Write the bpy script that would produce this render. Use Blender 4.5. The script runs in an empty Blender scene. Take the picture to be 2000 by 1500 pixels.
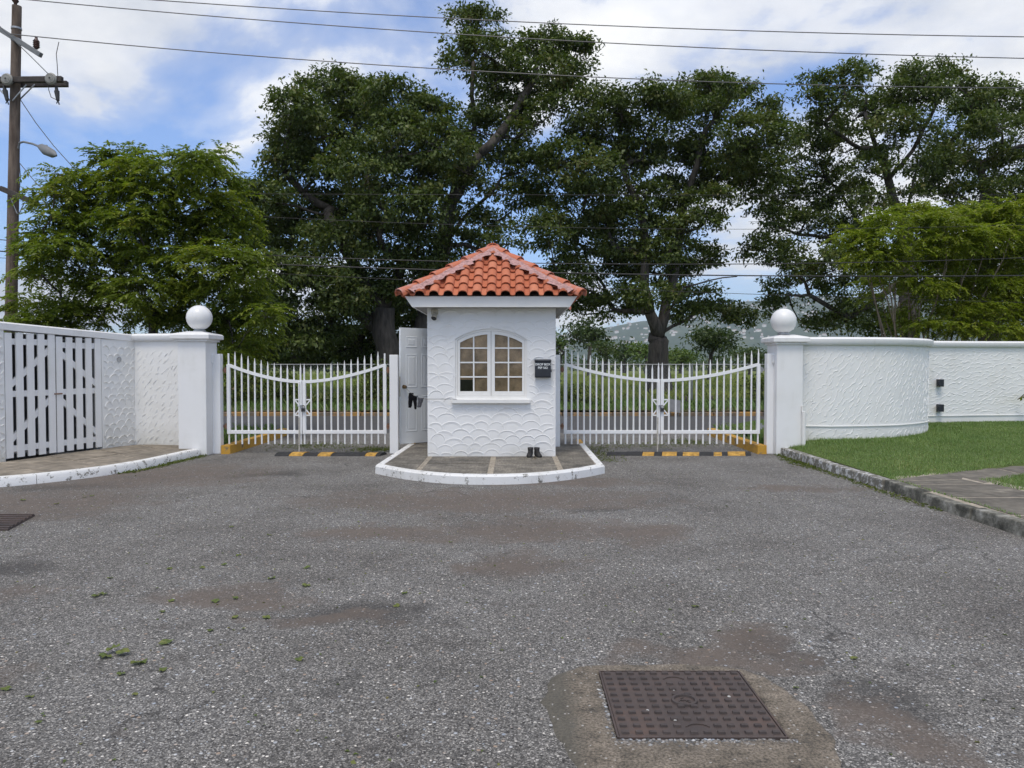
import bpy, bmesh, math, random
import numpy as np
from mathutils import Vector, Matrix, noise as mnoise

# ------------------------------------------------------------------ camera, sky, sun
S = bpy.context.scene
COL = S.collection
CAM_H, F, PITCH = 1.55, 1500.0, math.atan(40 / 1500.0)
cd = bpy.data.cameras.new('camera')
cam = bpy.data.objects.new('camera', cd)
COL.objects.link(cam)
cam.location = (0, 0, CAM_H)
cam.rotation_euler = (math.pi / 2 - PITCH, 0, 0)
cd.sensor_width = 36.0
cd.lens = 27.0
cd.clip_start, cd.clip_end = 0.05, 20000
S.camera = cam

SUN_EL, SUN_AZ = 64.0, 193.0      # azimuth clockwise from +Y (the view direction): behind the camera, to the left
W = bpy.data.worlds.new('World')
S.world = W
W.use_nodes = True
SKY_STRENGTH = 0.1

sl = bpy.data.lights.new('sun', 'SUN')
sl.energy, sl.angle, sl.color = 1.4, math.radians(20), (1.0, 0.93, 0.82)
so = bpy.data.objects.new('sun', sl)
COL.objects.link(so)
_e, _a = math.radians(SUN_EL), math.radians(SUN_AZ)
_d = Vector((math.sin(_a) * math.cos(_e), math.cos(_a) * math.cos(_e), math.sin(_e)))
so.rotation_euler = (-_d).to_track_quat('-Z', 'Y').to_euler()
so.location = _d * 50

S.view_settings.view_transform = 'Standard'
S.view_settings.look = 'None'
S.view_settings.gamma = 1.0
S.view_settings.use_curve_mapping = False
S.view_settings.exposure = 0.52
S.cycles.use_denoising = True
S.cycles.max_bounces = 6
S.cycles.transparent_max_bounces = 12
S.cycles.use_light_tree = True


def nd(nt, kind, ins=None, **props):
    n = nt.nodes.new(kind)
    for k, v in props.items():
        setattr(n, k, v)
    for k, v in (ins or {}).items():
        s = n.inputs[k]
        if isinstance(v, bpy.types.NodeSocket):
            nt.links.new(v, s)
        else:
            s.default_value = v
    return n


def math_n(nt, op, a, b=None, c=None, clamp=False):
    n = nt.nodes.new('ShaderNodeMath')
    n.operation = op
    n.use_clamp = clamp
    for i, v in enumerate((a, b, c)):
        if v is None:
            continue
        if isinstance(v, bpy.types.NodeSocket):
            nt.links.new(v, n.inputs[i])
        else:
            n.inputs[i].default_value = v
    return n.outputs[0]


def ramp(nt, fac, stops, interp='LINEAR'):
    n = nt.nodes.new('ShaderNodeValToRGB')
    n.color_ramp.interpolation = interp
    el = n.color_ramp.elements
    while len(el) > 1:
        el.remove(el[-1])
    el[0].position, el[0].color = stops[0][0], (*stops[0][1], 1)
    for p, c in stops[1:]:
        e = el.new(p)
        e.color = (*c, 1)
    nt.links.new(fac, n.inputs[0])
    return n.outputs[0]


def mix(nt, fac, a, b, blend='MIX'):
    n = nt.nodes.new('ShaderNodeMix')
    n.data_type = 'RGBA'
    n.blend_type = blend
    for s, v in ((n.inputs[0], fac), (n.inputs[6], a), (n.inputs[7], b)):
        if isinstance(v, bpy.types.NodeSocket):
            nt.links.new(v, s)
        elif isinstance(v, (int, float)):
            s.default_value = v
        else:
            s.default_value = (*v, 1) if len(v) == 3 else v
    return n.outputs[2]


def grey(v):
    return (v, v, v)


def build_world():
    nt = W.node_tree
    nt.nodes.clear()
    out = nd(nt, 'ShaderNodeOutputWorld')
    bg = nd(nt, 'ShaderNodeBackground', {'Strength': SKY_STRENGTH})
    nt.links.new(bg.outputs[0], out.inputs[0])
    sky = nd(nt, 'ShaderNodeTexSky', sky_type='NISHITA', sun_disc=False, sun_elevation=math.radians(SUN_EL),
             sun_rotation=math.radians(SUN_AZ), air_density=1.0, dust_density=0.6, ozone_density=2.0)
    tc = nd(nt, 'ShaderNodeTexCoord')
    sep = nd(nt, 'ShaderNodeSeparateXYZ', {0: tc.outputs['Generated']})
    zz = math_n(nt, 'ADD', math_n(nt, 'MAXIMUM', sep.outputs[2], 0.0), 0.28)
    u = math_n(nt, 'DIVIDE', sep.outputs[0], zz)
    v = math_n(nt, 'DIVIDE', sep.outputs[1], zz)
    cmb = nd(nt, 'ShaderNodeCombineXYZ', {0: u, 1: v, 2: CLOUD_SEED})
    n1 = nd(nt, 'ShaderNodeTexNoise', {'Vector': cmb.outputs[0], 'Scale': 1.15, 'Detail': 9.0, 'Roughness': 0.56, 'Distortion': 0.35})
    n2 = nd(nt, 'ShaderNodeTexNoise', {'Vector': cmb.outputs[0], 'Scale': 2.3, 'Detail': 8.0, 'Roughness': 0.58})
    mask = ramp(nt, n1.outputs[0], [(0.44, grey(0.04)), (0.50, grey(0.36)), (0.535, grey(0.86)), (0.585, grey(1))])
    body = ramp(nt, n2.outputs[0], [(0.32, (5.0, 5.25, 5.75)), (0.46, (6.5, 6.6, 6.85)), (0.60, (7.9, 7.9, 7.9))])
    blue = mix(nt, 1.0, sky.outputs[0], (0.88, 1.08, 1.42), 'MULTIPLY')
    col = mix(nt, mask, blue, body)
    nt.links.new(col, bg.inputs[0])


CLOUD_SEED = 3.1
build_world()


# ------------------------------------------------------------------ pixel <-> place of the survey
def ray(px, py):
    u, v = (px - 1000) / F, (750 - py) / F
    c, s = math.cos(PITCH), math.sin(PITCH)
    return Vector((u, c + v * s, -s + v * c))


def at(px, py, Y):
    d = ray(px, py)
    d = d * (Y / d.y)
    return Vector((d.x, d.y, d.z + CAM_H))


def gnd(px, py, z=0.0):
    d = ray(px, py)
    d = d * ((z - CAM_H) / d.z)
    return Vector((d.x, d.y, z))


R = random.Random(11)
rng = np.random.default_rng(11)
MAT = {}


# ------------------------------------------------------------------ objects
def worg(o):
    p = Vector((0, 0, 0))
    while o is not None:
        p += o.location
        o = o.parent
    return p


def tag(o, label=None, cat=None, group=None, kind=None):
    if label: o['label'] = label
    if cat: o['category'] = cat
    if group: o['group'] = group
    if kind: o['kind'] = kind
    return o


def thing(name, label, cat, loc=(0, 0, 0), group=None):
    o = bpy.data.objects.new(name, None)
    o.empty_display_size = 0.2
    COL.objects.link(o)
    o.location = loc
    return tag(o, label, cat, group)


class MB:
    def __init__(self):
        self.v, self.f = [], []

    def add(self, vs, fs):
        b = len(self.v)
        self.v.extend([tuple(p) for p in vs])
        self.f.extend([tuple(b + i for i in f) for f in fs])
        return self

    def box(self, x0, x1, y0, y1, z0, z1):
        vs = [(x, y, z) for z in (z0, z1) for y in (y0, y1) for x in (x0, x1)]
        return self.add(vs, [(0, 2, 3, 1), (4, 5, 7, 6), (0, 1, 5, 4), (2, 6, 7, 3), (0, 4, 6, 2), (1, 3, 7, 5)])

    def bar(self, p0, p1, w, h, up=(0, 0, 1)):
        p0, p1 = Vector(p0), Vector(p1)
        d = (p1 - p0).normalized()
        s = d.cross(Vector(up))
        if s.length < 1e-4:
            s = d.cross(Vector((0, 1, 0)))
        s.normalize()
        n = s.cross(d)
        vs = [p + s * a * w / 2 + n * b * h / 2 for p in (p0, p1) for a, b in ((-1, -1), (1, -1), (1, 1), (-1, 1))]
        return self.add(vs, [(0, 1, 2, 3), (7, 6, 5, 4), (0, 4, 5, 1), (1, 5, 6, 2), (2, 6, 7, 3), (3, 7, 4, 0)])

    def tube(self, pts, rad, n=8, caps=True):
        pts = [Vector(p) for p in pts]
        if not hasattr(rad, '__len__'):
            rad = [rad] * len(pts)
        rings, vs = [], []
        ref = None
        for i, p in enumerate(pts):
            a, b = pts[max(i - 1, 0)], pts[min(i + 1, len(pts) - 1)]
            d = (b - a).normalized()
            if ref is None:
                ref = d.orthogonal().normalized()
            ref = (ref - d * ref.dot(d))
            if ref.length < 1e-5:
                ref = d.orthogonal()
            ref.normalize()
            s = d.cross(ref)
            for k in range(n):
                t = 2 * math.pi * k / n
                vs.append(p + (ref * math.cos(t) + s * math.sin(t)) * rad[i])
        fs = []
        for i in range(len(pts) - 1):
            for k in range(n):
                k2 = (k + 1) % n
                fs.append((i * n + k, i * n + k2, (i + 1) * n + k2, (i + 1) * n + k))
        if caps:
            fs.append(tuple(range(n - 1, -1, -1)))
            fs.append(tuple((len(pts) - 1) * n + k for k in range(n)))
        return self.add(vs, fs)

    def lathe(self, prof, c, n=24):
        """prof: (radius, z) from bottom to top, round the vertical through c"""
        vs, fs = [], []
        for r, z in prof:
            for k in range(n):
                t = 2 * math.pi * k / n
                vs.append((c[0] + r * math.cos(t), c[1] + r * math.sin(t), c[2] + z))
        for i in range(len(prof) - 1):
            for k in range(n):
                k2 = (k + 1) % n
                fs.append((i * n + k, i * n + k2, (i + 1) * n + k2, (i + 1) * n + k))
        fs.append(tuple(range(n - 1, -1, -1)))
        fs.append(tuple((len(prof) - 1) * n + k for k in range(n)))
        return self.add(vs, fs)

    def prism(self, poly, z0, z1, z1f=None):
        """plan polygon (counter clockwise) extruded upwards"""
        n = len(poly)
        top = [(p[0], p[1], z1f(p[0], p[1]) if z1f else z1) for p in poly]
        vs = [(p[0], p[1], z0) for p in poly] + top
        fs = [tuple(range(n - 1, -1, -1)), tuple(range(n, 2 * n))]
        fs += [(i, (i + 1) % n, n + (i + 1) % n, n + i) for i in range(n)]
        return self.add(vs, fs)

    def build(self, name, mat, parent=None, smooth=False, bevel=0.0, kind=None):
        me = bpy.data.meshes.new(name)
        org = worg(parent) if parent is not None else Vector((0, 0, 0))
        me.from_pydata([(p[0] - org.x, p[1] - org.y, p[2] - org.z) for p in self.v], [], self.f)
        me.update()
        o = bpy.data.objects.new(name, me)
        COL.objects.link(o)
        o.parent = parent
        me.materials.append(MAT[mat] if isinstance(mat, str) else mat)
        if bevel:
            m = o.modifiers.new('bevel', 'BEVEL')
            m.width, m.segments, m.limit_method, m.angle_limit = bevel, 2, 'ANGLE', math.radians(40)
            m.harden_normals = False
        if smooth:
            me.polygons.foreach_set('use_smooth', [True] * len(me.polygons))
            if smooth != 'all':
                try:
                    me.set_sharp_from_angle(angle=math.radians(40))
                except Exception:
                    pass
        if kind: o['kind'] = kind
        return o


def quads(name, V, n_per, mat, parent=None, kind=None, smooth=False):
    """numpy array (N, n_per, 3) of separate faces -> one mesh"""
    N = V.shape[0]
    org = worg(parent) if parent is not None else Vector((0, 0, 0))
    co = (V.reshape(-1, 3) - np.array(org)).astype(np.float32)
    me = bpy.data.meshes.new(name)
    me.vertices.add(N * n_per)
    me.vertices.foreach_set('co', co.ravel())
    me.loops.add(N * n_per)
    me.loops.foreach_set('vertex_index', np.arange(N * n_per, dtype=np.int32))
    me.polygons.add(N)
    me.polygons.foreach_set('loop_start', np.arange(0, N * n_per, n_per, dtype=np.int32))
    me.update(calc_edges=True)
    me.materials.append(MAT[mat] if isinstance(mat, str) else mat)
    o = bpy.data.objects.new(name, me)
    COL.objects.link(o)
    o.parent = parent
    if kind: o['kind'] = kind
    return o


def instance(name, me, parent, M):
    o = bpy.data.objects.new(name, me)
    COL.objects.link(o)
    o.parent = parent
    o.matrix_local = Matrix.Translation(-worg(parent)) @ M
    return o


# ------------------------------------------------------------------ materials
def new_mat(name):
    m = bpy.data.materials.new(name)
    m.use_nodes = True
    nt = m.node_tree
    nt.nodes.clear()
    out = nd(nt, 'ShaderNodeOutputMaterial')
    b = nd(nt, 'ShaderNodeBsdfPrincipled')
    nt.links.new(b.outputs[0], out.inputs[0])
    MAT[name] = m
    return m, nt, b, out


def bump(nt, b, h, strength=0.3, dist=0.01):
    n = nd(nt, 'ShaderNodeBump', {'Height': h, 'Strength': strength, 'Distance': dist})
    nt.links.new(n.outputs[0], b.inputs['Normal'])


def simple(name, col, rough=0.6, metal=0.0, var=0.12, scale=12.0, bmp=0.1, spec=0.5):
    m, nt, b, out = new_mat(name)
    geo = nd(nt, 'ShaderNodeNewGeometry')
    no = nd(nt, 'ShaderNodeTexNoise', {'Vector': geo.outputs['Position'], 'Scale': scale, 'Detail': 6.0, 'Roughness': 0.6})
    c = ramp(nt, no.outputs[0], [(0.3, tuple(x * (1 - var) for x in col)), (0.7, tuple(min(1, x * (1 + var)) for x in col))])
    nt.links.new(c, b.inputs['Base Color'])
    b.inputs['Roughness'].default_value = rough
    b.inputs['Metallic'].default_value = metal
    b.inputs['Specular IOR Level'].default_value = spec
    if bmp:
        bump(nt, b, no.outputs[0], bmp, 0.01)
    return m


def white_paint(name, val=0.8, stain=0.3, tint=(1.0, 0.995, 0.985), rough=0.6, peel=0.0, bmp=0.15, lowdirt=0.0):
    m, nt, b, out = new_mat(name)
    geo = nd(nt, 'ShaderNodeNewGeometry')
    P = geo.outputs['Position']
    n1 = nd(nt, 'ShaderNodeTexNoise', {'Vector': P, 'Scale': 1.7, 'Detail': 8.0, 'Roughness': 0.65})
    mp = nd(nt, 'ShaderNodeMapping', {'Vector': P, 'Scale': (9.0, 9.0, 0.9)})
    n2 = nd(nt, 'ShaderNodeTexNoise', {'Vector': mp.outputs[0], 'Scale': 1.0, 'Detail': 5.0, 'Roughness': 0.6})
    n3 = nd(nt, 'ShaderNodeTexNoise', {'Vector': P, 'Scale': 60.0, 'Detail': 4.0})
    base = tuple(val * t for t in tint)
    dirty = (val * 0.74, val * 0.72, val * 0.66)
    s = math_n(nt, 'MULTIPLY', ramp(nt, n1.outputs[0], [(0.44, grey(0)), (0.68, grey(1))]),
               ramp(nt, n2.outputs[0], [(0.4, grey(0.2)), (0.7, grey(1))]))
    c = mix(nt, math_n(nt, 'MULTIPLY', s, stain), base, dirty)
    if lowdirt:
        sp = nd(nt, 'ShaderNodeSeparateXYZ', {0: P})
        low = math_n(nt, 'MULTIPLY', math_n(nt, 'SUBTRACT', 1.0, math_n(nt, 'DIVIDE', math_n(nt, 'SUBTRACT', sp.outputs[2], 0.1), 0.4), clamp=True),
                     ramp(nt, n1.outputs[0], [(0.35, grey(0.1)), (0.65, grey(1))]))
        c = mix(nt, math_n(nt, 'MULTIPLY', low, lowdirt), c, (0.36, 0.35, 0.28))
    if peel:
        n4 = nd(nt, 'ShaderNodeTexNoise', {'Vector': P, 'Scale': 9.0, 'Detail': 10.0, 'Roughness': 0.78})
        pm = ramp(nt, n4.outputs[0], [(0.60 - peel * 0.2, grey(0)), (0.64 - peel * 0.2, grey(1))])
        c = mix(nt, pm, c, (0.16, 0.15, 0.125))
    nt.links.new(c, b.inputs['Base Color'])
    b.inputs['Roughness'].default_value = rough
    bump(nt, b, mix(nt, 0.35, n2.outputs[0], n3.outputs[0]), bmp, 0.012)
    return m


white_paint('plaster', 0.80, 0.35, rough=0.75, bmp=0.25, lowdirt=0.34)
white_paint('wall_plaster', 0.80, 0.4, rough=0.75, bmp=0.3, lowdirt=0.62, tint=(1, .995, .975))
white_paint('smooth_white', 0.80, 0.5, rough=0.55, bmp=0.08, lowdirt=0.12)
white_paint('coping_white', 0.78, 0.8, rough=0.6, bmp=0.12)
white_paint('gate_white', 0.82, 0.25, rough=0.4, bmp=0.05, tint=(1, 1, 1))
white_paint('board_white', 0.80, 0.4, rough=0.6, bmp=0.2)
white_paint('globe_white', 0.78, 0.4, rough=0.35, bmp=0.02)
white_paint('door_white', 0.90, 0.12, rough=0.45, bmp=0.03, tint=(0.96, 1.0, 1.04))
white_paint('kerb_white', 0.74, 0.6, rough=0.7, peel=0.25, bmp=0.5)
white_paint('kerb_worn', 0.55, 0.8, rough=0.8, peel=0.72, bmp=0.7)
white_paint('island_kerb_white', 0.76, 0.8, rough=0.65, peel=0.20, bmp=0.4)
white_paint('trim_white', 0.79, 0.3, rough=0.5, bmp=0.06, tint=(1, .985, .95))
simple('soffit_board', (0.30, 0.29, 0.27), 0.7)
simple('rust_metal', (0.22, 0.12, 0.075), 0.75, 0.2, 0.5, 40, 0.3)
simple('dark_metal', (0.05, 0.05, 0.05), 0.5, 0.6)
simple('galvanised', (0.36, 0.37, 0.38), 0.45, 0.6, 0.2)
simple('old_paint', (0.5, 0.47, 0.42), 0.6, 0.0, 0.4, 60, 0.3)
simple('black_box', (0.018, 0.020, 0.026), 0.45, 0, 0.2)
simple('lettering_white', (0.72, 0.74, 0.74), 0.6, 0, 0.1, 80, 0)
simple('cardboard', (0.52, 0.335, 0.19), 0.85, 0, 0.42, 6, 0.3)
simple('painted_shade', (0.05, 0.048, 0.045), 0.9)  # near-black colour standing in for shade in enclosed spaces
simple('shade_box_wall', (0.20, 0.20, 0.21), 0.9)  # grey of the added box that darkens the picket gate gaps
simple('brass', (0.30, 0.21, 0.11), 0.35, 0.9, 0.2)
simple('black_cloth', (0.010, 0.010, 0.012), 0.95, 0, 0.4, 40, 0.4, 0.05)
simple('grey_cloth', (0.08, 0.08, 0.09), 0.95, 0, 0.7, 45, 0.4)
simple('leather', (0.012, 0.011, 0.011), 0.6, 0, 0.3, 50, 0.3)
simple('shoe_sole', (0.28, 0.25, 0.2), 0.8)
simple('rubber_black', (0.022, 0.022, 0.024), 0.8, 0, 0.4, 20, 0.3)
simple('rubber_yellow', (0.43, 0.245, 0.05), 0.85, 0, 0.5, 14, 0.3)
simple('slab_joint', (0.34, 0.295, 0.235), 0.9, 0, 0.35, 9, 0.3)
simple('mould_cream', (0.42, 0.38, 0.31), 0.7, 0, 0.3, 50, 0.2)
simple('wire_black', (0.02, 0.02, 0.022), 0.6, 0, 0)
simple('wire_grey', (0.10, 0.10, 0.105), 0.5, 0.3, 0)
simple('porcelain', (0.27, 0.26, 0.235), 0.45, 0, 0.1)
simple('brown_porcelain', (0.06, 0.03, 0.025), 0.25, 0, 0.2)
simple('arm_grey', (0.17, 0.175, 0.18), 0.6)
simple('arm_wood', (0.055, 0.045, 0.04), 0.8, 0, 0.4, 15, 0.4)
simple('fence_metal', (0.26, 0.27, 0.27), 0.5, 0.5, 0.15)
simple('sheet_metal', (0.30, 0.30, 0.30), 0.5, 0.3, 0.15, 6)
simple('house_white', (0.85, 0.80, 0.74), 0.8, 0, 0.05, 0.05, 0)
simple('house_roof', (0.36, 0.24, 0.2), 0.8, 0, 0.15, 0.05, 0)
simple('stem_brown', (0.19, 0.15, 0.105), 0.85, 0, 0.3, 9, 0.4)
simple('pebble', (0.34, 0.33, 0.32), 0.7, 0, 0.5, 90, 0.1)
simple('pale_stone', (0.55, 0.54, 0.51), 0.7, 0, 0.1, 60, 0.1)
simple('mortar', (0.40, 0.23, 0.215), 0.9, 0, 0.4, 22, 0.6)


def bark(name, c0, c1):
    m, nt, b, out = new_mat(name)
    geo = nd(nt, 'ShaderNodeNewGeometry')
    mp = nd(nt, 'ShaderNodeMapping', {'Vector': geo.outputs['Position'], 'Scale': (9, 9, 1.6)})
    no = nd(nt, 'ShaderNodeTexNoise', {'Vector': mp.outputs[0], 'Scale': 1.0, 'Detail': 8.0, 'Roughness': 0.65})
    nt.links.new(ramp(nt, no.outputs[0], [(0.35, c0), (0.65, c1)]), b.inputs['Base Color'])
    b.inputs['Roughness'].default_value = 0.9
    bump(nt, b, no.outputs[0], 0.7, 0.05)


bark('bark', (0.034, 0.029, 0.025), (0.105, 0.09, 0.075))
bark('pole_wood', (0.075, 0.052, 0.04), (0.19, 0.145, 0.115))


def leaf_mat(name, ramp_stops, transl=0.25, rough=0.5, patch=0.9, spec=0.35):
    m, nt, b, out = new_mat(name)
    geo = nd(nt, 'ShaderNodeNewGeometry')
    n1 = nd(nt, 'ShaderNodeTexNoise', {'Vector': geo.outputs['Position'], 'Scale': patch, 'Detail': 3.0})
    f = math_n(nt, 'ADD', math_n(nt, 'MULTIPLY', geo.outputs['Random Per Island'], 0.62),
               math_n(nt, 'MULTIPLY', math_n(nt, 'SUBTRACT', n1.outputs[0], 0.31), 1.0), clamp=True)
    c = ramp(nt, f, ramp_stops)
    nt.links.new(c, b.inputs['Base Color'])
    b.inputs['Roughness'].default_value = rough
    b.inputs['Specular IOR Level'].default_value = spec
    tr = nd(nt, 'ShaderNodeBsdfTranslucent')
    nt.links.new(mix(nt, 1.0, c, (1.3, 1.5, 0.6), 'MULTIPLY'), tr.inputs[0])
    mx = nd(nt, 'ShaderNodeMixShader', {0: transl, 1: b.outputs[0], 2: tr.outputs[0]})
    nt.links.new(mx.outputs[0], out.inputs[0])


leaf_mat('leaf_dark', [(0.0, (0.036, 0.058, 0.015)), (0.4, (0.073, 0.106, 0.026)), (0.7, (0.12, 0.152, 0.036)), (0.88, (0.145, 0.150, 0.042)), (1.0, (0.15, 0.10, 0.055))], 0.25)
leaf_mat('leaf_bright', [(0.0, (0.070, 0.105, 0.017)), (0.45, (0.135, 0.18, 0.025)), (0.8, (0.22, 0.25, 0.034)), (1.0, (0.28, 0.24, 0.045))], 0.4)
leaf_mat('leaf_lime', [(0.0, (0.115, 0.16, 0.018)), (0.5, (0.195, 0.24, 0.026)), (1.0, (0.31, 0.31, 0.045))], 0.4)
leaf_mat('leaf_far', [(0.0, (0.025, 0.045, 0.018)), (0.5, (0.05, 0.08, 0.025)), (1.0, (0.10, 0.13, 0.035))], 0.25, patch=0.25)
leaf_mat('leaf_far_bright', [(0.0, (0.05, 0.085, 0.02)), (0.5, (0.09, 0.14, 0.03)), (1.0, (0.14, 0.18, 0.04))], 0.25, patch=0.25)
leaf_mat('grass_lawn', [(0.0, (0.085, 0.145, 0.042)), (0.5, (0.155, 0.24, 0.075)), (0.85, (0.25, 0.32, 0.12)), (1.0, (0.36, 0.33, 0.15))], 0.3, 0.55, 1.2)
leaf_mat('grass_tall', [(0.0, (0.15, 0.19, 0.045)), (0.5, (0.25, 0.29, 0.075)), (1.0, (0.36, 0.37, 0.13))], 0.35, 0.6, 0.4)
leaf_mat('weed', [(0.0, (0.05, 0.08, 0.015)), (0.6, (0.11, 0.14, 0.025)), (1.0, (0.17, 0.15, 0.05))], 0.3, 0.6, 4.0)
leaf_mat('fallen', [(0.0, (0.05, 0.085, 0.02)), (0.5, (0.11, 0.145, 0.035)), (0.75, (0.19, 0.195, 0.05)), (1.0, (0.15, 0.095, 0.05))], 0.2, 0.5, 30.0)


def ground_soil(name, stops, scale=3.0):
    m, nt, b, out = new_mat(name)
    geo = nd(nt, 'ShaderNodeNewGeometry')
    no = nd(nt, 'ShaderNodeTexNoise', {'Vector': geo.outputs['Position'], 'Scale': scale, 'Detail': 8.0, 'Roughness': 0.65})
    nt.links.new(ramp(nt, no.outputs[0], stops), b.inputs['Base Color'])
    b.inputs['Roughness'].default_value = 0.95
    b.inputs['Specular IOR Level'].default_value = 0.1
    bump(nt, b, no.outputs[0], 0.6, 0.05)


ground_soil('field_soil', [(0.3, (0.09, 0.115, 0.03)), (0.5, (0.15, 0.18, 0.05)), (0.7, (0.21, 0.22, 0.075))])
ground_soil('lawn_soil', [(0.3, (0.06, 0.085, 0.025)), (0.6, (0.10, 0.135, 0.04))], 14)
ground_soil('verge_soil', [(0.3, (0.05, 0.055, 0.025)), (0.5, (0.085, 0.085, 0.04)), (0.7, (0.15, 0.125, 0.085))], 2.0)
ground_soil('hill_green', [(0.3, (0.03, 0.05, 0.025)), (0.52, (0.055, 0.08, 0.035)), (0.7, (0.12, 0.13, 0.06))], 0.006)

# dirt lying on the asphalt: (x, y, half width, half length)
DIRT = [(0.15, 7.1, 0.85, 0.6), (1.12, 7.0, 0.55, 0.45), (-1.15, 6.9, 0.8, 0.35), (-0.3, 8.7, 2.1, 0.8), (0.05, 5.9, 0.5, 0.4),
        (1.62, 3.35, 0.16, 0.35), (1.35, 4.25, 0.3, 0.25), (-1.85, 5.0, 0.55, 0.25), (-4.9, 10.6, 1.5, 1.4), (-5.4, 8.4, 1.4, 1.0), (-2.9, 3.6, 0.5, 0.25),
        (1.05, 3.95, 0.5, 0.12), (3.6, 9.5, 0.8, 0.3), (-1.1, 4.6, 0.5, 0.12), (-7.2, 9.0, 1.8, 0.6), (0.6, 10.0, 1.2, 0.35), (-3.6, 5.2, 0.6, 0.2)]


BITUMEN = [(1.45, 4.2, 0.35, 0.35), (-0.95, 4.7, 0.8, 0.35), (-3.9, 5.7, 0.6, 0.35), (-3.3, 10.6, 0.9, 0.4), (1.7, 3.6, 0.4, 0.3), (-5.6, 9.6, 1.3, 0.4), (0.9, 8.0, 0.5, 0.3)]


def asphalt():
    m, nt, b, out = new_mat('asphalt')
    geo = nd(nt, 'ShaderNodeNewGeometry')
    P = geo.outputs['Position']
    v1 = nd(nt, 'ShaderNodeTexVoronoi', {'Vector': P, 'Scale': 60.0, 'Randomness': 1.0}, feature='F1')
    v2 = nd(nt, 'ShaderNodeTexVoronoi', {'Vector': P, 'Scale': 160.0, 'Randomness': 1.0}, feature='F1')
    v3 = nd(nt, 'ShaderNodeTexVoronoi', {'Vector': P, 'Scale': 30.0, 'Randomness': 1.0}, feature='F1')
    big = nd(nt, 'ShaderNodeTexNoise', {'Vector': P, 'Scale': 0.75, 'Detail': 6.0, 'Roughness': 0.6})
    med = nd(nt, 'ShaderNodeTexNoise', {'Vector': P, 'Scale': 3.2, 'Detail': 8.0, 'Roughness': 0.68})
    stops = [(0.0, (0.022, 0.021, 0.021)), (0.32, (0.062, 0.060, 0.058)), (0.6, (0.125, 0.122, 0.12)), (0.86, (0.20, 0.195, 0.19)), (0.95, (0.35, 0.34, 0.33)), (0.985, (0.58, 0.56, 0.53))]
    s1 = nd(nt, 'ShaderNodeSeparateColor', {0: v1.outputs['Color']})
    s2 = nd(nt, 'ShaderNodeSeparateColor', {0: v2.outputs['Color']})
    s3 = nd(nt, 'ShaderNodeSeparateColor', {0: v3.outputs['Color']})
    c1 = ramp(nt, s1.outputs[0], stops)
    c2 = ramp(nt, s2.outputs[0], [(0.0, (0.04, 0.039, 0.038)), (0.6, (0.10, 0.098, 0.096)), (0.9, (0.2, 0.197, 0.19)), (1.0, (0.36, 0.35, 0.34))])
    pm = ramp(nt, v1.outputs['Distance'], [(0.34, grey(1)), (0.46, grey(0))])
    pick = math_n(nt, 'GREATER_THAN', s1.outputs[1], 0.45)
    c = mix(nt, math_n(nt, 'MULTIPLY', pm, pick), c2, c1)
    # a few larger pale or brownish pebbles
    p3 = math_n(nt, 'MULTIPLY', ramp(nt, v3.outputs['Distance'], [(0.22, grey(1)), (0.30, grey(0))]), math_n(nt, 'GREATER_THAN', s3.outputs[0], 0.86))
    c3 = ramp(nt, s3.outputs[2], [(0.0, (0.24, 0.18, 0.14)), (0.35, (0.40, 0.38, 0.36)), (0.7, (0.56, 0.55, 0.53)), (1.0, (0.22, 0.25, 0.30))])
    c = mix(nt, p3, c, c3)
    tone = ramp(nt, big.outputs[0], [(0.30, (1.04, 0.985, 0.93)), (0.5, (1.40, 1.355, 1.295)), (0.70, (1.72, 1.69, 1.65))])
    c = mix(nt, 1.0, c, tone, 'MULTIPLY')
    # dark bitumen wear
    wear = ramp(nt, med.outputs[0], [(0.56, grey(0)), (0.72, grey(0.6))])
    c = mix(nt, wear, c, (0.06, 0.056, 0.053))
    # dirt
    sp = nd(nt, 'ShaderNodeSeparateXYZ', {0: P})
    wn = nd(nt, 'ShaderNodeTexNoise', {'Vector': P, 'Scale': 1.3, 'Detail': 5.0, 'Roughness': 0.6})
    wc = nd(nt, 'ShaderNodeSeparateColor', {0: wn.outputs['Color']})
    wx = math_n(nt, 'ADD', sp.outputs[0], math_n(nt, 'MULTIPLY', math_n(nt, 'SUBTRACT', wc.outputs[0], 0.5), 1.1))
    wy = math_n(nt, 'ADD', sp.outputs[1], math_n(nt, 'MULTIPLY', math_n(nt, 'SUBTRACT', wc.outputs[1], 0.5), 1.1))
    tot = None
    for x, y, a, d in DIRT:
        ex = math_n(nt, 'DIVIDE', math_n(nt, 'SUBTRACT', wx, x), a)
        ey = math_n(nt, 'DIVIDE', math_n(nt, 'SUBTRACT', wy, y), d)
        r2 = math_n(nt, 'ADD', math_n(nt, 'MULTIPLY', ex, ex), math_n(nt, 'MULTIPLY', ey, ey))
        g = math_n(nt, 'SUBTRACT', 1.0, math_n(nt, 'MULTIPLY', r2, 0.55), clamp=True)
        tot = g if tot is None else math_n(nt, 'MAXIMUM', tot, g)
    # dark bitumen patches and a few cracks
    tb = None
    for x, y, a, d in BITUMEN:
        ex = math_n(nt, 'DIVIDE', math_n(nt, 'SUBTRACT', wx, x), a)
        ey = math_n(nt, 'DIVIDE', math_n(nt, 'SUBTRACT', wy, y), d)
        r2 = math_n(nt, 'ADD', math_n(nt, 'MULTIPLY', ex, ex), math_n(nt, 'MULTIPLY', ey, ey))
        g = math_n(nt, 'SUBTRACT', 1.0, r2, clamp=True)
        tb = g if tb is None else math_n(nt, 'MAXIMUM', tb, g)
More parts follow.
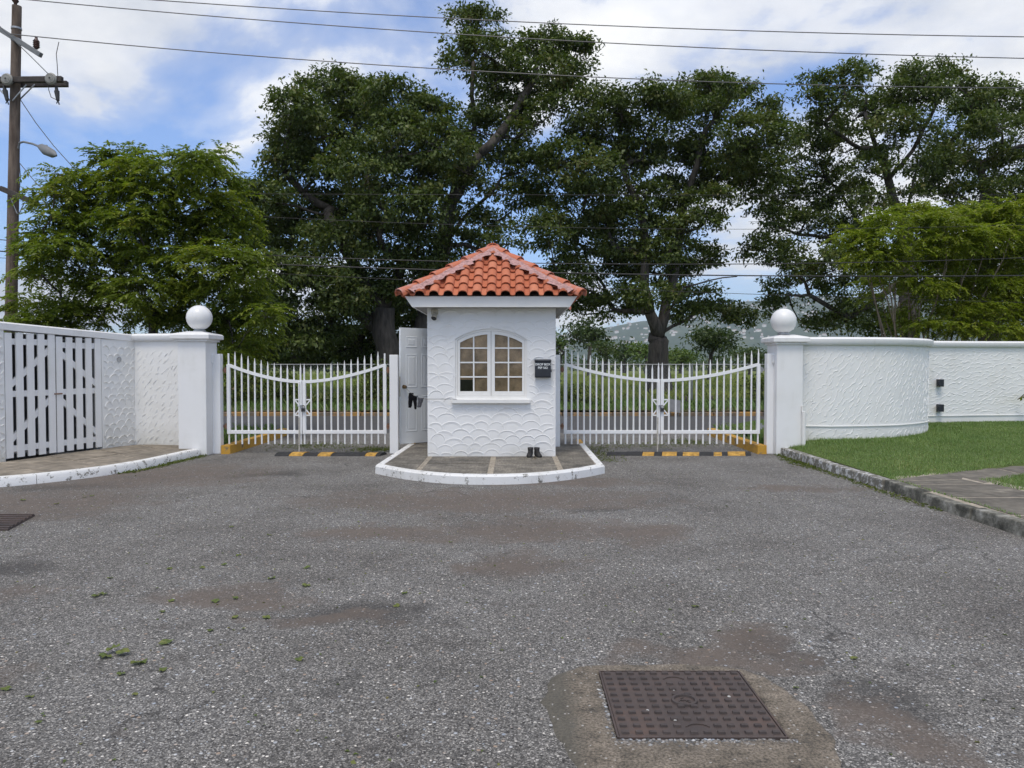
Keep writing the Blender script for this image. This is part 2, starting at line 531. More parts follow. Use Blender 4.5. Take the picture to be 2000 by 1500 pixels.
    bm_ = ramp(nt, math_n(nt, 'ADD', math_n(nt, 'MULTIPLY', tb, 0.5), math_n(nt, 'MULTIPLY', med.outputs[0], 0.7)), [(0.52, grey(0)), (0.82, grey(0.6))])
    c = mix(nt, math_n(nt, 'MULTIPLY', bm_, math_n(nt, 'SUBTRACT', 1.0, math_n(nt, 'MULTIPLY', p3, 0.8))), c, (0.045, 0.042, 0.040))
    ck = nd(nt, 'ShaderNodeTexVoronoi', {'Vector': nd(nt, 'ShaderNodeCombineXYZ', {0: wx, 1: wy, 2: 0.0}).outputs[0], 'Scale': 0.42}, feature='DISTANCE_TO_EDGE')
    cm_ = math_n(nt, 'MULTIPLY', ramp(nt, ck.outputs['Distance'], [(0.002, grey(1)), (0.006, grey(0))]), ramp(nt, big.outputs[0], [(0.50, grey(0)), (0.60, grey(0.75))]))
    c = mix(nt, cm_, c, (0.03, 0.028, 0.026))
    dn = math_n(nt, 'ADD', math_n(nt, 'MULTIPLY', tot, 0.42), math_n(nt, 'MULTIPLY', big.outputs[0], 0.25))
    dn = math_n(nt, 'ADD', dn, math_n(nt, 'MULTIPLY', med.outputs[0], 0.85))
    dm = ramp(nt, dn, [(0.66, grey(0)), (0.76, grey(0.38)), (0.96, grey(0.80))])
    lump = math_n(nt, 'SUBTRACT', 1.0, math_n(nt, 'MULTIPLY', p3, 0.7))
    c = mix(nt, math_n(nt, 'MULTIPLY', dm, lump), c, ramp(nt, med.outputs[0], [(0.3, (0.085, 0.066, 0.054)), (0.7, (0.15, 0.121, 0.10))]))
    nt.links.new(c, b.inputs['Base Color'])
    b.inputs['Roughness'].default_value = 0.82
    b.inputs['Specular IOR Level'].default_value = 0.3
    h = math_n(nt, 'SUBTRACT', math_n(nt, 'MULTIPLY', pm, 0.7), math_n(nt, 'MULTIPLY', v2.outputs['Distance'], 0.5))
    h = math_n(nt, 'ADD', h, math_n(nt, 'MULTIPLY', p3, 0.8))
    h = math_n(nt, 'MULTIPLY', h, math_n(nt, 'SUBTRACT', 1.0, math_n(nt, 'MULTIPLY', dm, 0.8)))
    bump(nt, b, h, 0.75, 0.006)


asphalt()


def road_mat():
    m, nt, b, out = new_mat('road_asphalt')
    geo = nd(nt, 'ShaderNodeNewGeometry')
    mp = nd(nt, 'ShaderNodeMapping', {'Vector': geo.outputs['Position'], 'Scale': (0.35, 2.0, 1)})
    a = nd(nt, 'ShaderNodeTexNoise', {'Vector': mp.outputs[0], 'Scale': 1.2, 'Detail': 8.0, 'Roughness': 0.6})
    f = nd(nt, 'ShaderNodeTexNoise', {'Vector': geo.outputs['Position'], 'Scale': 90.0, 'Detail': 3.0})
    c = ramp(nt, a.outputs[0], [(0.3, (0.05, 0.047, 0.048)), (0.7, (0.085, 0.08, 0.08))])
    c = mix(nt, 0.5, c, ramp(nt, f.outputs[0], [(0.3, grey(0.03)), (0.7, grey(0.12))]))
    nt.links.new(c, b.inputs['Base Color'])
    b.inputs['Roughness'].default_value = 0.8
    bump(nt, b, f.outputs[0], 0.4, 0.004)


road_mat()


def slab_mat(name, c0, c1, streak):
    m, nt, b, out = new_mat(name)
    geo = nd(nt, 'ShaderNodeNewGeometry')
    oi = nd(nt, 'ShaderNodeObjectInfo')
    P = geo.outputs['Position']
    a = nd(nt, 'ShaderNodeTexNoise', {'Vector': P, 'Scale': 2.6, 'Detail': 9.0, 'Roughness': 0.68})
    mp = nd(nt, 'ShaderNodeMapping', {'Vector': P, 'Scale': streak})
    w = nd(nt, 'ShaderNodeTexNoise', {'Vector': mp.outputs[0], 'Scale': 1.0, 'Detail': 3.0})
    c = ramp(nt, a.outputs[0], [(0.32, c0), (0.6, c1), (0.74, tuple(x * 1.9 for x in c1))])
    c = mix(nt, 0.5, c, mix(nt, 1.0, c, ramp(nt, w.outputs[0], [(0.35, grey(0.55)), (0.65, grey(1.35))]), 'MULTIPLY'))
    c = mix(nt, 1.0, c, ramp(nt, oi.outputs['Random'], [(0, grey(0.85)), (1, grey(1.15))]), 'MULTIPLY')
    nt.links.new(c, b.inputs['Base Color'])
    b.inputs['Roughness'].default_value = 0.88
    bump(nt, b, mix(nt, 0.5, a.outputs[0], w.outputs[0]), 0.6, 0.01)


slab_mat('slab_dark', (0.062, 0.056, 0.046), (0.21, 0.188, 0.155), (45, 6, 6))
slab_mat('slab_tan', (0.15, 0.128, 0.10), (0.28, 0.24, 0.19), (8, 8, 8))
slab_mat('slab_grey', (0.09, 0.079, 0.064), (0.18, 0.16, 0.128), (10, 10, 10))


def tile_mat():
    m, nt, b, out = new_mat('terracotta')
    geo = nd(nt, 'ShaderNodeNewGeometry')
    oi = nd(nt, 'ShaderNodeObjectInfo')
    no = nd(nt, 'ShaderNodeTexNoise', {'Vector': geo.outputs['Position'], 'Scale': 9.0, 'Detail': 7.0, 'Roughness': 0.65})
    c = ramp(nt, oi.outputs['Random'], [(0, (0.41, 0.118, 0.060)), (0.5, (0.485, 0.155, 0.080)), (1, (0.55, 0.20, 0.112))])
    c = mix(nt, ramp(nt, no.outputs[0], [(0.45, grey(0)), (0.75, grey(0.5))]), c, (0.50, 0.22, 0.15))
    nt.links.new(c, b.inputs['Base Color'])
    b.inputs['Roughness'].default_value = 0.85
    b.inputs['Specular IOR Level'].default_value = 0.25
    bump(nt, b, no.outputs[0], 0.25, 0.01)
    m, nt, b, out = new_mat('hip_tile')
    geo = nd(nt, 'ShaderNodeNewGeometry')
    oi = nd(nt, 'ShaderNodeObjectInfo')
    no = nd(nt, 'ShaderNodeTexNoise', {'Vector': geo.outputs['Position'], 'Scale': 5.0, 'Detail': 8.0, 'Roughness': 0.7})
    c = ramp(nt, no.outputs[0], [(0.46, (0.50, 0.145, 0.07)), (0.56, (0.46, 0.19, 0.14)), (0.68, (0.48, 0.31, 0.29))])
    nt.links.new(c, b.inputs['Base Color'])
    b.inputs['Roughness'].default_value = 0.7
    bump(nt, b, no.outputs[0], 0.4, 0.01)


tile_mat()


def iron_mat():
    m, nt, b, out = new_mat('iron')
    geo = nd(nt, 'ShaderNodeNewGeometry')
    no = nd(nt, 'ShaderNodeTexNoise', {'Vector': geo.outputs['Position'], 'Scale': 4.5, 'Detail': 8.0, 'Roughness': 0.7})
    c = ramp(nt, no.outputs[0], [(0.3, (0.058, 0.047, 0.044)), (0.55, (0.095, 0.071, 0.062)), (0.75, (0.135, 0.083, 0.062))])
    nt.links.new(c, b.inputs['Base Color'])
    b.inputs['Roughness'].default_value = 0.6
    b.inputs['Metallic'].default_value = 0.15
    bump(nt, b, no.outputs[0], 0.2, 0.005)
    m, nt, b, out = new_mat('surround_concrete')
    geo = nd(nt, 'ShaderNodeNewGeometry')
    no = nd(nt, 'ShaderNodeTexNoise', {'Vector': geo.outputs['Position'], 'Scale': 6.0, 'Detail': 10.0, 'Roughness': 0.72})
    fi = nd(nt, 'ShaderNodeTexNoise', {'Vector': geo.outputs['Position'], 'Scale': 85.0, 'Detail': 5.0, 'Roughness': 0.7})
    vo = nd(nt, 'ShaderNodeTexVoronoi', {'Vector': geo.outputs['Position'], 'Scale': 60.0})
    c = ramp(nt, no.outputs[0], [(0.34, (0.055, 0.05, 0.042)), (0.46, (0.165, 0.138, 0.106)), (0.7, (0.29, 0.242, 0.19))])
    c = mix(nt, 0.85, c, mix(nt, 1.0, c, ramp(nt, fi.outputs[0], [(0.38, grey(0.3)), (0.6, grey(1.35))]), 'MULTIPLY'))
    sc_ = nd(nt, 'ShaderNodeSeparateColor', {0: vo.outputs['Color']})
    pe = math_n(nt, 'MULTIPLY', math_n(nt, 'GREATER_THAN', sc_.outputs[0], 0.93), ramp(nt, vo.outputs['Distance'], [(0.25, grey(1)), (0.35, grey(0))]))
    spx = nd(nt, 'ShaderNodeSeparateXYZ', {0: geo.outputs['Position']})
    mo_ = ramp(nt, math_n(nt, 'ADD', math_n(nt, 'MULTIPLY', math_n(nt, 'SUBTRACT', 0.30, spx.outputs[0]), 3.2), math_n(nt, 'MULTIPLY', no.outputs[0], 0.9)), [(0.42, grey(0)), (0.66, grey(0.85))])
    c = mix(nt, mo_, c, mix(nt, fi.outputs[0], (0.03, 0.03, 0.025), (0.17, 0.155, 0.125)))
    c = mix(nt, pe, c, (0.42, 0.40, 0.37))
    nt.links.new(c, b.inputs['Base Color'])
    b.inputs['Roughness'].default_value = 0.95
    bump(nt, b, mix(nt, 0.6, no.outputs[0], fi.outputs[0]), 0.9, 0.012)
    m, nt, b, out = new_mat('kerb_yellow')
    geo = nd(nt, 'ShaderNodeNewGeometry')
    no = nd(nt, 'ShaderNodeTexNoise', {'Vector': geo.outputs['Position'], 'Scale': 6.0, 'Detail': 9.0, 'Roughness': 0.7})
    c = ramp(nt, no.outputs[0], [(0.36, (0.44, 0.24, 0.03)), (0.54, (0.56, 0.30, 0.035)), (0.60, (0.27, 0.19, 0.09)), (0.70, (0.14, 0.12, 0.09))])
    nt.links.new(c, b.inputs['Base Color'])
    b.inputs['Roughness'].default_value = 0.75
    bump(nt, b, no.outputs[0], 0.4, 0.02)
    m, nt, b, out = new_mat('mossy_kerb')
    geo = nd(nt, 'ShaderNodeNewGeometry')
    no = nd(nt, 'ShaderNodeTexNoise', {'Vector': geo.outputs['Position'], 'Scale': 5.0, 'Detail': 10.0, 'Roughness': 0.74})
    c = ramp(nt, no.outputs[0], [(0.36, (0.035, 0.034, 0.026)), (0.48, (0.10, 0.096, 0.078)), (0.58, (0.23, 0.22, 0.185)), (0.72, (0.42, 0.41, 0.37))])
    nt.links.new(c, b.inputs['Base Color'])
    b.inputs['Roughness'].default_value = 0.9
    bump(nt, b, no.outputs[0], 0.8, 0.02)
    m, nt, b, out = new_mat('glass')
    tp = nd(nt, 'ShaderNodeBsdfTransparent', {0: (0.93, 0.95, 0.95, 1)})
    gl = nd(nt, 'ShaderNodeBsdfGlossy', {'Roughness': 0.03})
    fr = nd(nt, 'ShaderNodeFresnel', {'IOR': 1.33})
    mx = nd(nt, 'ShaderNodeMixShader', {0: fr.outputs[0], 1: tp.outputs[0], 2: gl.outputs[0]})
    nt.links.new(mx.outputs[0], out.inputs[0])


simple('iron_dark', (0.072, 0.057, 0.052), 0.6, 0.15, 0.3, 20, 0.2)
iron_mat()


def faded_kerb():
    m, nt, b, out = new_mat('kerb_faded')
    geo = nd(nt, 'ShaderNodeNewGeometry')
    no = nd(nt, 'ShaderNodeTexNoise', {'Vector': geo.outputs['Position'], 'Scale': 2.3, 'Detail': 9.0, 'Roughness': 0.7})
    c = ramp(nt, no.outputs[0], [(0.36, (0.42, 0.24, 0.06)), (0.47, (0.34, 0.20, 0.08)), (0.53, (0.20, 0.15, 0.10)), (0.64, (0.12, 0.105, 0.085))])
    nt.links.new(c, b.inputs['Base Color'])
    b.inputs['Roughness'].default_value = 0.85
    bump(nt, b, no.outputs[0], 0.4, 0.02)


faded_kerb()


# ------------------------------------------------------------------ setting: ground, road, kerbs
def struct(name, mb, mat, label=None, **kw):
    o = mb.build(name, mat, None, **kw)
    return tag(o, label, None, None, 'structure')


struct('ground', MB().add([(-6400, -200, -0.08), (6400, -200, -0.08), (6400, 5900, -0.08), (-6400, 5900, -0.08)], [(0, 1, 2, 3)]),
       'field_soil', 'flat grassy ground running out to the hills')
struct('driveway', MB().add([(-30, -12, 0), (26, -12, 0), (26, 17.1, 0), (-30, 17.1, 0)], [(0, 1, 2, 3)]), 'asphalt',
       'grey asphalt forecourt with pale exposed pebbles and brown dirt patches')
struct('road', MB().add([(-150, 17.1, -0.01), (150, 17.1, -0.01), (150, 22.8, -0.01), (-150, 22.8, -0.01)], [(0, 1, 2, 3)]), 'road_asphalt',
       'dark asphalt road crossing behind the white gates')
rk = tag(bpy.data.objects.new('road_kerb', None), 'yellow painted kerb along the far side of the road', None, None, 'structure')
COL.objects.link(rk)
rk.location = (0, 22.9, 0)
for i in range(40):
    x = -30 + i * 1.5
    j = R.uniform(-0.01, 0.01)
    MB().box(x + 0.01, x + 1.49, 22.8 + j, 23.0 + j, -0.06, 0.10 + R.uniform(-0.012, 0.008)).build('kerb_stone', 'kerb_faded', rk, bevel=0.02)
vg = MB()
gx = np.linspace(-60, 60, 121)
gy = np.linspace(23.0, 26.0, 9)
for y in gy:
    for x in gx:
        vg.v.append((x, y, 0.13 + 0.10 * (y - 23) / 3 + 0.05 * mnoise.noise((x * 0.7, y * 0.9, 0))))
nx = len(gx)
for j in range(len(gy) - 1):
    for i in range(nx - 1):
        a = j * nx + i
        vg.f.append((a, a + 1, a + nx + 1, a + nx))
struct('verge', vg, 'verge_soil', 'rough grassy verge between the far kerb and the wire fence', smooth='all')
MB_side = ((-40.0, -4.99, 'left'), (4.37, 40.0, 'right'))
for xa_, xb_, sd in MB_side:
    m_ = MB()
    gx = np.linspace(xa_, xb_, 60)
    gy = np.linspace(13.62 if sd == 'left' else 13.4, 17.05, 9)
    for y in gy:
        for x in gx:
            m_.v.append((x, y, 0.09 + 0.03 * mnoise.noise((x, y, 7))))
    for j in range(8):
        for i in range(59):
            a = j * 60 + i
            m_.f.append((a, a + 1, a + 61, a + 60))
    struct('verge', m_, 'verge_soil', 'rough grass verge outside the %s boundary wall' % sd, smooth='all')
fd = MB()
gx = np.linspace(-120, 120, 81)
gy = np.concatenate([np.linspace(26.0, 60, 18), np.linspace(70, 300, 12)])
for y in gy:
    for x in gx:
        fd.v.append((x, y, 0.22 + 0.12 * mnoise.noise((x * 0.15, y * 0.15, 3)) * min(1, (y - 26) / 4)))
nx = len(gx)
for j in range(len(gy) - 1):
    for i in range(nx - 1):
        a = j * nx + i
        fd.f.append((a, a + 1, a + nx + 1, a + nx))
struct('field', fd, 'field_soil', 'overgrown green field beyond the wire fence', smooth='all')


def hill_h(x, y):
    """height of the far hills"""
    t = x / max(y, 1)                      # bearing
    prof = np.interp(t, [-1.2, -0.4, -0.1, 0.04, 0.14, 0.22, 0.30, 0.38, 0.46, 0.6, 0.8, 1.4],
                     [70, 60, 55, 150, 235, 290, 360, 400, 390, 390, 350, 250])
    k = min(1.0, max(0.0, (y - 2300) / 1900.0))
    k = k * k * (3 - 2 * k)
    n = mnoise.fractal((x * 0.0016, y * 0.0016, 0.0), 0.9, 2.0, 6)
    n2 = mnoise.noise((x * 0.004, y * 0.002, 5.0))
    return max(-2.0, k * (prof * (0.92 + 0.10 * n) + 14 * n2) - 1.5)


hm = MB()
hx = np.linspace(-3200, 5200, 150)
hy = np.linspace(2300, 5200, 60)
for y in hy:
    for x in hx:
        hm.v.append((x, y, hill_h(x, y)))
for j in range(len(hy) - 1):
    for i in range(len(hx) - 1):
        a = j * len(hx) + i
        hm.f.append((a, a + 1, a + len(hx) + 1, a + len(hx)))
struct('hills', hm, 'hill_green', 'hazy green hills dotted with pale houses far behind the trees', smooth='all')

# far houses
hmesh = []
for k in range(3):
    w, d, h = ((9, 8, 6), (14, 9, 8), (18, 10, 5))[k]
    a = MB()
    a.box(-w / 2, w / 2, -d / 2, d / 2, -6, h)
    o = a.build('hillside_house', 'house_white')
    b_ = bmesh.new()
    b_.from_mesh(o.data)
    vs = [b_.verts.new(p) for p in ((-w / 2 - .5, -d / 2 - .5, h), (w / 2 + .5, -d / 2 - .5, h), (w / 2 + .5, d / 2 + .5, h), (-w / 2 - .5, d / 2 + .5, h), (-w / 4, 0, h + 2.6), (w / 4, 0, h + 2.6))]
    for q in ((0, 1, 5, 4), (1, 2, 5), (2, 3, 4, 5), (3, 0, 4)):
        f = b_.faces.new([vs[i] for i in q])
        f.material_index = 1
    b_.to_mesh(o.data)
    b_.free()
    o.data.materials.append(MAT['house_roof'])
    hmesh.append(o.data)
    bpy.data.objects.remove(o)
n_h = 0
rh = random.Random(5)
while n_h < 285:
    t = rh.uniform(0.05, 0.42)
    y = rh.uniform(2900, 4150)
    x = t * y
    if mnoise.noise((x * 0.005, y * 0.006, 9.0)) < -0.05 and rh.random() < 0.8:
        continue
    o = bpy.data.objects.new('hillside_house', hmesh[rh.randrange(3)])
    COL.objects.link(o)
    o.location = (x, y, hill_h(x, y))
    o.rotation_euler.z = rh.uniform(-0.7, 0.7)
    s = rh.uniform(0.5, 1.2)
    o.scale = (s, s, s)
    tag(o, 'tiny pale house high on the hazy hillside beyond the trees', 'house', 'pale houses scattered over the far hillside')
    n_h += 1


# ------------------------------------------------------------------ plaster relief
def fans(f, u0, u1, v0, v1, cw=0.2, rh_=0.115, hole=None, seed=1, crest=0.007):
    """fish-scale trowel ridges as geometry; f(u, v, h) -> world point h above the wall face"""
    r = random.Random(seed)
    mb = MB()
    rows = int((v1 - v0) / rh_) + 1
    for j in range(rows):
        vv = v0 + j * rh_ - 0.02 + r.uniform(-0.014, 0.014)
        u = u0 - cw * (0.5 if j % 2 else 0.0) + r.uniform(-0.05, 0.05)
        lean = r.uniform(-0.12, 0.12)
        while u < u1 + cw * 0.4:
            wi = cw * r.uniform(0.85, 1.28)
            hh = rh_ * r.uniform(0.85, 1.3)
            cu, cv = u + wi / 2, vv + r.uniform(-0.016, 0.016)
            n = 10
            t0, t1 = r.uniform(0.0, 0.45), math.pi - r.uniform(0.0, 0.45)
            ck = crest * r.uniform(0.6, 1.3)
            band = r.uniform(0.018, 0.04)
            ring = []
            ok = True
            for i in range(n + 1):
                t = t0 + (t1 - t0) * i / n
                c, s = math.cos(t), math.sin(t)
                pts = []
                for rr, h in ((1.0, 0.0005), (1.0 - 0.004 / hh, ck), (1.0 - band / hh, 0.0005)):
                    pu = cu + c * rr * wi * 0.56 + lean * s * hh
                    pv = cv + s * rr * hh
                    pts.append((pu, pv, h * (0.35 + 0.65 * s)))
                ring.append(pts)
            keep = []
            for pts in ring:
                pu, pv = pts[0][0], pts[0][1]
                keep.append(u0 + 0.008 < pu < u1 - 0.008 and v0 + 0.006 < pts[2][1] and pv < v1 - 0.004 and not (hole and hole(pu, pts[2][1])) and not (hole and hole(pu, pv)))
            for i in range(n):
                if keep[i] and keep[i + 1]:
                    q = [f(*p) for p in ring[i]] + [f(*p) for p in ring[i + 1]]
                    mb.add(q, [(0, 1, 4, 3), (1, 2, 5, 4)])
            u += wi * r.uniform(0.82, 0.98)
    return mb


def strokes(f, u0, u1, v0, v1, pu_=0.13, pv_=0.11, ang=1.0, ln=0.13, wav=0.0, seed=1, crest=0.010):
    """short slanting trowel ridges"""
    r = random.Random(seed)
    mb = MB()
    j, v = 0, v0
    while v < v1:
        u = u0 - (pu_ / 2 if j % 2 else 0) + r.uniform(-0.04, 0.04)
        while u < u1:
            cu, cv = u + r.uniform(-0.03, 0.03), v + r.uniform(-0.03, 0.03)
            a = ang + r.uniform(-0.3, 0.25)
            L = ln * r.uniform(0.6, 1.45)
            ck = crest * r.uniform(0.5, 1.3)
            bw = r.uniform(0.014, 0.035)
            ph, am = r.uniform(0, 6.3), wav * r.uniform(0.4, 1.3)
            rows = []
            n = 6
            for i in range(n + 1):
                t = i / n - 0.5
                off = am * math.sin(ph + t * 6.0)
                x = cu + math.cos(a) * L * t - math.sin(a) * off
                y = cv + math.sin(a) * L * t + math.cos(a) * off
                e = 1 - (2 * t) ** 2 * 0.85
                nx_, ny_ = math.sin(a), -math.cos(a)
                rows.append([(x + nx_ * d, y + ny_ * d, h * e + 0.0005) for d, h in ((-0.004, 0), (0.002, ck), (bw, 0))])
            for i in range(n):
                if all(u0 + 0.005 < p[0] < u1 - 0.005 and v0 + 0.005 < p[1] < v1 - 0.005 for p in rows[i] + rows[i + 1]):
                    q = [f(*p) for p in rows[i]] + [f(*p) for p in rows[i + 1]]
                    mb.add(q, [(0, 3, 4, 1), (1, 4, 5, 2)])
            u += pu_ * r.uniform(0.75, 1.3)
        v += pv_ * r.uniform(0.8, 1.2)
        j += 1
    return mb


class Path:
    """plan polyline with smooth (Catmull-Rom) interpolation; u in metres"""
    def __init__(self, pts, smooth=True, step=0.12):
        P = [Vector((p[0], p[1])) for p in pts]
        if smooth and len(P) > 2:
            Q = [P[0] * 2 - P[1]] + P + [P[-1] * 2 - P[-2]]
            out = []
            for i in range(1, len(Q) - 2):
                m = max(2, int((Q[i + 1] - Q[i]).length / step))
                for k in range(m):
                    t = k / m
                    a, b, c, d = Q[i - 1], Q[i], Q[i + 1], Q[i + 2]
                    out.append(0.5 * ((2 * b) + (c - a) * t + (2 * a - 5 * b + 4 * c - d) * t * t + (3 * b - a - 3 * c + d) * t ** 3))
            out.append(P[-1])
            P = out
        self.p = P
        self.s = [0.0]
        for a, b in zip(P, P[1:]):
            self.s.append(self.s[-1] + (b - a).length)
        self.len = self.s[-1]
        self.n = []
        for i in range(len(P)):
            d = (P[min(i + 1, len(P) - 1)] - P[max(i - 1, 0)]).normalized()
            self.n.append(Vector((d.y, -d.x)))      # right-hand side of travel = the side facing the camera when going +x

    def at(self, u):
        u = min(max(u, 0), self.len)
        i = max(0, min(len(self.s) - 2, int(np.searchsorted(self.s, u)) - 1))
        t = (u - self.s[i]) / (self.s[i + 1] - self.s[i])
        return self.p[i].lerp(self.p[i + 1], t), self.n[i].lerp(self.n[i + 1], t)

    def f(self, z0=0.0):
        def g(u, v, h):
            p, n = self.at(u)
            return (p.x + n.x * h, p.y + n.y * h, z0 + v)
        return g

    def sweep(self, prof, u0=0, u1=None):
        """prof: (offset towards camera side, z) closed outline"""
        u1 = self.len if u1 is None else u1
        us = [u0] + [s for s in self.s if u0 + 1e-3 < s < u1 - 1e-3] + [u1]
        mb = MB()
        k = len(prof)
        for u in us:
            p, n = self.at(u)
            for o, z in prof:
                mb.v.append((p.x + n.x * o, p.y + n.y * o, z))
        for i in range(len(us) - 1):
            for j in range(k):
                j2 = (j + 1) % k
                mb.f.append((i * k + j, i * k + j2, (i + 1) * k + j2, (i + 1) * k + j))
        mb.f.append(tuple(range(k - 1, -1, -1)))
        mb.f.append(tuple((len(us) - 1) * k + j for j in range(k)))
        return mb


def coping_prof(z, w_front, w_back, h=0.13):
    return [(w_front - 0.025, z - h), (w_front, z - h + 0.03), (w_front, z - 0.035), (w_front - 0.03, z - 0.008), (w_front - 0.07, z), (-w_back, z), (-w_back, z - h)]


PAV = 0.12
# ------------------------------------------------------------------ traffic island
IX0, IX1 = -1.93, 1.31
arc = []
for i in range(25):
    t = -1 + 2 * i / 24
    x = (IX0 + IX1) / 2 + t * (IX1 - IX0) / 2
    arc.append((x, 10.80 - 1.02 * (1 - abs(t) ** 2.15)))
island_poly = arc + [(IX1, 14.45), (IX0 + 0.10, 14.45)]


def inset(poly, d):
    n = len(poly)
    out = []
    for i in range(n):
        a, b, c = Vector(poly[i - 1]), Vector(poly[i]), Vector(poly[(i + 1) % n])
        e1, e2 = (b - a).normalized(), (c - b).normalized()
        n1, n2 = Vector((-e1.y, e1.x)), Vector((-e2.y, e2.x))
        m = (n1 + n2)
        m = m / max(0.4, m.dot(n1)) if m.length > 1e-5 else n1
        out.append(tuple(b + m * d))
    return out


def clip_poly(sub, clip):
    out = [Vector(p) for p in sub]
    for i in range(len(clip)):
        a, b = Vector(clip[i - 1]), Vector(clip[i])
        e = b - a
        inp, out = out, []
        for j in range(len(inp)):
            p, q = inp[j - 1], inp[j]
            sp = e.x * (p.y - a.y) - e.y * (p.x - a.x)
            sq = e.x * (q.y - a.y) - e.y * (q.x - a.x)
            if sq >= 0:
                if sp < 0:
                    out.append(p + (q - p) * (sp / (sp - sq)))
                out.append(q)
            elif sp >= 0:
                out.append(p + (q - p) * (sp / (sp - sq)))
        if len(out) < 3:
            return []
    return [tuple(p) for p in out]


isl = tag(bpy.data.objects.new('traffic_island', None), 'raised paved island with white rounded kerb under the guard booth', None, None, 'structure')
COL.objects.link(isl)
isl.location = (-0.31, 12.4, 0)
inner = inset(island_poly, 0.115)
MB().prism(inset(island_poly, 0.10), -0.05, PAV - 0.004).build('joint_bed', 'slab_joint', isl)
n = len(island_poly)
kb = MB()
yl = MB()
for i in range(n):
    j = (i + 1) % n
    if i == n - 2:
        continue
    o0, o1, i0, i1 = island_poly[i], island_poly[j], inner[i], inner[j]
    tgt = kb
    segs = [(0.0, 1.0, kb)]
    if i in (24, n - 1):                # long straight sides: rear end painted yellow
        segs = [(0.0, 0.80, kb), (0.80, 1.0, yl)] if i == 24 else [(0.0, 0.2, yl), (0.2, 1.0, kb)]
    for a, b, m_ in segs:
        L = lambda p, q, t: (p[0] + (q[0] - p[0]) * t, p[1] + (q[1] - p[1]) * t)
        q = [L(o0, o1, a), L(o0, o1, b), L(i0, i1, b), L(i0, i1, a)]
        c = ((q[0][0] + q[2][0]) / 2, 0)
        rnd = [(q[0][0] + (q[3][0] - q[0][0]) * 0.18, q[0][1] + (q[3][1] - q[0][1]) * 0.18), (q[1][0] + (q[2][0] - q[1][0]) * 0.18, q[1][1] + (q[2][1] - q[1][1]) * 0.18)]
        vs = [(*q[0], -0.03), (*q[1], -0.03), (*q[1], PAV - 0.02), (*q[0], PAV - 0.02), (*rnd[1], PAV + 0.004), (*rnd[0], PAV + 0.004), (*q[2], PAV + 0.004), (*q[3], PAV + 0.004), (*q[2], 0), (*q[3], 0)]
        m_.add(vs, [(0, 1, 2, 3), (3, 2, 4, 5), (5, 4, 6, 7), (7, 6, 8, 9)])
kb.build('kerb', 'island_kerb_white', isl, smooth=True)
k2 = yl.build('kerb', 'kerb_yellow', isl, smooth=True)
k2['label'] = 'yellow painted rear end of the island kerb'
clipc = inset(island_poly, 0.128)
xs = [-2.2, -1.256, -0.285, 0.655, 1.6]
ys = [9.5, 10.96, 11.80, 12.65, 13.5, 14.4]
for i in range(4):
    for j in range(5):
        gxl, gxr = (0.04 if i > 0 else 0), (0.04 if i < 3 else 0)
        q = [(xs[i] + gxl, ys[j] + 0.014), (xs[i + 1] - gxr, ys[j] + 0.014), (xs[i + 1] - gxr, ys[j + 1] - 0.014), (xs[i] + gxl, ys[j + 1] - 0.014)]
        p = clip_poly(q, clipc)
        if len(p) > 2:
            MB().prism(p, 0.02, PAV + R.uniform(-0.002, 0.003)).build('paving_slab', 'slab_dark', isl)
# the raised ribs in the three double joints
for x in xs[1:4]:
    MB().prism(clip_poly([(x - 0.03, 9.5), (x - 0.008, 9.5), (x - 0.008, 11.78), (x - 0.03, 11.78)], clipc), 0.02, PAV + 0.001).build('joint_strip', 'slab_joint', isl)
    MB().prism(clip_poly([(x + 0.008, 9.5), (x + 0.03, 9.5), (x + 0.03, 11.78), (x + 0.008, 11.78)], clipc), 0.02, PAV + 0.001).build('joint_strip', 'slab_joint', isl)

# ------------------------------------------------------------------ left pavement
kerbL = Path([(-12.0, 7.6), (-9.2, 8.25), (-7.5, 8.95), (-6.4, 9.6), (-5.75, 10.35), (-5.42, 11.2), (-5.30, 12.1), (-5.22, 12.84)])
lp = tag(bpy.data.objects.new('pavement', None), 'raised tan pavement in front of the wooden picket gates', None, None, 'structure')
COL.objects.link(lp)
lp.location = (-6.5, 11, 0)
nk = 9
for i in range(nk):
    a, b = kerbL.len * i / nk, kerbL.len * (i + 1) / nk
    kerbL.sweep([(0.0, -0.03), (0.0, PAV - 0.025), (-0.02, PAV), (-0.13, PAV + 0.004), (-0.13, -0.03)], a + 0.004, b - 0.004).build('kerb_stone', 'kerb_white', lp, smooth=True)
wallL = [(-14.5, 6.2), (-10.5, 8.0), (-8.4, 9.8), (-7.42, 11.1), (-7.16, 12.0), (-6.87, 12.92), (-6.67, 13.57), (-5.6, 13.4)]
wl = Path(wallL, smooth=False)
inL = Path([(kerbL.at(kerbL.len * k / 40)[0].x + kerbL.at(kerbL.len * k / 40)[1].x * -0.13, kerbL.at(kerbL.len * k / 40)[0].y + kerbL.at(kerbL.len * k / 40)[1].y * -0.13) for k in range(41)], smooth=False)
nb = 60
bed = MB()
for k in range(nb + 1):
    p = inL.at(inL.len * k / nb)[0]
    q = wl.at(wl.len * k / nb)[0]
    bed.v += [(p.x, p.y, PAV - 0.004), (q.x, q.y, PAV - 0.004)]
for k in range(nb):
    bed.f.append((2 * k, 2 * k + 2, 2 * k + 3, 2 * k + 1))
bed.build('joint_bed', 'slab_joint', lp)
ns = 13
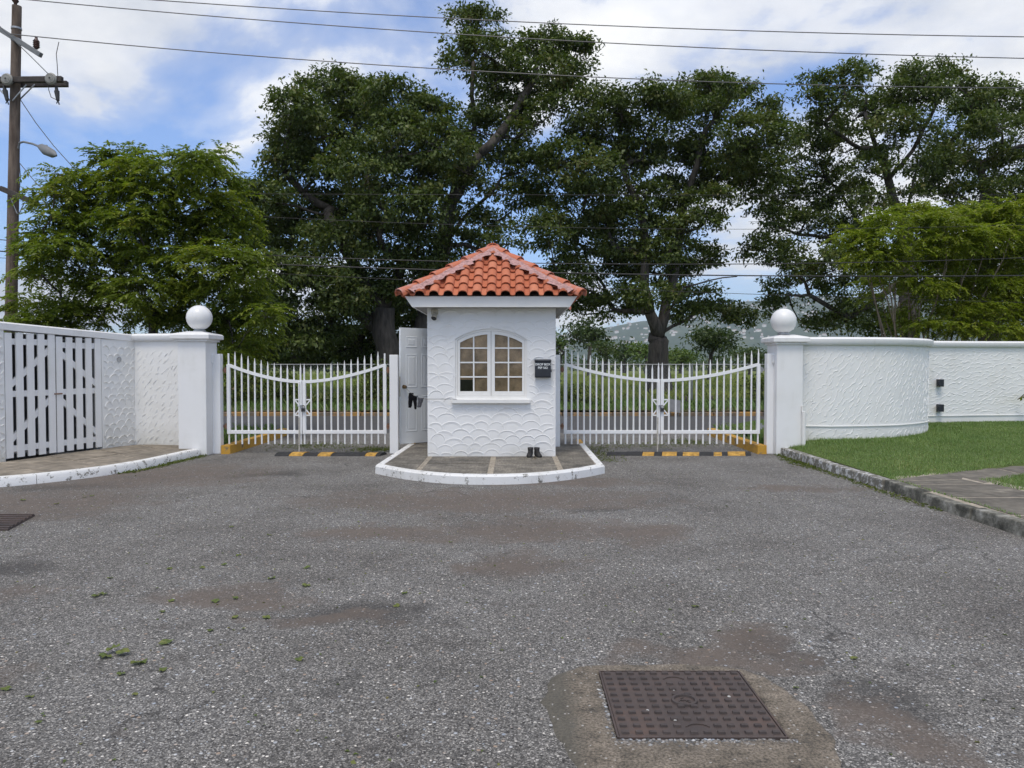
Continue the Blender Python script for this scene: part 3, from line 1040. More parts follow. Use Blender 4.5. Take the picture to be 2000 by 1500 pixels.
for k in range(ns):
    for m_ in range(2):
        t0, t1 = k / ns + 0.0012, (k + 1) / ns - 0.0012
        w0, w1 = m_ * 0.5 + 0.006, (m_ + 1) * 0.5 - 0.006
        cs = []
        for t, w in ((t0, w0), ((t0 + t1) / 2, w0), (t1, w0), (t1, w1), ((t0 + t1) / 2, w1), (t0, w1)):
            p = inL.at(inL.len * t)[0]
            q = wl.at(wl.len * t)[0]
            c = p.lerp(q, w)
            cs.append((c.x, c.y))
        MB().prism(cs, 0.02, PAV + R.uniform(-0.002, 0.003)).build('paving_slab', 'slab_tan', lp)

# ------------------------------------------------------------------ right kerb, path, lawn
rkb = tag(bpy.data.objects.new('kerb', None), 'worn mossy kerb with flaking white paint beside the lawn', None, None, 'structure')
COL.objects.link(rkb)
rkb.location = (4.6, 9, 0)
y = 13.05
first = True
k = 0
while y > 1.0:
    L = R.uniform(0.75, 1.1)
    x = 4.55 + R.uniform(-0.012, 0.012)
    x2 = x + R.uniform(-0.012, 0.012)
    m_ = 'kerb_worn' if y > 9.6 else 'mossy_kerb'
    h = PAV + R.uniform(-0.008, 0.008)
    g = R.uniform(0.008, 0.02)
    MB().add([(x, y - L + g, -0.04), (x + .15, y - L + g, -0.04), (x2 + .15, y, -0.04), (x2, y, -0.04),
              (x + .018, y - L + g, h), (x + .15, y - L + g, h), (x2 + .15, y, h), (x2 + .018, y, h)],
             [(0, 3, 2, 1), (4, 5, 6, 7), (0, 1, 5, 4), (1, 2, 6, 5), (2, 3, 7, 6), (3, 0, 4, 7)]).build('kerb_stone', m_, rkb, bevel=0.014)
    y -= L


def lawn_z(x, y):
    c = lambda a: min(1.0, max(0.0, a))
    return 0.125 + 0.12 * c((x - 4.7) / 0.6) * c((y - 10) / 3) + 0.09 * c((y - 13.2) / 2.6)


UPB = lambda x: 9.42 + (x - 4.68) * 0.535              # edge between lawn and path
LOB = lambda x: 9.62 + (x - 5.95) * 0.535 if x < 9 else 11.2


def in_lawn(x, y):
    e = 0.06 * mnoise.noise((x * 2.2, y * 2.2, 1.0)) + 0.03 * mnoise.noise((x * 7, y * 7, 2.0))
    if x < 4.70 + e * 0.3 or y > 16.4:
        return False
    if x < 4.735 + e * 0.5 and y < 9.5:
        return True
    return y > UPB(x) + e or (x > 5.72 + e + max(0, (9.0 - y)) * 0.02 and y < LOB(x) + e - 0.1)


lw = MB()
gx = np.linspace(4.68, 22, 70)
gy = np.linspace(0.5, 16.6, 60)
for y in gy:
    for x in gx:
        on = y > UPB(x) or (x > 5.75 and y < LOB(x) - 0.1)
        lw.v.append((x, y, lawn_z(x, y) - (0.001 if on else 0.03)))
for j in range(len(gy) - 1):
    for i in range(len(gx) - 1):
        a = j * len(gx) + i
        lw.f.append((a, a + 1, a + len(gx) + 1, a + len(gx)))
struct('lawn', lw, 'lawn_soil', 'short green lawn in front of the curved white wall', smooth='all')
pts = []
while len(pts) < 150000:
    X = rng.uniform(4.66, 13.5, 40000)
    Y = 3.0 + 13.3 * rng.uniform(0, 1, 40000) ** 1.0
    for x, y in zip(X, Y):
        if abs(x) < y * 0.95 + 1.0 and in_lawn(x, y):
            pts.append((x, y, lawn_z(x, y) - 0.006))
            if len(pts) >= 150000:
                break
P = np.array(pts)
N = len(P)
hh = rng.uniform(0.016, 0.042, N)
# longer tufts against the walls and the kerb edge
lg = np.array([1.0 + (1.2 if (p[1] > 12.7 and p[0] < 8.2) else 0) * rng.uniform(0, 1) ** 2 for p in P])
hh *= lg
th = rng.uniform(0, 2 * math.pi, N)
ln = rng.uniform(0.2, 1.1, N) * hh
wd = 0.0042
dx, dy = np.cos(th), np.sin(th)
Vv = np.zeros((N, 3, 3))
Vv[:, 0] = P + np.stack([dy * wd, -dx * wd, np.zeros(N)], 1)
Vv[:, 1] = P - np.stack([dy * wd, -dx * wd, np.zeros(N)], 1)
Vv[:, 2] = P + np.stack([dx * ln, dy * ln, hh], 1)
tag(quads('grass', Vv, 3, 'grass_lawn', None, 'stuff'), 'short mown grass blades covering the lawn')

pth = tag(bpy.data.objects.new('path', None), 'dark paved path slabs between the kerb and the lawn', None, None, 'structure')
COL.objects.link(pth)
pth.location = (5.2, 8, 0)
MB().add([(4.60, 0.5, 0.107), (4.74, 0.5, 0.121), (9.5, 0.5, 0.121), (9.5, 12.6, 0.121), (4.74, 9.62, 0.121), (4.60, 9.6, 0.107)], [(0, 1, 4, 5), (1, 2, 3, 4)]).build('joint_bed', 'slab_joint', pth)
yy = [1.6, 2.55, 3.5, 4.45, 5.4, 6.3, 7.2, 8.15, 9.05]
for a, b in zip(yy, yy[1:]):
    MB().box(4.72, 5.72, a + 0.028, b - 0.028, 0.03, 0.124 + R.uniform(-.002, .003)).build('paving_slab', 'slab_grey', pth)
MB().prism([(4.72, 9.07), (5.6, 9.07), (5.55, 9.42), (4.72, 9.30)], 0.03, 0.124).build('paving_slab', 'slab_grey', pth)
MB().prism([(4.72, 9.34), (5.56, 9.46), (6.0, 10.12), (4.72, 9.44)], 0.03, 0.123).build('paving_slab', 'slab_grey', pth)
for k in range(4):
    x0 = 5.66 + k * 0.95
    q = [(x0, LOB(x0) - 0.30), (x0 + 0.92, LOB(x0 + 0.92) - 0.30), (x0 + 0.92, UPB(x0 + .92) + 0.05), (x0, UPB(x0) + 0.05)]
    MB().prism(q, 0.03, 0.124 + R.uniform(-.002, .003)).build('paving_slab', 'slab_grey', pth)

# ------------------------------------------------------------------ driveway kerbs behind the gates
for nm, pts_, lab in (('driveway_kerb', [(-4.90, 13.1), (-4.90, 14.2), (-4.90, 15.4), (-4.93, 16.6)], 'yellow painted kerb curving away behind the narrower gate'),
                      ('driveway_kerb', [(4.31, 16.6), (4.29, 15.4), (4.28, 14.2), (4.28, 13.1)], 'yellow painted kerb curving away behind the wider gate')):
    pp = Path(pts_)
    sgn = 1
    o = tag(bpy.data.objects.new(nm, None), lab, None, None, 'structure')
    COL.objects.link(o)
    o.location = (pts_[0][0], pts_[0][1], 0)
    for i in range(5):
        pp.sweep([(0.08, -0.03), (0.075, 0.15), (-0.075, 0.15), (-0.08, -0.03)], pp.len * i / 5 + 0.006, pp.len * (i + 1) / 5 - 0.006).build('kerb_stone', 'kerb_yellow', o)
    MB()

# ------------------------------------------------------------------ guard booth
BX0, BX1, BY0, BY1 = -1.30, 0.67, 11.80, 14.20
BZ0, BZ1 = PAV, 2.43
bth = thing('guard_booth', 'small white plastered guard booth with a red tiled hipped roof', 'guard booth', ((BX0 + BX1) / 2, (BY0 + BY1) / 2, PAV))
WX0, WX1, WZ0, WZS, WZT = -0.873, 0.228, 1.015, 1.925, 2.085
wcx, whw = (WX0 + WX1) / 2, (WX1 - WX0) / 2
rise = WZT - WZS
RAD = (whw ** 2 + rise ** 2) / (2 * rise)


def arch(x, inset_=0.0):
    """height of the arched head at x, moved in by inset_"""
    r = RAD - inset_
    d = min(abs(x - wcx), r - 1e-4)
    return WZT - RAD + math.sqrt(r * r - d * d)


T = 0.14
w = MB()
xa = [WX0 + (WX1 - WX0) * i / 16 for i in range(17)]
for yf, sgn in ((BY0, 1), (BY0 + T, -1)):
    def quad(a, b, c, d):
        w.add([a, b, c, d], [(0, 1, 2, 3) if sgn > 0 else (3, 2, 1, 0)])
    x0_, x1_ = (BX0, BX1)
    quad((x0_, yf, BZ0), (x1_, yf, BZ0), (x1_, yf, WZ0), (x0_, yf, WZ0))
    quad((x0_, yf, WZ0), (WX0, yf, WZ0), (WX0, yf, BZ1), (x0_, yf, BZ1))
    quad((WX1, yf, WZ0), (x1_, yf, WZ0), (x1_, yf, BZ1), (WX1, yf, BZ1))
    for a, b in zip(xa, xa[1:]):
        quad((a, yf, arch(a)), (b, yf, arch(b)), (b, yf, BZ1), (a, yf, BZ1))
for a, b in zip(xa, xa[1:]):                              # reveals
    w.add([(a, BY0, arch(a)), (a, BY0 + T, arch(a)), (b, BY0 + T, arch(b)), (b, BY0, arch(b))], [(0, 1, 2, 3)])
w.add([(WX0, BY0, WZ0), (WX0, BY0 + T, WZ0), (WX0, BY0 + T, WZS), (WX0, BY0, WZS)], [(0, 1, 2, 3)])
w.add([(WX1, BY0, WZ0), (WX1, BY0 + T, WZ0), (WX1, BY0 + T, WZS), (WX1, BY0, WZS)], [(3, 2, 1, 0)])
w.add([(WX0, BY0, WZ0), (WX1, BY0, WZ0), (WX1, BY0 + T, WZ0), (WX0, BY0 + T, WZ0)], [(0, 1, 2, 3)])
DY0, DY1, DZ = 13.20, 14.02, 2.20                           # door opening in the side wall
w.box(BX0, BX0 + T, BY0 + T, DY0, BZ0, BZ1)
w.box(BX0, BX0 + T, DY1, BY1, BZ0, BZ1)
w.box(BX0, BX0 + T, DY0, DY1, DZ, BZ1)
w.box(BX1 - T, BX1, BY0 + T, BY1, BZ0, BZ1)
w.box(BX0 + T, BX1 - T, BY1 - T, BY1, BZ0, BZ1)
w.add([(BX0, BY0, BZ0), (BX0, BY0 + T, BZ0), (BX0, BY0 + T, BZ1), (BX0, BY0, BZ1)], [(3, 2, 1, 0)])
w.add([(BX1, BY0, BZ0), (BX1, BY0 + T, BZ0), (BX1, BY0 + T, BZ1), (BX1, BY0, BZ1)], [(0, 1, 2, 3)])
wall_o = w.build('wall', 'plaster', bth)
MB().box(BX0 + T, BX1 - T, BY0 + T, BY1 - T, PAV, PAV + 0.01).build('floor', 'painted_shade', bth)
MB().box(BX0 + T, BX1 - T, BY0 + T, BY1 - T, 2.38, 2.40).build('ceiling', 'painted_shade', bth)
MB().box(BX0 + T + 0.01, BX1 - T - 0.01, BY1 - T - 0.02, BY1 - T - 0.003, PAV + 0.01, 2.38).build('shade_sheet', 'painted_shade', bth)  # added dark sheets: shade of the booth interior put into their colour
MB().box(BX1 - T - 0.02, BX1 - T - 0.003, BY0 + T + 0.01, BY1 - T - 0.03, PAV + 0.01, 2.38).build('shade_sheet', 'painted_shade', bth)


def hole_front(u, v):
    x, z = BX0 + u, BZ0 + v
    if WX0 - 0.008 < x < WX1 + 0.008 and WZ0 - 0.10 < z < (arch(min(max(x, WX0), WX1)) + 0.006):
        return True
    return 0.345 < x < 0.6 and 1.32 < z < 1.62


f_front = lambda u, v, h: (BX0 + u, BY0 - h, BZ0 + v)
f_left = lambda u, v, h: (BX0 - h, BY1 - u, BZ0 + v)
f_right = lambda u, v, h: (BX1 + h, BY0 + u, BZ0 + v)
rel = fans(f_front, 0, BX1 - BX0, 0.0, 2.275, 0.25, 0.112, hole_front, 4)
a = fans(f_left, 0, BY1 - BY0, 0.0, 2.275, 0.25, 0.112, lambda u, v: DY0 - .05 < BY1 - u < DY1 + .05 and v < DZ - PAV + .05, 5)
b = fans(f_right, 0, BY1 - BY0, 0.0, 2.275, 0.25, 0.112, None, 6)
for m_ in (a, b):
    rel.add(m_.v, m_.f)
tag(rel.build('plaster_ridges', 'plaster', wall_o), kind='stuff')

# window
win = MB()
yf = BY0 + 0.012


def frame_arch(mb, inset0, inset1, y0, y1, zb):
    """arched frame member between two insets of the opening"""
    pts0, pts1 = [], []
    for ins, lst in ((inset0, pts0), (inset1, pts1)):
        xl, xr = WX0 + ins, WX1 - ins
        lst.append((xl, zb))
        for i in range(17):
            x = xl + (xr - xl) * i / 16
            lst.append((x, arch(x, ins)))
        lst.append((xr, zb))
    for (a0, b0), (a1, b1) in zip(zip(pts0, pts0[1:]), zip(pts1, pts1[1:])):
        vs = [(p[0], y, p[1]) for y in (y0, y1) for p in (a0, b0, b1, a1)]
        mb.add(vs, [(3, 2, 1, 0), (4, 5, 6, 7), (0, 1, 5, 4), (2, 3, 7, 6)])


frame_arch(win, 0.001, 0.032, BY0 + 0.022, BY0 + 0.115, WZ0 + 0.0)
win.box(WX0 + 0.032, WX1 - 0.032, BY0 + 0.024, BY0 + 0.115, WZ0, WZ0 + 0.035)
wn = win.build('window', 'trim_white', bth, smooth=True)
MB().box(WX0 - 0.055, WX1 + 0.055, BY0 - 0.075, BY0 + 0.06, WZ0 - 0.075, WZ0 - 0.012).build('window_sill', 'trim_white', bth, bevel=0.008)


def clipped_bar(mb, x0, x1, y0, y1, z0, z1, ins):
    """upright bar whose head follows the arch"""
    vs = [(x, y, z) for y in (y0, y1) for x, z in ((x0, z0), (x1, z0), (x1, min(z1, arch(x1, ins))), (x0, min(z1, arch(x0, ins))))]
    mb.add(vs, [(0, 1, 2, 3), (7, 6, 5, 4), (0, 4, 5, 1), (1, 5, 6, 2), (2, 6, 7, 3), (3, 7, 4, 0)])


ys0, ys1 = BY0 + 0.032, BY0 + 0.075
for side in (0, 1):
    xl, xr = (WX0 + 0.034, wcx - 0.003) if side == 0 else (wcx + 0.003, WX1 - 0.034)
    st, sm = 0.038, 0.055
    sb = MB()
    zb = WZ0 + 0.037
    ol, orr = (st, sm) if side == 0 else (sm, st)
    clipped_bar(sb, xl, xl + ol, ys0, ys1, zb, 9, 0.034)
    clipped_bar(sb, xr - orr, xr, ys0, ys1, zb, 9, 0.034)
    gl, gr = xl + ol, xr - orr
    sb.box(gl, gr, ys0, ys1, zb, zb + 0.07)
    for i in range(8):                                     # curved head rail
        a_, b_ = gl + (gr - gl) * i / 8, gl + (gr - gl) * (i + 1) / 8
        vs = [(x, y, z) for y in (ys0, ys1) for x, z in ((a_, arch(a_, 0.085)), (b_, arch(b_, 0.085)), (b_, arch(b_, 0.034)), (a_, arch(a_, 0.034)))]
        sb.add(vs, [(0, 1, 2, 3), (7, 6, 5, 4), (0, 4, 5, 1), (2, 6, 7, 3)])
    sb.build('sash', 'trim_white', wn)
    mid = (gl + gr) / 2
    rows = [zb + 0.07 + k * 0.222 for k in range(5)]
    mn = MB()
    clipped_bar(mn, mid - 0.011, mid + 0.011, ys0 + 0.008, ys1 - 0.004, zb + 0.07, 9, 0.083)
    for z in rows[1:4]:
        mn.box(gl, mid - 0.011, ys0 + 0.010, ys1 - 0.006, z - 0.011, z + 0.011)
        mn.box(mid + 0.011, gr, ys0 + 0.010, ys1 - 0.006, z - 0.011, z + 0.011)
    mn.build('glazing_bars', 'trim_white', wn)
    for cI, (pa, pb) in enumerate(((gl, mid - 0.011), (mid + 0.011, gr))):
        for k in range(4):
            z0 = rows[k] + (0.011 if k else 0)
            pn = MB()
            if k < 3:
                pn.box(pa, pb, BY0 + 0.054, BY0 + 0.058, z0, rows[k + 1] - 0.011)
            else:
                xs_ = [pa + (pb - pa) * i / 4 for i in range(5)]
                for a_, b_ in zip(xs_, xs_[1:]):
                    vs = [(x, y, z) for y in (BY0 + .054, BY0 + .058) for x, z in ((a_, z0), (b_, z0), (b_, arch(b_, 0.084)), (a_, arch(a_, 0.084)))]
                    pn.add(vs, [(0, 1, 2, 3), (7, 6, 5, 4)])
            pn.build('pane', 'glass', wn)
# cardboard taped up inside the glass
cbi = 0
for pts_, yo, lab in (
        ([(WX0 + .02, 1.30), (-0.60, 1.30), (-0.60, WZ0 + .02), (wcx - .005, WZ0 + .02), (wcx - .005, 2.04), (WX0 + .02, 1.9)], 0.082, 'brown cardboard sheet behind the left window sash with a missing corner'),
        ([(wcx + .0, WZ0 + .02), (WX1 - .02, WZ0 + .02), (WX1 - .02, 1.9), (wcx, 2.04)], 0.088, 'brown cardboard sheet behind the right window sash'),
        ([(-0.45, 1.06), (-0.36, 1.06), (-0.36, 1.22), (-0.45, 1.22)], 0.076, 'small pale cardboard scrap behind the lower window pane')):
    c = MB()
    n = len(pts_)
    vs = [(x, BY0 + yo, z) for x, z in pts_] + [(x, BY0 + yo + 0.004, z) for x, z in pts_]
    c.add(vs, [tuple(range(n)), tuple(range(2 * n - 1, n - 1, -1))] + [(i, n + i, n + (i + 1) % n, (i + 1) % n) for i in range(n)])
    tag(c.build('cardboard_sheet', 'cardboard'), lab, 'cardboard')

# fascia and soffit
cx, cy = (BX0 + BX1) / 2, (BY0 + BY1) / 2
hw, hd = (BX1 - BX0) / 2, (BY1 - BY0) / 2


def ring(o, z, oy=None):
    oy = o if oy is None else oy
    return [(cx - hw - o, cy - hd - oy, z), (cx + hw + o, cy - hd - oy, z), (cx + hw + o, cy + hd + oy, z), (cx - hw - o, cy + hd + oy, z)]


fz0, fz1 = 2.395, 2.555
for i in range(4):
    j = (i + 1) % 4
    vs = [ring(0.195, fz0, .285)[i], ring(0.195, fz0, .285)[j], ring(0.305, fz1, .285)[j], ring(0.305, fz1, .285)[i], ring(0.17, fz0, .26)[i], ring(0.17, fz0, .26)[j], ring(0.28, fz1, .26)[j], ring(0.28, fz1, .26)[i]]
    MB().add(vs, [(0, 1, 2, 3), (7, 6, 5, 4), (4, 5, 1, 0), (3, 2, 6, 7)]).build('fascia_board', 'trim_white', bth)
for s in (-1, 1):                                           # side soffits of narrow boards
    for k in range(3):
        xa_ = cx + s * (hw + 0.004 + k * 0.057)
        xb_ = xa_ + s * 0.052
        MB().box(min(xa_, xb_), max(xa_, xb_), cy - hd - 0.255, cy + hd + 0.255, fz0 + 0.004, fz0 + 0.016).build('soffit_board', 'soffit_board', bth)
for s in (-1, 1):
    for k in range(4):
        ya_ = cy + s * (hd + 0.004 + k * 0.057)
        yb_ = ya_ + s * 0.052
        MB().box(cx - hw, cx + hw, min(ya_, yb_), max(ya_, yb_), fz0 + 0.004, fz0 + 0.016).build('soffit_board', 'soffit_board', bth)

# tiled roof
OV = 0.33
EX, EY = hw + OV, hd + OV
ZE, ZA = 2.545, 3.40
RH = EY - EX
slope = math.atan2(ZA - ZE, EX)
SL = EX / math.cos(slope)
rfm = MB()
rv = ring(OV - 0.05, ZE + 0.005) + [(cx, cy - RH, ZA - 0.02), (cx, cy + RH, ZA - 0.02)]
rfm.add(rv, [(0, 1, 4), (1, 2, 5, 4), (2, 3, 5), (3, 0, 4, 5), (3, 2, 1, 0)])
roof = rfm.build('roof', 'arm_wood', bth)
TW = 0.213


def tile_profile():
    pr = []
    hwid, hgt = 0.142, 0.070
    for i in range(9):
        t = math.pi * i / 8
        pr.append((hwid / 2 - math.cos(t) * hwid / 2, math.sin(t) ** 0.8 * hgt if 0 < i < 8 else 0.0))
    pr += [(hwid + 0.022, -0.010), (TW - 0.018, -0.010), (TW, 0.0)]
    return pr


def tile_bm(L):
    bm = bmesh.new()
    pr = tile_profile()
    top, bot = [], []
    for y, lift, th_ in ((0.0, 0.042, 0.015), (L, 0.004, 0.010)):
        top.append([bm.verts.new((x, y, z + lift)) for x, z in pr])
        bot.append([bm.verts.new((x, y, z + lift - th_)) for x, z in pr])
    for i in range(len(pr) - 1):
        bm.faces.new((top[0][i], top[0][i + 1], top[1][i + 1], top[1][i]))
        bm.faces.new((bot[0][i + 1], bot[0][i], bot[1][i], bot[1][i + 1]))
        bm.faces.new((bot[0][i], bot[0][i + 1], top[0][i + 1], top[0][i]))
    for f in bm.faces:
        f.smooth = True
    return bm


NR = 6
EXPO = SL / NR
bm = tile_bm(EXPO + 0.07)
tile_me = bpy.data.meshes.new('roof_tile')
bm.to_mesh(tile_me)
bm.free()
tile_me.materials.append(MAT['terracotta'])
try:
    tile_me.set_sharp_from_angle(angle=math.radians(50))
except Exception:
    pass
corners = ring(OV, ZE)
apexF, apexB = Vector((cx, cy - RH, ZA)), Vector((cx, cy + RH, ZA))
hips = [(Vector(corners[0]), apexF), (Vector(corners[1]), apexF), (Vector(corners[2]), apexB), (Vector(corners[3]), apexB)]
rt = random.Random(3)
for fi in range(4):
    ang = fi * math.pi / 2
    half = EX if fi % 2 == 0 else EY
    dist = EY if fi % 2 == 0 else EX
    e_x = Vector((math.cos(ang), math.sin(ang), 0))
    inw = Vector((-math.sin(ang), math.cos(ang), 0))
    e_y = inw * math.cos(slope) + Vector((0, 0, math.sin(slope)))
    e_z = e_x.cross(e_y)
    O = Vector((cx, cy, ZE)) - inw * dist
    h0, h1 = hips[fi], hips[(fi + 1) % 4]
    for r in range(NR):
        ncol = int(half / TW) + 2
        for c in range(-ncol, ncol + 1):
            x0 = c * TW - 0.064 + 0.0
            if fi % 2:
                x0 = c * TW - 0.064
            y0 = r * EXPO - 0.015
            hmax = half - y0 * math.cos(slope)
            if x0 > hmax or x0 + TW < -hmax:
                continue
            M = Matrix.Translation(O + e_x * (x0 + rt.uniform(-.002, .002)) + e_y * (y0 + rt.uniform(-.004, .004)) + e_z * (0.004 + rt.uniform(0, .003)))
            M = M @ Matrix((e_x, e_y, e_z)).transposed().to_4x4()
            hlow = half - (y0 + EXPO + 0.07) * math.cos(slope)
            if x0 > -hlow + 0.02 and x0 + TW < hlow - 0.02:
                instance('roof_tile', tile_me, roof, M)
            else:
                bm = tile_bm(EXPO + 0.07)
                bm.transform(M)
                for (p, q), inside in ((h0, 1), (h1, 1)):
                    d = (q - p)
                    nrm = Vector((d.y, -d.x, 0)).normalized()
                    mid_ = Vector((cx, cy, 0)) - inw * (dist * 0.9)
                    if (mid_ - p).dot(nrm) > 0:
                        nrm = -nrm
                    bmesh.ops.bisect_plane(bm, geom=bm.verts[:] + bm.edges[:] + bm.faces[:], plane_co=p, plane_no=nrm, clear_outer=True)
                if len(bm.faces) >= 6:
                    org = worg(roof)
                    bm.transform(Matrix.Translation(-org))
                    me = bpy.data.meshes.new('roof_tile')
                    bm.to_mesh(me)
                    me.materials.append(MAT['terracotta'])
                    o = bpy.data.objects.new('roof_tile', me)
                    COL.objects.link(o)
                    o.parent = roof
                bm.free()
# hip and ridge caps, bedded in mortar
for p, q in hips + [(apexF, apexB)]:
    d = q - p
    L = d.length
    d.normalize()
    s = d.cross(Vector((0, 0, 1))).normalized()
    u = s.cross(d)
    ncap = 6 if L > 1 else 1
    p2 = p - d * 0.03
    L += 0.10
    for k in range(ncap):
        a0, a1 = L * k / ncap - 0.015, L * (k + 1) / ncap + 0.045
        vs, fs = [], []
        for t_, rr, lift in ((a0, 0.098, 0.052), ((a0 + a1) / 2, 0.090, 0.040), (a1, 0.080, 0.026)):
            c_ = p2 + d * t_ + u * lift
            for th_ in (0, -0.014):
                for i in range(9):
                    t2 = math.pi * (-0.08 + 1.16 * i / 8)
                    vs.append(c_ + s * math.cos(t2) * (rr + th_) + u * math.sin(t2) * (rr + th_) * 0.95)
        for m_ in range(2):
            for i in range(8):
                a_ = m_ * 18 + i
                fs.append((a_, a_ + 1, a_ + 19, a_ + 18))
                fs.append((a_ + 9 + 1, a_ + 9, a_ + 27, a_ + 28))
        for i in range(8):
            fs.append((i + 1, i, 9 + i, 10 + i))
        MB().add(vs, fs).build('hip_cap', 'hip_tile', roof, smooth=True)
    # mortar: lumpy fillet on each side of the caps
    mo = MB()
    m_n = max(4, int(L / 0.06))
    for i in range(m_n + 1):
        t_ = 0.10 + (L - 0.12) * i / m_n
        wv = 0.20 + 0.045 * math.sin(t_ * 29.0) + rt.uniform(-.02, .02)
        c_ = p2 + d * t_
        drop = 0.20 if L > 1 else 0.5
        for kx in (-1, -0.55, 0, 0.55, 1):
            mo.v.append(c_ + s * kx * wv + u * (0.100 - abs(kx) * wv * drop + rt.uniform(-.006, .006) - (0.03 if abs(kx) == 1 else 0)))
    for i in range(m_n):
        for kx in range(4):
            a_ = i * 5 + kx
            mo.f.append((a_, a_ + 1, a_ + 6, a_ + 5))
    mo.v = [tuple(v_) for v_ in mo.v]
    mo.build('mortar_bed', 'mortar', roof, smooth='all')
ap = MB()
for zc in (apexF, ):
    ap.lathe([(0.20, -0.06), (0.17, 0.02), (0.125, 0.075), (0.07, 0.112), (0.02, 0.125)], zc + Vector((0, 0.03, 0.0)), 14)
ap.v = [(x + R.uniform(-.008, .008), y_, z + R.uniform(-.006, .006)) for x, y_, z in ap.v]
ap.build('mortar_cap', 'hip_tile', roof, smooth='all')

# door, swung open
hinge, knobE = Vector((-1.345, 14.0)), Vector((-1.955, 13.47))
dd = (knobE - hinge).normalized()
hinge = knobE - dd * 0.80
dn = Vector((-dd.y, dd.x))                       # towards the camera?
if dn.y > 0:
    dn = -dn
D0, D1 = PAV + 0.015, PAV + 2.06


def dpt(u, z, h):
    """u from hinge edge, h out of the door face on the camera side"""
    p = hinge + dd * u + dn * h
    return (p.x, p.y, z)


def dbox(mb, u0, u1, z0, z1, h0, h1):
    vs = [dpt(u, z, h) for z in (z0, z1) for h in (h0, h1) for u in (u0, u1)]
    return mb.add(vs, [(0, 2, 3, 1), (4, 5, 7, 6), (0, 1, 5, 4), (2, 6, 7, 3), (0, 4, 6, 2), (1, 3, 7, 5)])


door = dbox(MB(), 0, 0.80, D0, D1, -0.04, 0).build('door', 'door_white', bth)
for u0, u1 in ((0.12, 0.36), (0.45, 0.69)):
    for z0, z1 in ((0.22, 0.86), (1.0, 1.60), (1.71, 1.91)):
        z0 += PAV
        z1 += PAV
        pm_ = MB()
        # moulded panel: sunk groove between two ridges
        rings_ = []
        for ins, h in ((0, 0.001), (0.012, 0.006), (0.026, 0.002), (0.045, 0.0025), (0.06, 0.006)):
            rings_.append([dpt(u0 + ins, z0 + ins, h), dpt(u1 - ins, z0 + ins, h), dpt(u1 - ins, z1 - ins, h), dpt(u0 + ins, z1 - ins, h)])
        for a_, b_ in zip(rings_, rings_[1:]):
            pm_.add(a_ + b_, [(i, (i + 1) % 4, 4 + (i + 1) % 4, 4 + i) for i in range(4)])
        pm_.add(rings_[-1], [(0, 1, 2, 3)])
        pm_.build('door_panel', 'door_white', door)
kn = MB()
kc = Vector(dpt(0.735, 1.02 + PAV, 0))
n3 = Vector((dn.x, dn.y, 0))
kn.tube([kc, kc + n3 * 0.008], 0.034, 14)
kn.tube([kc + n3 * 0.008, kc + n3 * 0.035], 0.012, 10)
kn.tube([kc + n3 * 0.035, kc + n3 * 0.042, kc + n3 * 0.055, kc + n3 * 0.068, kc + n3 * 0.073], [0.014, 0.026, 0.031, 0.025, 0.010], 14)
kn.build('door_knob', 'brass', door, smooth=True)
for z in (0.3, 1.05, 1.8):
    MB().tube([(hinge.x - dn.x * -.005, hinge.y - .005, PAV + z), (hinge.x, hinge.y - .005, PAV + z + 0.1)], 0.009, 8).build('hinge', 'galvanised', door)
dbox(MB(), 0.17, 0.22, D0 + 0.22, D0 + 0.33, 0.001, 0.03).build('door_stop', 'black_box', door)
dbox(MB(), 0.8, 0.806, 0.85 + PAV, 1.2 + PAV, -0.033, -0.007).build('latch_plate', 'old_paint', door)

# security light under the eave
sl_ = thing('flood_light', 'small cream flood light under the eave of the guard booth', 'lamp', (-1.18, 11.8, 2.3))
MB().box(-1.235, -1.135, 11.755, 11.799, 2.30, 2.38).build('bracket', 'mould_cream', sl_, bevel=0.006)
m_ = MB()
m_.tube([(-1.17, 11.77, 2.31), (-1.19, 11.72, 2.24)], [0.030, 0.046], 12)
m_.build('lamp_head', 'mould_cream', sl_, smooth=True)
MB().tube([(-1.1895, 11.7215, 2.2415), (-1.1915, 11.716, 2.236)], [0.040, 0.040], 12).build('lens', 'dark_metal', sl_)

# drop box with its lettering
db = thing('drop_box', 'black metal drop box with white lettering on the booth wall', 'mailbox', (0.47, 11.79, 1.33))
x0, x1, z0, z1 = 0.350, 0.592, 1.335, 1.612
MB().box(x0, x1, 11.69, 11.792, z0, z1 - 0.03).build('body', 'black_box', db, bevel=0.006)
MB().add([(x0 - .006, 11.675, z1 - .03), (x1 + .006, 11.675, z1 - .03), (x1 + .006, 11.792, z1 - .03), (x0 - .006, 11.792, z1 - .03),
          (x0 - .006, 11.675, z1 - .015), (x1 + .006, 11.675, z1 - .015), (x1 + .006, 11.792, z1 + .004), (x0 - .006, 11.792, z1 + .004)],
         [(3, 2, 1, 0), (4, 5, 6, 7), (0, 1, 5, 4), (1, 2, 6, 5), (2, 3, 7, 6), (3, 0, 4, 7)]).build('lid', 'black_box', db)
MB().box(x0 + .006, x1 - .006, 11.682, 11.69, z0 + 0.02, 1.465).build('front_door', 'black_box', db, bevel=0.003)
MB().tube([(x1 + .0, 11.72, 1.44), (x1 + .014, 11.72, 1.44)], 0.022, 12).build('lock', 'dark_metal', db)


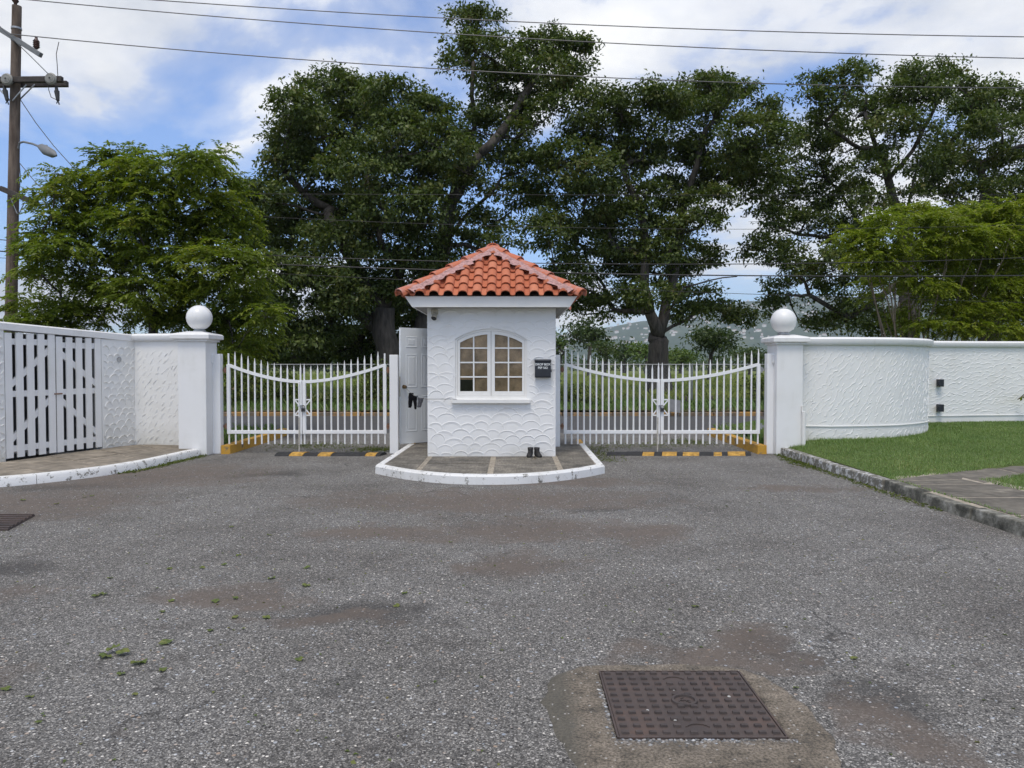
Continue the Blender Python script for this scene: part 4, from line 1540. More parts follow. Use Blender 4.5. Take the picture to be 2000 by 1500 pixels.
def text_part(txt, x, z, size, y, parent, mat):
    cu = bpy.data.curves.new('lettering', 'FONT')
    cu.body = txt
    cu.size = size
    cu.align_x = 'CENTER'
    cu.extrude = 0.0012
    cu.offset = 0.0012
    o = bpy.data.objects.new('lettering_source', cu)
    COL.objects.link(o)
    bpy.context.view_layer.update()
    me = bpy.data.meshes.new_from_object(o.evaluated_get(bpy.context.evaluated_depsgraph_get()))
    bpy.data.objects.remove(o)
    me.name = 'lettering'
    me.materials.clear()
    me.materials.append(MAT[mat])
    return instance('lettering', me, parent, Matrix.Translation((x, y, z)) @ Matrix.Rotation(math.pi / 2, 4, 'X'))


text_part('DROP BOX', 0.469, 1.522, 0.046, 11.688, db, 'lettering_white')
text_part('PSP 562', 0.469, 1.470, 0.046, 11.688, db, 'lettering_white')

# boots on the island
for k, (x, ya) in enumerate(((0.275, -0.16), (0.385, 0.22))):
    t_ = thing('boot', ('black ankle boot on the island, further from the booth corner', 'black ankle boot on the island, nearer the booth corner')[k], 'boot', (x, 11.55, PAV), 'pair of black boots left by the booth')
    M = Matrix.Translation((x, 11.60, PAV)) @ Matrix.Rotation(ya, 4, 'Z')

    def sec(y_, wv, h0, h1, n_=12):
        return [M @ Vector((math.cos(2 * math.pi * i / n_) * wv, y_, h0 + (h1 - h0) * (0.5 + 0.5 * math.sin(2 * math.pi * i / n_)))) for i in range(n_)]
    mb = MB()
    vs = []
    prof = [(-0.165, 0.012, 0.022, 0.045), (-0.155, 0.034, 0.018, 0.062), (-0.11, 0.044, 0.018, 0.075), (-0.06, 0.043, 0.018, 0.090), (-0.02, 0.039, 0.018, 0.115), (0.03, 0.037, 0.018, 0.12), (0.07, 0.036, 0.018, 0.10), (0.088, 0.018, 0.02, 0.07)]
    for p in prof:
        vs += sec(*p)
    mb.add(vs, [(i * 12 + k_, i * 12 + (k_ + 1) % 12, (i + 1) * 12 + (k_ + 1) % 12, (i + 1) * 12 + k_) for i in range(len(prof) - 1) for k_ in range(12)])
    # shaft
    vs = []
    for z_, rx, ry, yo in ((0.07, 0.040, 0.060, 0.028), (0.11, 0.040, 0.056, 0.032), (0.135, 0.043, 0.055, 0.036), (0.155, 0.045, 0.056, 0.040), (0.155, 0.037, 0.048, 0.040), (0.10, 0.034, 0.044, 0.034)):
        vs += [M @ Vector((math.cos(2 * math.pi * i / 14) * rx, yo + math.sin(2 * math.pi * i / 14) * ry, z_)) for i in range(14)]
    mb.add(vs, [(i * 14 + k_, i * 14 + (k_ + 1) % 14, (i + 1) * 14 + (k_ + 1) % 14, (i + 1) * 14 + k_) for i in range(5) for k_ in range(14)])
    mb.build('upper', 'leather', t_, smooth='all')
    so_ = MB()
    out_ = [(-0.172, 0.012), (-0.16, 0.036), (-0.11, 0.048), (-0.05, 0.045), (0.02, 0.039), (0.07, 0.038), (0.094, 0.02)]
    pl = [(-w_, y_) for y_, w_ in out_] + [(w_, y_) for y_, w_ in reversed(out_)]
    so_.prism(pl[::-1], 0.0, 0.022)
    so_.v = [tuple(M @ Vector(v_)) for v_ in so_.v]
    so_.build('sole', 'shoe_sole', t_)

# clothes line from knob to window sill, with small things drying on it
ends = (Vector((kc.x + n3.x * .06, kc.y + n3.y * .06, kc.z - 0.02)), Vector((-0.845, 11.72, 1.006)))
cl = MB()
lp_ = []
wpt = Vector((BX0 - 0.012, 11.785, 1.005))
a_, b_ = ends
for i in range(13):
    t = i / 12
    p = a_.lerp(wpt, t)
    p.z -= 0.05 * math.sin(math.pi * t)
    lp_.append(p)
lp_ += [wpt.lerp(b_, t) for t in (0.3, 0.65, 1.0)]
cl.tube(lp_, 0.0035, 5)
tag(cl.build('clothes_line', 'wire_grey'), 'thin cord strung from the door knob to the window sill', 'clothes line')


def rag(name, t, wv, hgt, lab, cat, mat, foot=False, seed=0):
    i = t * 12
    p = lp_[int(i)].lerp(lp_[int(i) + 1], i % 1)
    r = random.Random(seed)
    d = Vector((0.96, -0.28, 0))
    q = Vector((-d.y, d.x, 0))
    vs = []
    n_ = 10
    rows_ = 7
    for j in range(rows_ + 1):
        v_ = j / rows_
        ww = wv * (0.8 + 0.25 * math.sin(v_ * 2.6 + seed)) * (1.0 if j < rows_ else 0.7)
        sh = (0.03 * v_ * v_ if foot else 0) + r.uniform(-.006, .006) - 0.03 * v_
        for i_ in range(n_):
            th_ = 2 * math.pi * i_ / n_
            vs.append(p + d * (math.cos(th_) * ww / 2 + sh) + q * math.sin(th_) * (0.012 + 0.006 * r.random()) + Vector((0, 0, 0.006 - hgt * v_ + r.uniform(-.004, .004))))
    fs = [(j * n_ + i_, j * n_ + (i_ + 1) % n_, (j + 1) * n_ + (i_ + 1) % n_, (j + 1) * n_ + i_) for j in range(rows_) for i_ in range(n_)]
    fs += [tuple(range(n_ - 1, -1, -1)), tuple(rows_ * n_ + i_ for i_ in range(n_))]
    tag(MB().add(vs, fs).build(name, mat, smooth='all'), lab, cat)


rag('sock', 0.30, 0.085, 0.25, 'long black sock hanging nearest the door knob', 'sock', 'black_cloth', False, 1)
rag('sock', 0.50, 0.08, 0.22, 'shorter black sock hanging in the middle of the cord', 'sock', 'black_cloth', True, 2)
rag('cloth', 0.76, 0.13, 0.15, 'mottled grey rag hanging on the cord beside the booth corner', 'rag', 'grey_cloth', False, 3)

# ------------------------------------------------------------------ boundary walls and pillars
ZC = 2.03
# left: frontal length between corner and pillar
pw = Path([(-6.67, 13.57), (-5.6, 13.36)], smooth=False)
t_ = thing('boundary_wall', 'short white wall with slanting trowel marks beside the left pillar', 'wall', (-6.1, 13.5, PAV))
pw.sweep([(0, 0.0), (0, ZC - 0.06), (-0.2, ZC - 0.06), (-0.2, 0.0)]).build('wall_body', 'wall_plaster', t_)
pw.sweep(coping_prof(ZC + 0.045, 0.075, 0.24, 0.125), 0.0, pw.len + 0.02).build('coping', 'coping_white', t_, smooth=True)
tag(strokes(pw.f(PAV), 0.0, pw.len, 0.0, ZC - 0.2 - PAV, 0.125, 0.125, 0.95, 0.115, 0.003, 5, 0.0085).build('plaster_ridges', 'wall_plaster', t_), kind='stuff')
# left: angled wall round the wooden gates
gA, gB = 0.09, 1.86                                  # gate opening along the slanted run
aw = Path([(-7.42, 11.1), (-7.16, 12.0), (-6.87, 12.92), (-6.67, 13.57)], smooth=True)
t_ = thing('boundary_wall', 'white fish-scale plaster wall framing the wooden picket gates', 'wall', (-7.1, 12.3, PAV))
ext = Path([(-14.5, 6.2), (-10.5, 8.0), (-8.4, 9.75), (-7.6, 10.75), (-7.42, 11.1)], smooth=True)
zl = lambda u: 2.16 - 0.10 * u / aw.len
ext.sweep([(0, 0.0), (0, 2.13), (-0.2, 2.13), (-0.2, 0.0)]).build('wall_body', 'wall_plaster', t_, smooth=True)
aw.sweep([(0, 0.0), (0, 2.05), (-0.2, 2.05), (-0.2, 0.0)], 0.0, gA).build('wall_body', 'wall_plaster', t_)
aw.sweep([(0, 0.0), (0, 1.96), (-0.2, 1.96), (-0.2, 0.0)], gB, aw.len).build('wall_body', 'wall_plaster', t_, smooth=True)


def beam(u0, u1, drop, off, back, name):
    us = np.linspace(u0, u1, 12)
    mb = MB()
    for u in us:
        p, nn = aw.at(u)
        for o_, z_ in ((off, zl(u) - drop), (off, zl(u) - 0.02), (off - 0.03, zl(u)), (-back, zl(u)), (-back, zl(u) - drop)):
            mb.v.append((p.x + nn.x * o_, p.y + nn.y * o_, z_))
    for i in range(11):
        for j in range(5):
            mb.f.append((i * 5 + j, i * 5 + (j + 1) % 5, (i + 1) * 5 + (j + 1) % 5, (i + 1) * 5 + j))
    mb.f += [(4, 3, 2, 1, 0), tuple(55 + j for j in range(5))]
    mb.build(name, 'coping_white', t_, smooth=True)


beam(-0.0, aw.len, 0.115, 0.02, 0.22, 'coping')
rl = fans(aw.f(PAV), gB + 0.03, aw.len, 0.0, 1.80, 0.155, 0.115, None, 8, 0.014)
a = fans(aw.f(PAV), 0.0, gA, 0.0, 1.85, 0.155, 0.115, None, 9, 0.014)
b = fans(ext.f(PAV), max(0, ext.len - 2.2), ext.len, 0.0, 1.95, 0.155, 0.115, None, 10, 0.010)
for m_ in (a, b):
    rl.add(m_.v, m_.f)
tag(rl.build('plaster_ridges', 'wall_plaster', t_), kind='stuff')
ext.sweep([(0.02, 2.06), (0.02, 2.17), (-0.22, 2.17), (-0.22, 2.06)]).build('coping', 'coping_white', t_)
p, nn = aw.at(gB + 0.37)
q = Vector((p.x + nn.x * 0.012, p.y + nn.y * 0.012, 1.62))
MB().tube([q - Vector((nn.x, nn.y, 0)) * 0.01, q + Vector((nn.x, nn.y, 0)) * 0.004], 0.045, 14).build('wall_plate', 'galvanised', t_)
# added unseen box, walled and roofed to keep the picket gate gaps dark
bs = thing('shade_box', 'added dark roofed box shading the gaps of the wooden picket gates', 'shade box', (-8.0, 12.2, 0))
fl_, fr2_ = aw.at(gA - 0.05)[0] + aw.at(gA)[1] * -0.21, aw.at(gB + 0.05)[0] + aw.at(gB)[1] * -0.21
bl_, br_ = fl_ + Vector((-1.5, 0.25)), fr2_ + Vector((-1.5, 0.25))
for p_, q_, nm in ((bl_, br_, 'back_wall'), (fl_, bl_, 'side_wall'), (fr2_, br_, 'side_wall')):
    MB().bar((p_.x, p_.y, 1.0), (q_.x, q_.y, 1.0), 0.1, 1.9).build(nm, 'shade_box_wall', bs)
MB().prism([tuple(fl_), tuple(bl_), tuple(br_), tuple(fr2_)][::-1], 1.955, 2.0).build('roof', 'painted_shade', bs)

# wooden picket gate leaves
gw = (gB - gA) / 2
for lf in range(2):
    u0 = gA + 0.012 + lf * gw
    u1 = gA + (lf + 1) * gw - 0.012
    lab = ('white wooden picket gate leaf, nearer the camera', 'white wooden picket gate leaf, beside the fish-scale plaster')[lf]
    p, nn = aw.at((u0 + u1) / 2)
    t_ = thing('picket_gate', lab, 'gate', (p.x, p.y, PAV), 'pair of wooden picket gate leaves')

    def gp(u, z, h):
        p, nn = aw.at(u)
        return (p.x + nn.x * h, p.y + nn.y * h, z)

    def gbox(a_, b_, z0, z1, h0, h1):
        vs = [gp(u, z, h) for z in (z0, z1) for h in (h0, h1) for u in (a_, b_)]
        return MB().add(vs, [(0, 2, 3, 1), (4, 5, 7, 6), (0, 1, 5, 4), (2, 6, 7, 3), (0, 4, 6, 2), (1, 3, 7, 5)])
    n_p = 5
    wpk = 0.117
    zt = zl((u0 + u1) / 2) - 0.135
    for i in range(n_p):
        c_ = u0 + wpk / 2 + (u1 - u0 - wpk) * i / (n_p - 1)
        gbox(c_ - wpk / 2, c_ + wpk / 2, PAV + 0.035 + R.uniform(-.004, .004), zt + R.uniform(-.006, .004), -0.02, 0.002).build('picket', 'board_white', t_)
    for zc_ in (PAV + 0.17, PAV + 0.98, zt - 0.13):
        gbox(u0 + 0.01, u1 - 0.01, zc_ - 0.045, zc_ + 0.045, -0.05, -0.021).build('rail', 'board_white', t_)
    for za, zb_ in ((PAV + 0.215, PAV + 0.935), (PAV + 1.025, zt - 0.175)):
        a_, b_ = (u0 + 0.07, u1 - 0.07) if lf == 0 else (u1 - 0.07, u0 + 0.07)
        m_ = MB()
        k_ = 0.055
        vs = [gp(u, z, h) for h in (-0.05, -0.0215) for u, z in ((a_, za), (a_, za + 2 * k_), (b_, zb_), (b_, zb_ - 2 * k_))]
        m_.add(vs, [(0, 1, 2, 3), (7, 6, 5, 4), (0, 4, 5, 1), (1, 5, 6, 2), (2, 6, 7, 3), (3, 7, 4, 0)])
        m_.build('brace', 'board_white', t_)
    if lf == 1:
        gbox(u0 - 0.05, u0 + 0.09, 1.065, 1.085, 0.003, 0.016).build('latch', 'rust_metal', t_)

# gate pillars with globe lamps
for k, (x0, x1, y0, y1, lab) in enumerate(((-5.60, -5.125, 12.86, 13.36, 'white square pillar at the left end of the gates'),
                                         (4.475, 4.92, 12.98, 13.48, 'white square pillar at the right end of the gates'))):
    t_ = thing('gate_pillar', lab, 'pillar', ((x0 + x1) / 2, (y0 + y1) / 2, 0), 'gate pillars under globe lamps')
    zt = (ZC + 0.035, ZC - 0.015)[k]
    MB().box(x0, x1, y0, y1, 0.0, zt - 0.14).build('shaft', 'smooth_white', t_, bevel=0.012)
    cp = MB()
    mx_, my_ = (x0 + x1) / 2, (y0 + y1) / 2
    hx_, hy_ = (x1 - x0) / 2, (y1 - y0) / 2
    lv = [(0.035, zt - 0.145), (0.035, zt - 0.115), (0.085, zt - 0.10), (0.085, zt - 0.035), (0.06, zt - 0.015), (-0.12, zt + 0.028)]
    for o_, z_ in lv:
        cp.v += [(mx_ - hx_ - o_, my_ - hy_ - o_, z_), (mx_ + hx_ + o_, my_ - hy_ - o_, z_), (mx_ + hx_ + o_, my_ + hy_ + o_, z_), (mx_ - hx_ - o_, my_ + hy_ + o_, z_)]
    for i in range(len(lv) - 1):
        for j in range(4):
            cp.f.append((i * 4 + j, i * 4 + (j + 1) % 4, i * 4 + 4 + (j + 1) % 4, i * 4 + 4 + j))
    cp.f += [(3, 2, 1, 0), tuple((len(lv) - 1) * 4 + j for j in range(4))]
    cp.build('cap', 'coping_white', t_, bevel=0.005)
    gx_, gy_ = ((-5.315, 13.08), (4.61 + 0.03, 13.15))[k]
    rr = 0.212
    zb_ = zt + 0.028
    g_ = thing('globe_lamp', ('white globe lamp on the left gate pillar', 'white globe lamp on the right gate pillar')[k], 'lamp', (gx_, gy_, zb_), 'globe lamps on the gate pillars')
    MB().lathe([(0.10, 0.0), (0.10, 0.022), (0.082, 0.03), (0.082, 0.05)], (gx_, gy_, zb_), 24).build('collar', 'galvanised', g_, smooth=True)
    MB().lathe([(rr * math.sin(math.radians(a_)), rr + 0.028 - rr * math.cos(math.radians(a_))) for a_ in [22] + list(range(28, 180, 8)) + [178]], (gx_, gy_, zb_ - 0.006), 40).build('globe', 'globe_white', g_, smooth='all')

# right: curved wall
cw = Path([(4.90, 13.34), (5.3, 13.22), (5.65, 13.20), (6.69, 13.45), (7.50, 14.02), (7.93, 14.62), (8.08, 15.2), (8.05, 15.9), (7.9, 16.6)])
t_ = thing('boundary_wall', 'curved white wall with wavy trowel marks beside the right pillar', 'wall', (6.5, 13.7, 0.2))
ZR = 2.005
cw.sweep([(0, 0.1), (0, ZR - 0.10), (-0.2, ZR - 0.10), (-0.2, 0.1)]).build('wall_body', 'wall_plaster', t_, smooth=True)
cw.sweep(coping_prof(ZR, 0.075, 0.27, 0.135), 0.03).build('coping', 'coping_white', t_, smooth=True)
cw.sweep([(0.002, 0.455), (0.016, 0.46), (0.018, 0.475), (0.002, 0.48)], 0.05, cw.len).build('ledge', 'wall_plaster', t_, smooth=True)
rl = strokes(cw.f(0.24), 0.03, 4.9, 0.24, ZR - 0.39, 0.115, 0.085, 0.95, 0.13, 0.010, 12, 0.006)
a = strokes(cw.f(0.14), 0.03, 4.9, 0.0, 0.30, 0.12, 0.09, 0.8, 0.10, 0.008, 13, 0.007)
rl.add(a.v, a.f)
tag(rl.build('plaster_ridges', 'wall_plaster', t_), kind='stuff')
pp_ = thing('drain_pipe', 'short white upright pipe against the base of the right pillar', 'pipe', (4.93, 12.93, 0.2))
MB().tube([(4.925, 12.94, 0.12), (4.925, 12.94, 0.74)], 0.033, 10).build('pipe', 'trim_white', pp_, smooth=True)
MB().tube([(4.905, 12.955, 0.7405), (4.905, 12.955, 0.84)], 0.018, 8).build('conduit', 'trim_white', pp_, smooth=True)

# right: rear wall
bw = Path([(8.35, 15.75), (9.0, 15.85), (10.0, 16.05), (12.0, 16.1), (16.0, 15.6)])
t_ = thing('boundary_wall', 'rear white wall behind the lawn with two black hinge brackets', 'wall', (10, 16, 0.3))
bw.sweep([(0, 0.15), (0, ZR - 0.10), (-0.2, ZR - 0.10), (-0.2, 0.15)]).build('wall_body', 'wall_plaster', t_, smooth=True)
bw.sweep(coping_prof(ZR + 0.01, 0.07, 0.27, 0.125)).build('coping', 'coping_white', t_, smooth=True)
bw.sweep([(0.002, 0.455), (0.016, 0.46), (0.018, 0.475), (0.002, 0.48)]).build('ledge', 'wall_plaster', t_, smooth=True)
rl = strokes(bw.f(0.24), 0.03, 4.6, 0.24, ZR - 0.39, 0.14, 0.085, 0.35, 0.15, 0.014, 14, 0.006)
tag(rl.build('plaster_ridges', 'wall_plaster', t_), kind='stuff')
for py_ in (748, 797):
    c_ = at(1836, py_, 15.72)
    m_ = MB()
    m_.box(c_.x - 0.03, c_.x + 0.075, c_.y - 0.02, c_.y + 0.16, c_.z - 0.075, c_.z + 0.075)
    m_.tube([(c_.x - 0.03, c_.y, c_.z - 0.04), (c_.x - 0.03, c_.y, c_.z + 0.04)], 0.03, 10)
    m_.build('hinge_bracket', 'black_box', t_, bevel=0.008)

# ------------------------------------------------------------------ steel gates
GY = 13.28
# posts
for k, (xa_, xb_, z_, lab) in enumerate(((-5.165, -4.995, 1.715, 'white square steel gate post beside the left pillar'),
                                        (-2.10, -1.955, 1.70, 'white square steel gate post in front of the open door'),
                                        (0.70, 0.825, 1.70, 'white square steel gate post half hidden behind the booth'),
                                        (4.365, 4.505, 1.72, 'white square steel gate post beside the right pillar'))):
    t_ = thing('gate_post', lab, 'gate post', ((xa_ + xb_) / 2, GY, 0), 'steel gate posts')
    yc_ = GY - 0.07 if k in (0, 3) else GY - 0.05
    MB().box(xa_, xb_, yc_ - 0.075, yc_ + 0.075, 0.0 if k != 2 else PAV, z_).build('post', 'gate_white', t_, bevel=0.008)
    if k in (0, 3):
        s = -1 if k == 0 else 1
        xx = xa_ if k == 0 else xb_
        m_ = MB()
        m_.box(min(xx + s * 0.055, xx - s * 0.06), max(xx + s * 0.055, xx - s * 0.06), yc_ - 0.11, yc_ - 0.0765, z_ - 0.16, z_ - 0.01)
        m_.build('bracket', 'gate_white', t_, bevel=0.006)


def picket(x, z0, z1, tip=True, r=0.0155):
    mb = MB()
    if tip:
        pts_ = [(x, GY, z0), (x, GY, z1 - 0.10), (x, GY, z1 - 0.085), (x, GY, z1 - 0.06), (x, GY, z1)]
        mb.tube(pts_, [r, r, r * 0.95, r * 0.62, 0.003], 8)
    else:
        mb.tube([(x, GY, z0), (x, GY, z1)], [r, r], 8)
    return mb


def gate_leaf(xh, xm, n_p, lab, zh, zm, drop_rod, first_plain, group, hinge_mat):
    """xh hinge side, xm meeting side"""
    t_ = thing('steel_gate', lab, 'gate', ((xh + xm) / 2, GY, 0), group)
    s = 1 if xm > xh else -1
    L = abs(xm - xh)

    def zrail(x):
        k_ = abs(x - xm) / L
        return zm + (zh - zm) * k_ ** 1.75
    ZB, ZP = 0.365, 0.155
    n = 16
    tr = MB()
    xs_ = [xh + (xm - xh) * i / n for i in range(n + 1)]
    for i, x in enumerate(xs_):
        z = zrail(x)
        tr.v += [(x, GY - 0.026, z - 0.026), (x, GY + 0.026, z - 0.026), (x, GY + 0.026, z + 0.026), (x, GY - 0.026, z + 0.026)]
    for i in range(n):
        for j in range(4):
            tr.f.append((i * 4 + j, i * 4 + (j + 1) % 4, i * 4 + 4 + (j + 1) % 4, i * 4 + 4 + j))
    tr.f += [(3, 2, 1, 0), tuple(n * 4 + j for j in range(4))]
    tr.build('top_rail', 'gate_white', t_, smooth=True)
    MB().box(min(xh, xm), max(xh, xm), GY - 0.024, GY + 0.024, ZB - 0.03, ZB + 0.03).build('bottom_rail', 'gate_white', t_, bevel=0.004)
    MB().box(xh - 0.028, xh + 0.028, GY - 0.029, GY + 0.029, ZB - 0.032, zh + 0.01).build('stile', 'gate_white', t_, bevel=0.004)
    MB().box(xm - s * 0.056 if s > 0 else xm, xm if s > 0 else xm + 0.056, GY - 0.029, GY + 0.029, ZB - 0.032, zm + 0.01).build('stile', 'gate_white', t_, bevel=0.004)
    xi0, xi1 = xh, xm - s * 0.028
    xsP = [xi0 + (xi1 - xi0) * i / (n_p - 1) for i in range(n_p)]
    for i, x in enumerate(xsP):
        if i == 0:                                        # over the hinge stile
            top = zh + (0.20 if first_plain else 0.27)
            picket(x, zh + 0.008, top, not first_plain).build('picket', 'gate_white', t_, smooth=True)
            picket(x, ZP, ZB - 0.03, False).build('picket', 'gate_white', t_, smooth=True)
        elif i == n_p - 1:
            picket(x, zm + 0.008, zm + 0.31, True).build('picket', 'gate_white', t_, smooth=True)
            picket(x, ZP, ZB - 0.03, False).build('picket', 'gate_white', t_, smooth=True)
        else:
            picket(x, ZP, zrail(x) + 0.275 + R.uniform(-.004, .004), True).build('picket', 'gate_white', t_, smooth=True)
    # lock cross
    xp = xsP[-2]
    xst = xm - s * 0.056
    zc = 0.79
    cr = MB()
    for dz in (0.135, -0.135):
        cr.bar((xp + s * .012, GY, zc + dz), (xst, GY, zc + dz), 0.02, 0.022)
        cr.bar((xp + s * .012, GY, zc + dz * 0.96), (xst + s * 0.01, GY, zc + dz * 0.2), 0.018, 0.02, (0, 1, 0))
    cr.build('lock_brace', 'gate_white', t_)
    if drop_rod:
        x = xm - s * 0.045
        MB().tube([(x, GY - 0.045, 1.23), (x, GY - 0.045, 0.62)], 0.012, 8).build('bolt_rod', 'gate_white', t_, smooth=True)
        MB().tube([(x, GY - 0.045, 0.6199), (x - .003, GY - 0.045, 0.02)], 0.0115, 8).build('drop_bolt', 'old_paint', t_, smooth=True)
        MB().box(x - 0.03, x + 0.055, GY - 0.052, GY - 0.03, zc + 0.02, zc + 0.045).build('slide_bolt', 'galvanised', t_)
    else:
        x = xm - s * 0.02
        m_ = MB()
        m_.box(x - 0.03, x + 0.03, GY - 0.07, GY - 0.032, zc - 0.07, zc - 0.01)
        m_.tube([(x - 0.018, GY - 0.05, zc - 0.012), (x - 0.018, GY - 0.05, zc + 0.03), (x, GY - 0.05, zc + 0.042), (x + 0.018, GY - 0.05, zc + 0.03), (x + 0.018, GY - 0.05, zc - 0.012)], 0.006, 6)
        m_.build('padlock', 'dark_metal', t_)
    for z in (zh - 0.09, ZB + 0.10):
        m_ = MB()
        m_.tube([(xh - s * 0.055, GY - 0.01, z - 0.05), (xh - s * 0.055, GY - 0.01, z + 0.05)], 0.016, 8)
        m_.bar((xh - s * 0.10, GY - 0.01, z), (xh - s * 0.027, GY - 0.01, z), 0.012, 0.045)
        m_.build('hinge', hinge_mat, t_)
    return t_


LM, RM = -3.625, 2.565
gate_leaf(-4.90, LM - 0.004, 12, 'left leaf of the narrower white steel spear-top gate', 1.525, 1.235, True, True, 'white steel spear-top gate leaves', 'rust_metal')
gate_leaf(-2.20, LM + 0.004, 13, 'right leaf of the narrower white steel spear-top gate', 1.525, 1.235, False, True, 'white steel spear-top gate leaves', 'rust_metal')
gate_leaf(0.925, RM - 0.004, 16, 'left leaf of the wider white steel spear-top gate', 1.535, 1.255, True, False, 'white steel spear-top gate leaves', 'rust_metal')
gate_leaf(4.26, RM + 0.004, 15, 'right leaf of the wider white steel spear-top gate', 1.535, 1.255, False, False, 'white steel spear-top gate leaves', 'galvanised')

# speed bumps
for lab, y0, segs in (('black and yellow rubber speed bump before the narrower gate', 12.95, [(-3.94, -3.70, 0), (-3.70, -3.47, 1), (-3.47, -3.22, 0), (-3.22, -3.00, 1), (-3.00, -2.72, 0), (-2.72, -2.43, 0), (-2.43, -2.25, 1), (-2.25, -2.17, 0)]),
                      ('black and yellow rubber speed bump before the wider gate', 13.0, [(1.62, 1.95, 0), (1.95, 2.22, 0), (2.22, 2.42, 1), (2.42, 2.55, 0), (2.55, 2.80, 1), (2.80, 2.90, 0), (2.90, 3.18, 1), (3.18, 3.42, 0), (3.42, 3.56, 1), (3.56, 3.66, 0), (3.66, 3.96, 1), (3.96, 4.05, 0)])):
    t_ = thing('speed_bump', lab, 'speed bump', ((segs[0][0] + segs[-1][1]) / 2, y0, 0), 'rubber speed bumps')
    for a_, b_, c_ in segs:
        m_ = MB()
        pr = [(-0.15, -0.002), (-0.13, 0.022), (-0.07, 0.046), (0, 0.052), (0.07, 0.046), (0.13, 0.022), (0.15, -0.002)]
        jz = R.uniform(-.006, .004)
        jy = R.uniform(-.012, .012)
        sk = 0.06 if c_ else -0.06
        for x, sk_ in ((a_ + .003, 1), (b_ - .003, 1)):
            for yo, z in pr:
                m_.v.append((x + 0.25 * yo, y0 + yo + jy, max(-0.002, z + jz)))
        k_ = len(pr)
        m_.f += [(i, k_ + i, k_ + i + 1, i + 1) for i in range(k_ - 1)]
        m_.f += [tuple(range(k_)), tuple(range(2 * k_ - 1, k_ - 1, -1))]
        m_.build('segment', 'rubber_yellow' if c_ else 'rubber_black', t_, smooth=True)

# ------------------------------------------------------------------ manhole covers
t_ = thing('manhole_cover', 'rusty brown square manhole cover with raised studs in worn concrete', 'manhole cover', (0.785, 3.456, 0))
MX0, MX1, MY0, MY1 = 0.437, 1.133, 3.117, 3.796
outl = [gnd(*p) for p in ((1062, 1372), (1066, 1345), (1085, 1322), (1130, 1304), (1190, 1299), (1260, 1301), (1330, 1299), (1400, 1303), (1455, 1310), (1500, 1328), (1540, 1352), (1572, 1376), (1600, 1410), (1632, 1450), (1648, 1500), (1655, 1560), (1560, 1640), (1350, 1660), (1210, 1620), (1160, 1545), (1112, 1480), (1080, 1430))]
ctr = Vector((0.785, 3.45, 0))
sm_ = MB()
nO = len(outl) * 4
dens = []
for i in range(len(outl)):
    a_, b_ = outl[i], outl[(i + 1) % len(outl)]
    for k in range(4):
        p = a_.lerp(b_, k / 4)
        d = (p - ctr)
        p = ctr + d * (1 + 0.035 * mnoise.noise(p * 9) + 0.015 * mnoise.noise(p * 30))
        dens.append(p)
sq = []
for p in dens:                                               # matching point on the cover's edge
    d = p - ctr
    k = min((0.352 / abs(d.x)) if abs(d.x) > 1e-6 else 9, (0.344 / abs(d.y)) if abs(d.y) > 1e-6 else 9)
    sq.append(ctr + d * k)
lv = [(1.0, -0.002), (0.97, 0.006), (0.85, 0.010), (0.6, 0.012), (0.3, 0.013), (0.03, 0.012), (0.0, -0.01)]
for w_, z_ in lv:
    for p, q in zip(dens, sq):
        c_ = q.lerp(p, w_)
        sm_.v.append((c_.x, c_.y, z_ + (0.004 * mnoise.noise(c_ * 14) if 0 < w_ < 0.98 else 0)))
for j in range(len(lv) - 1):
    for i in range(nO):
        i2 = (i + 1) % nO
        sm_.f.append((j * nO + i, j * nO + i2, (j + 1) * nO + i2, (j + 1) * nO + i))
sm_.build('concrete_surround', 'surround_concrete', t_, smooth='all')
MB().box(MX0 + .006, MX1 - .006, MY0 + .006, MY1 - .006, -0.01, 0.014).build('plate', 'iron', t_, bevel=0.004)
fr = MB()
fr.box(MX0 - .004, MX0 + .004, MY0, MY1, -0.01, 0.016)
fr.box(MX1 - .004, MX1 + .004, MY0, MY1, -0.01, 0.016)
fr.box(MX0 + .004, MX1 - .004, MY0 - .004, MY0 + .004, -0.01, 0.016)
fr.box(MX0 + .004, MX1 - .004, MY1 - .004, MY1 + .004, -0.01, 0.016)
fr.build('rim', 'iron', t_)
sb = MB()
sb.add([(-.016, -.010, 0), (.016, -.010, 0), (.016, .010, 0), (-.016, .010, 0), (-.014, -.0085, .010), (.014, -.0085, .010), (.014, .0085, .010), (-.014, .0085, .010)],
       [(4, 5, 6, 7), (0, 1, 5, 4), (1, 2, 6, 5), (2, 3, 7, 6), (3, 0, 4, 7)])
so_ = sb.build('stud', 'iron_dark')
stud_me = so_.data
bpy.data.objects.remove(so_)
for i in range(12):
    for j in range(11):
        x = MX0 + 0.035 + i * (MX1 - MX0 - 0.07) / 11
        y = MY0 + 0.035 + j * (MY1 - MY0 - 0.07) / 10
        if math.hypot(x - 0.785, y - 3.456) < 0.065 or (abs(x - 0.785) < 0.07 and abs(abs(y - 3.456) - 0.245) < 0.035):
            continue
        instance('stud', stud_me, t_, Matrix.Translation((x, y, 0.0135)))
rg = MB()
for k in range(24):
    pass
em = MB()
n_ = 28
for rr, z_ in ((0.060, 0.0138), (0.058, 0.024), (0.047, 0.024), (0.045, 0.0138)):
    for i in range(n_):
        a_ = 2 * math.pi * i / n_
        em.v.append((0.785 + math.cos(a_) * rr, 3.456 + math.sin(a_) * rr, z_))
for j in range(3):
    for i in range(n_):
        em.f.append((j * n_ + i, j * n_ + (i + 1) % n_, (j + 1) * n_ + (i + 1) % n_, (j + 1) * n_ + i))
rm = random.Random(8)
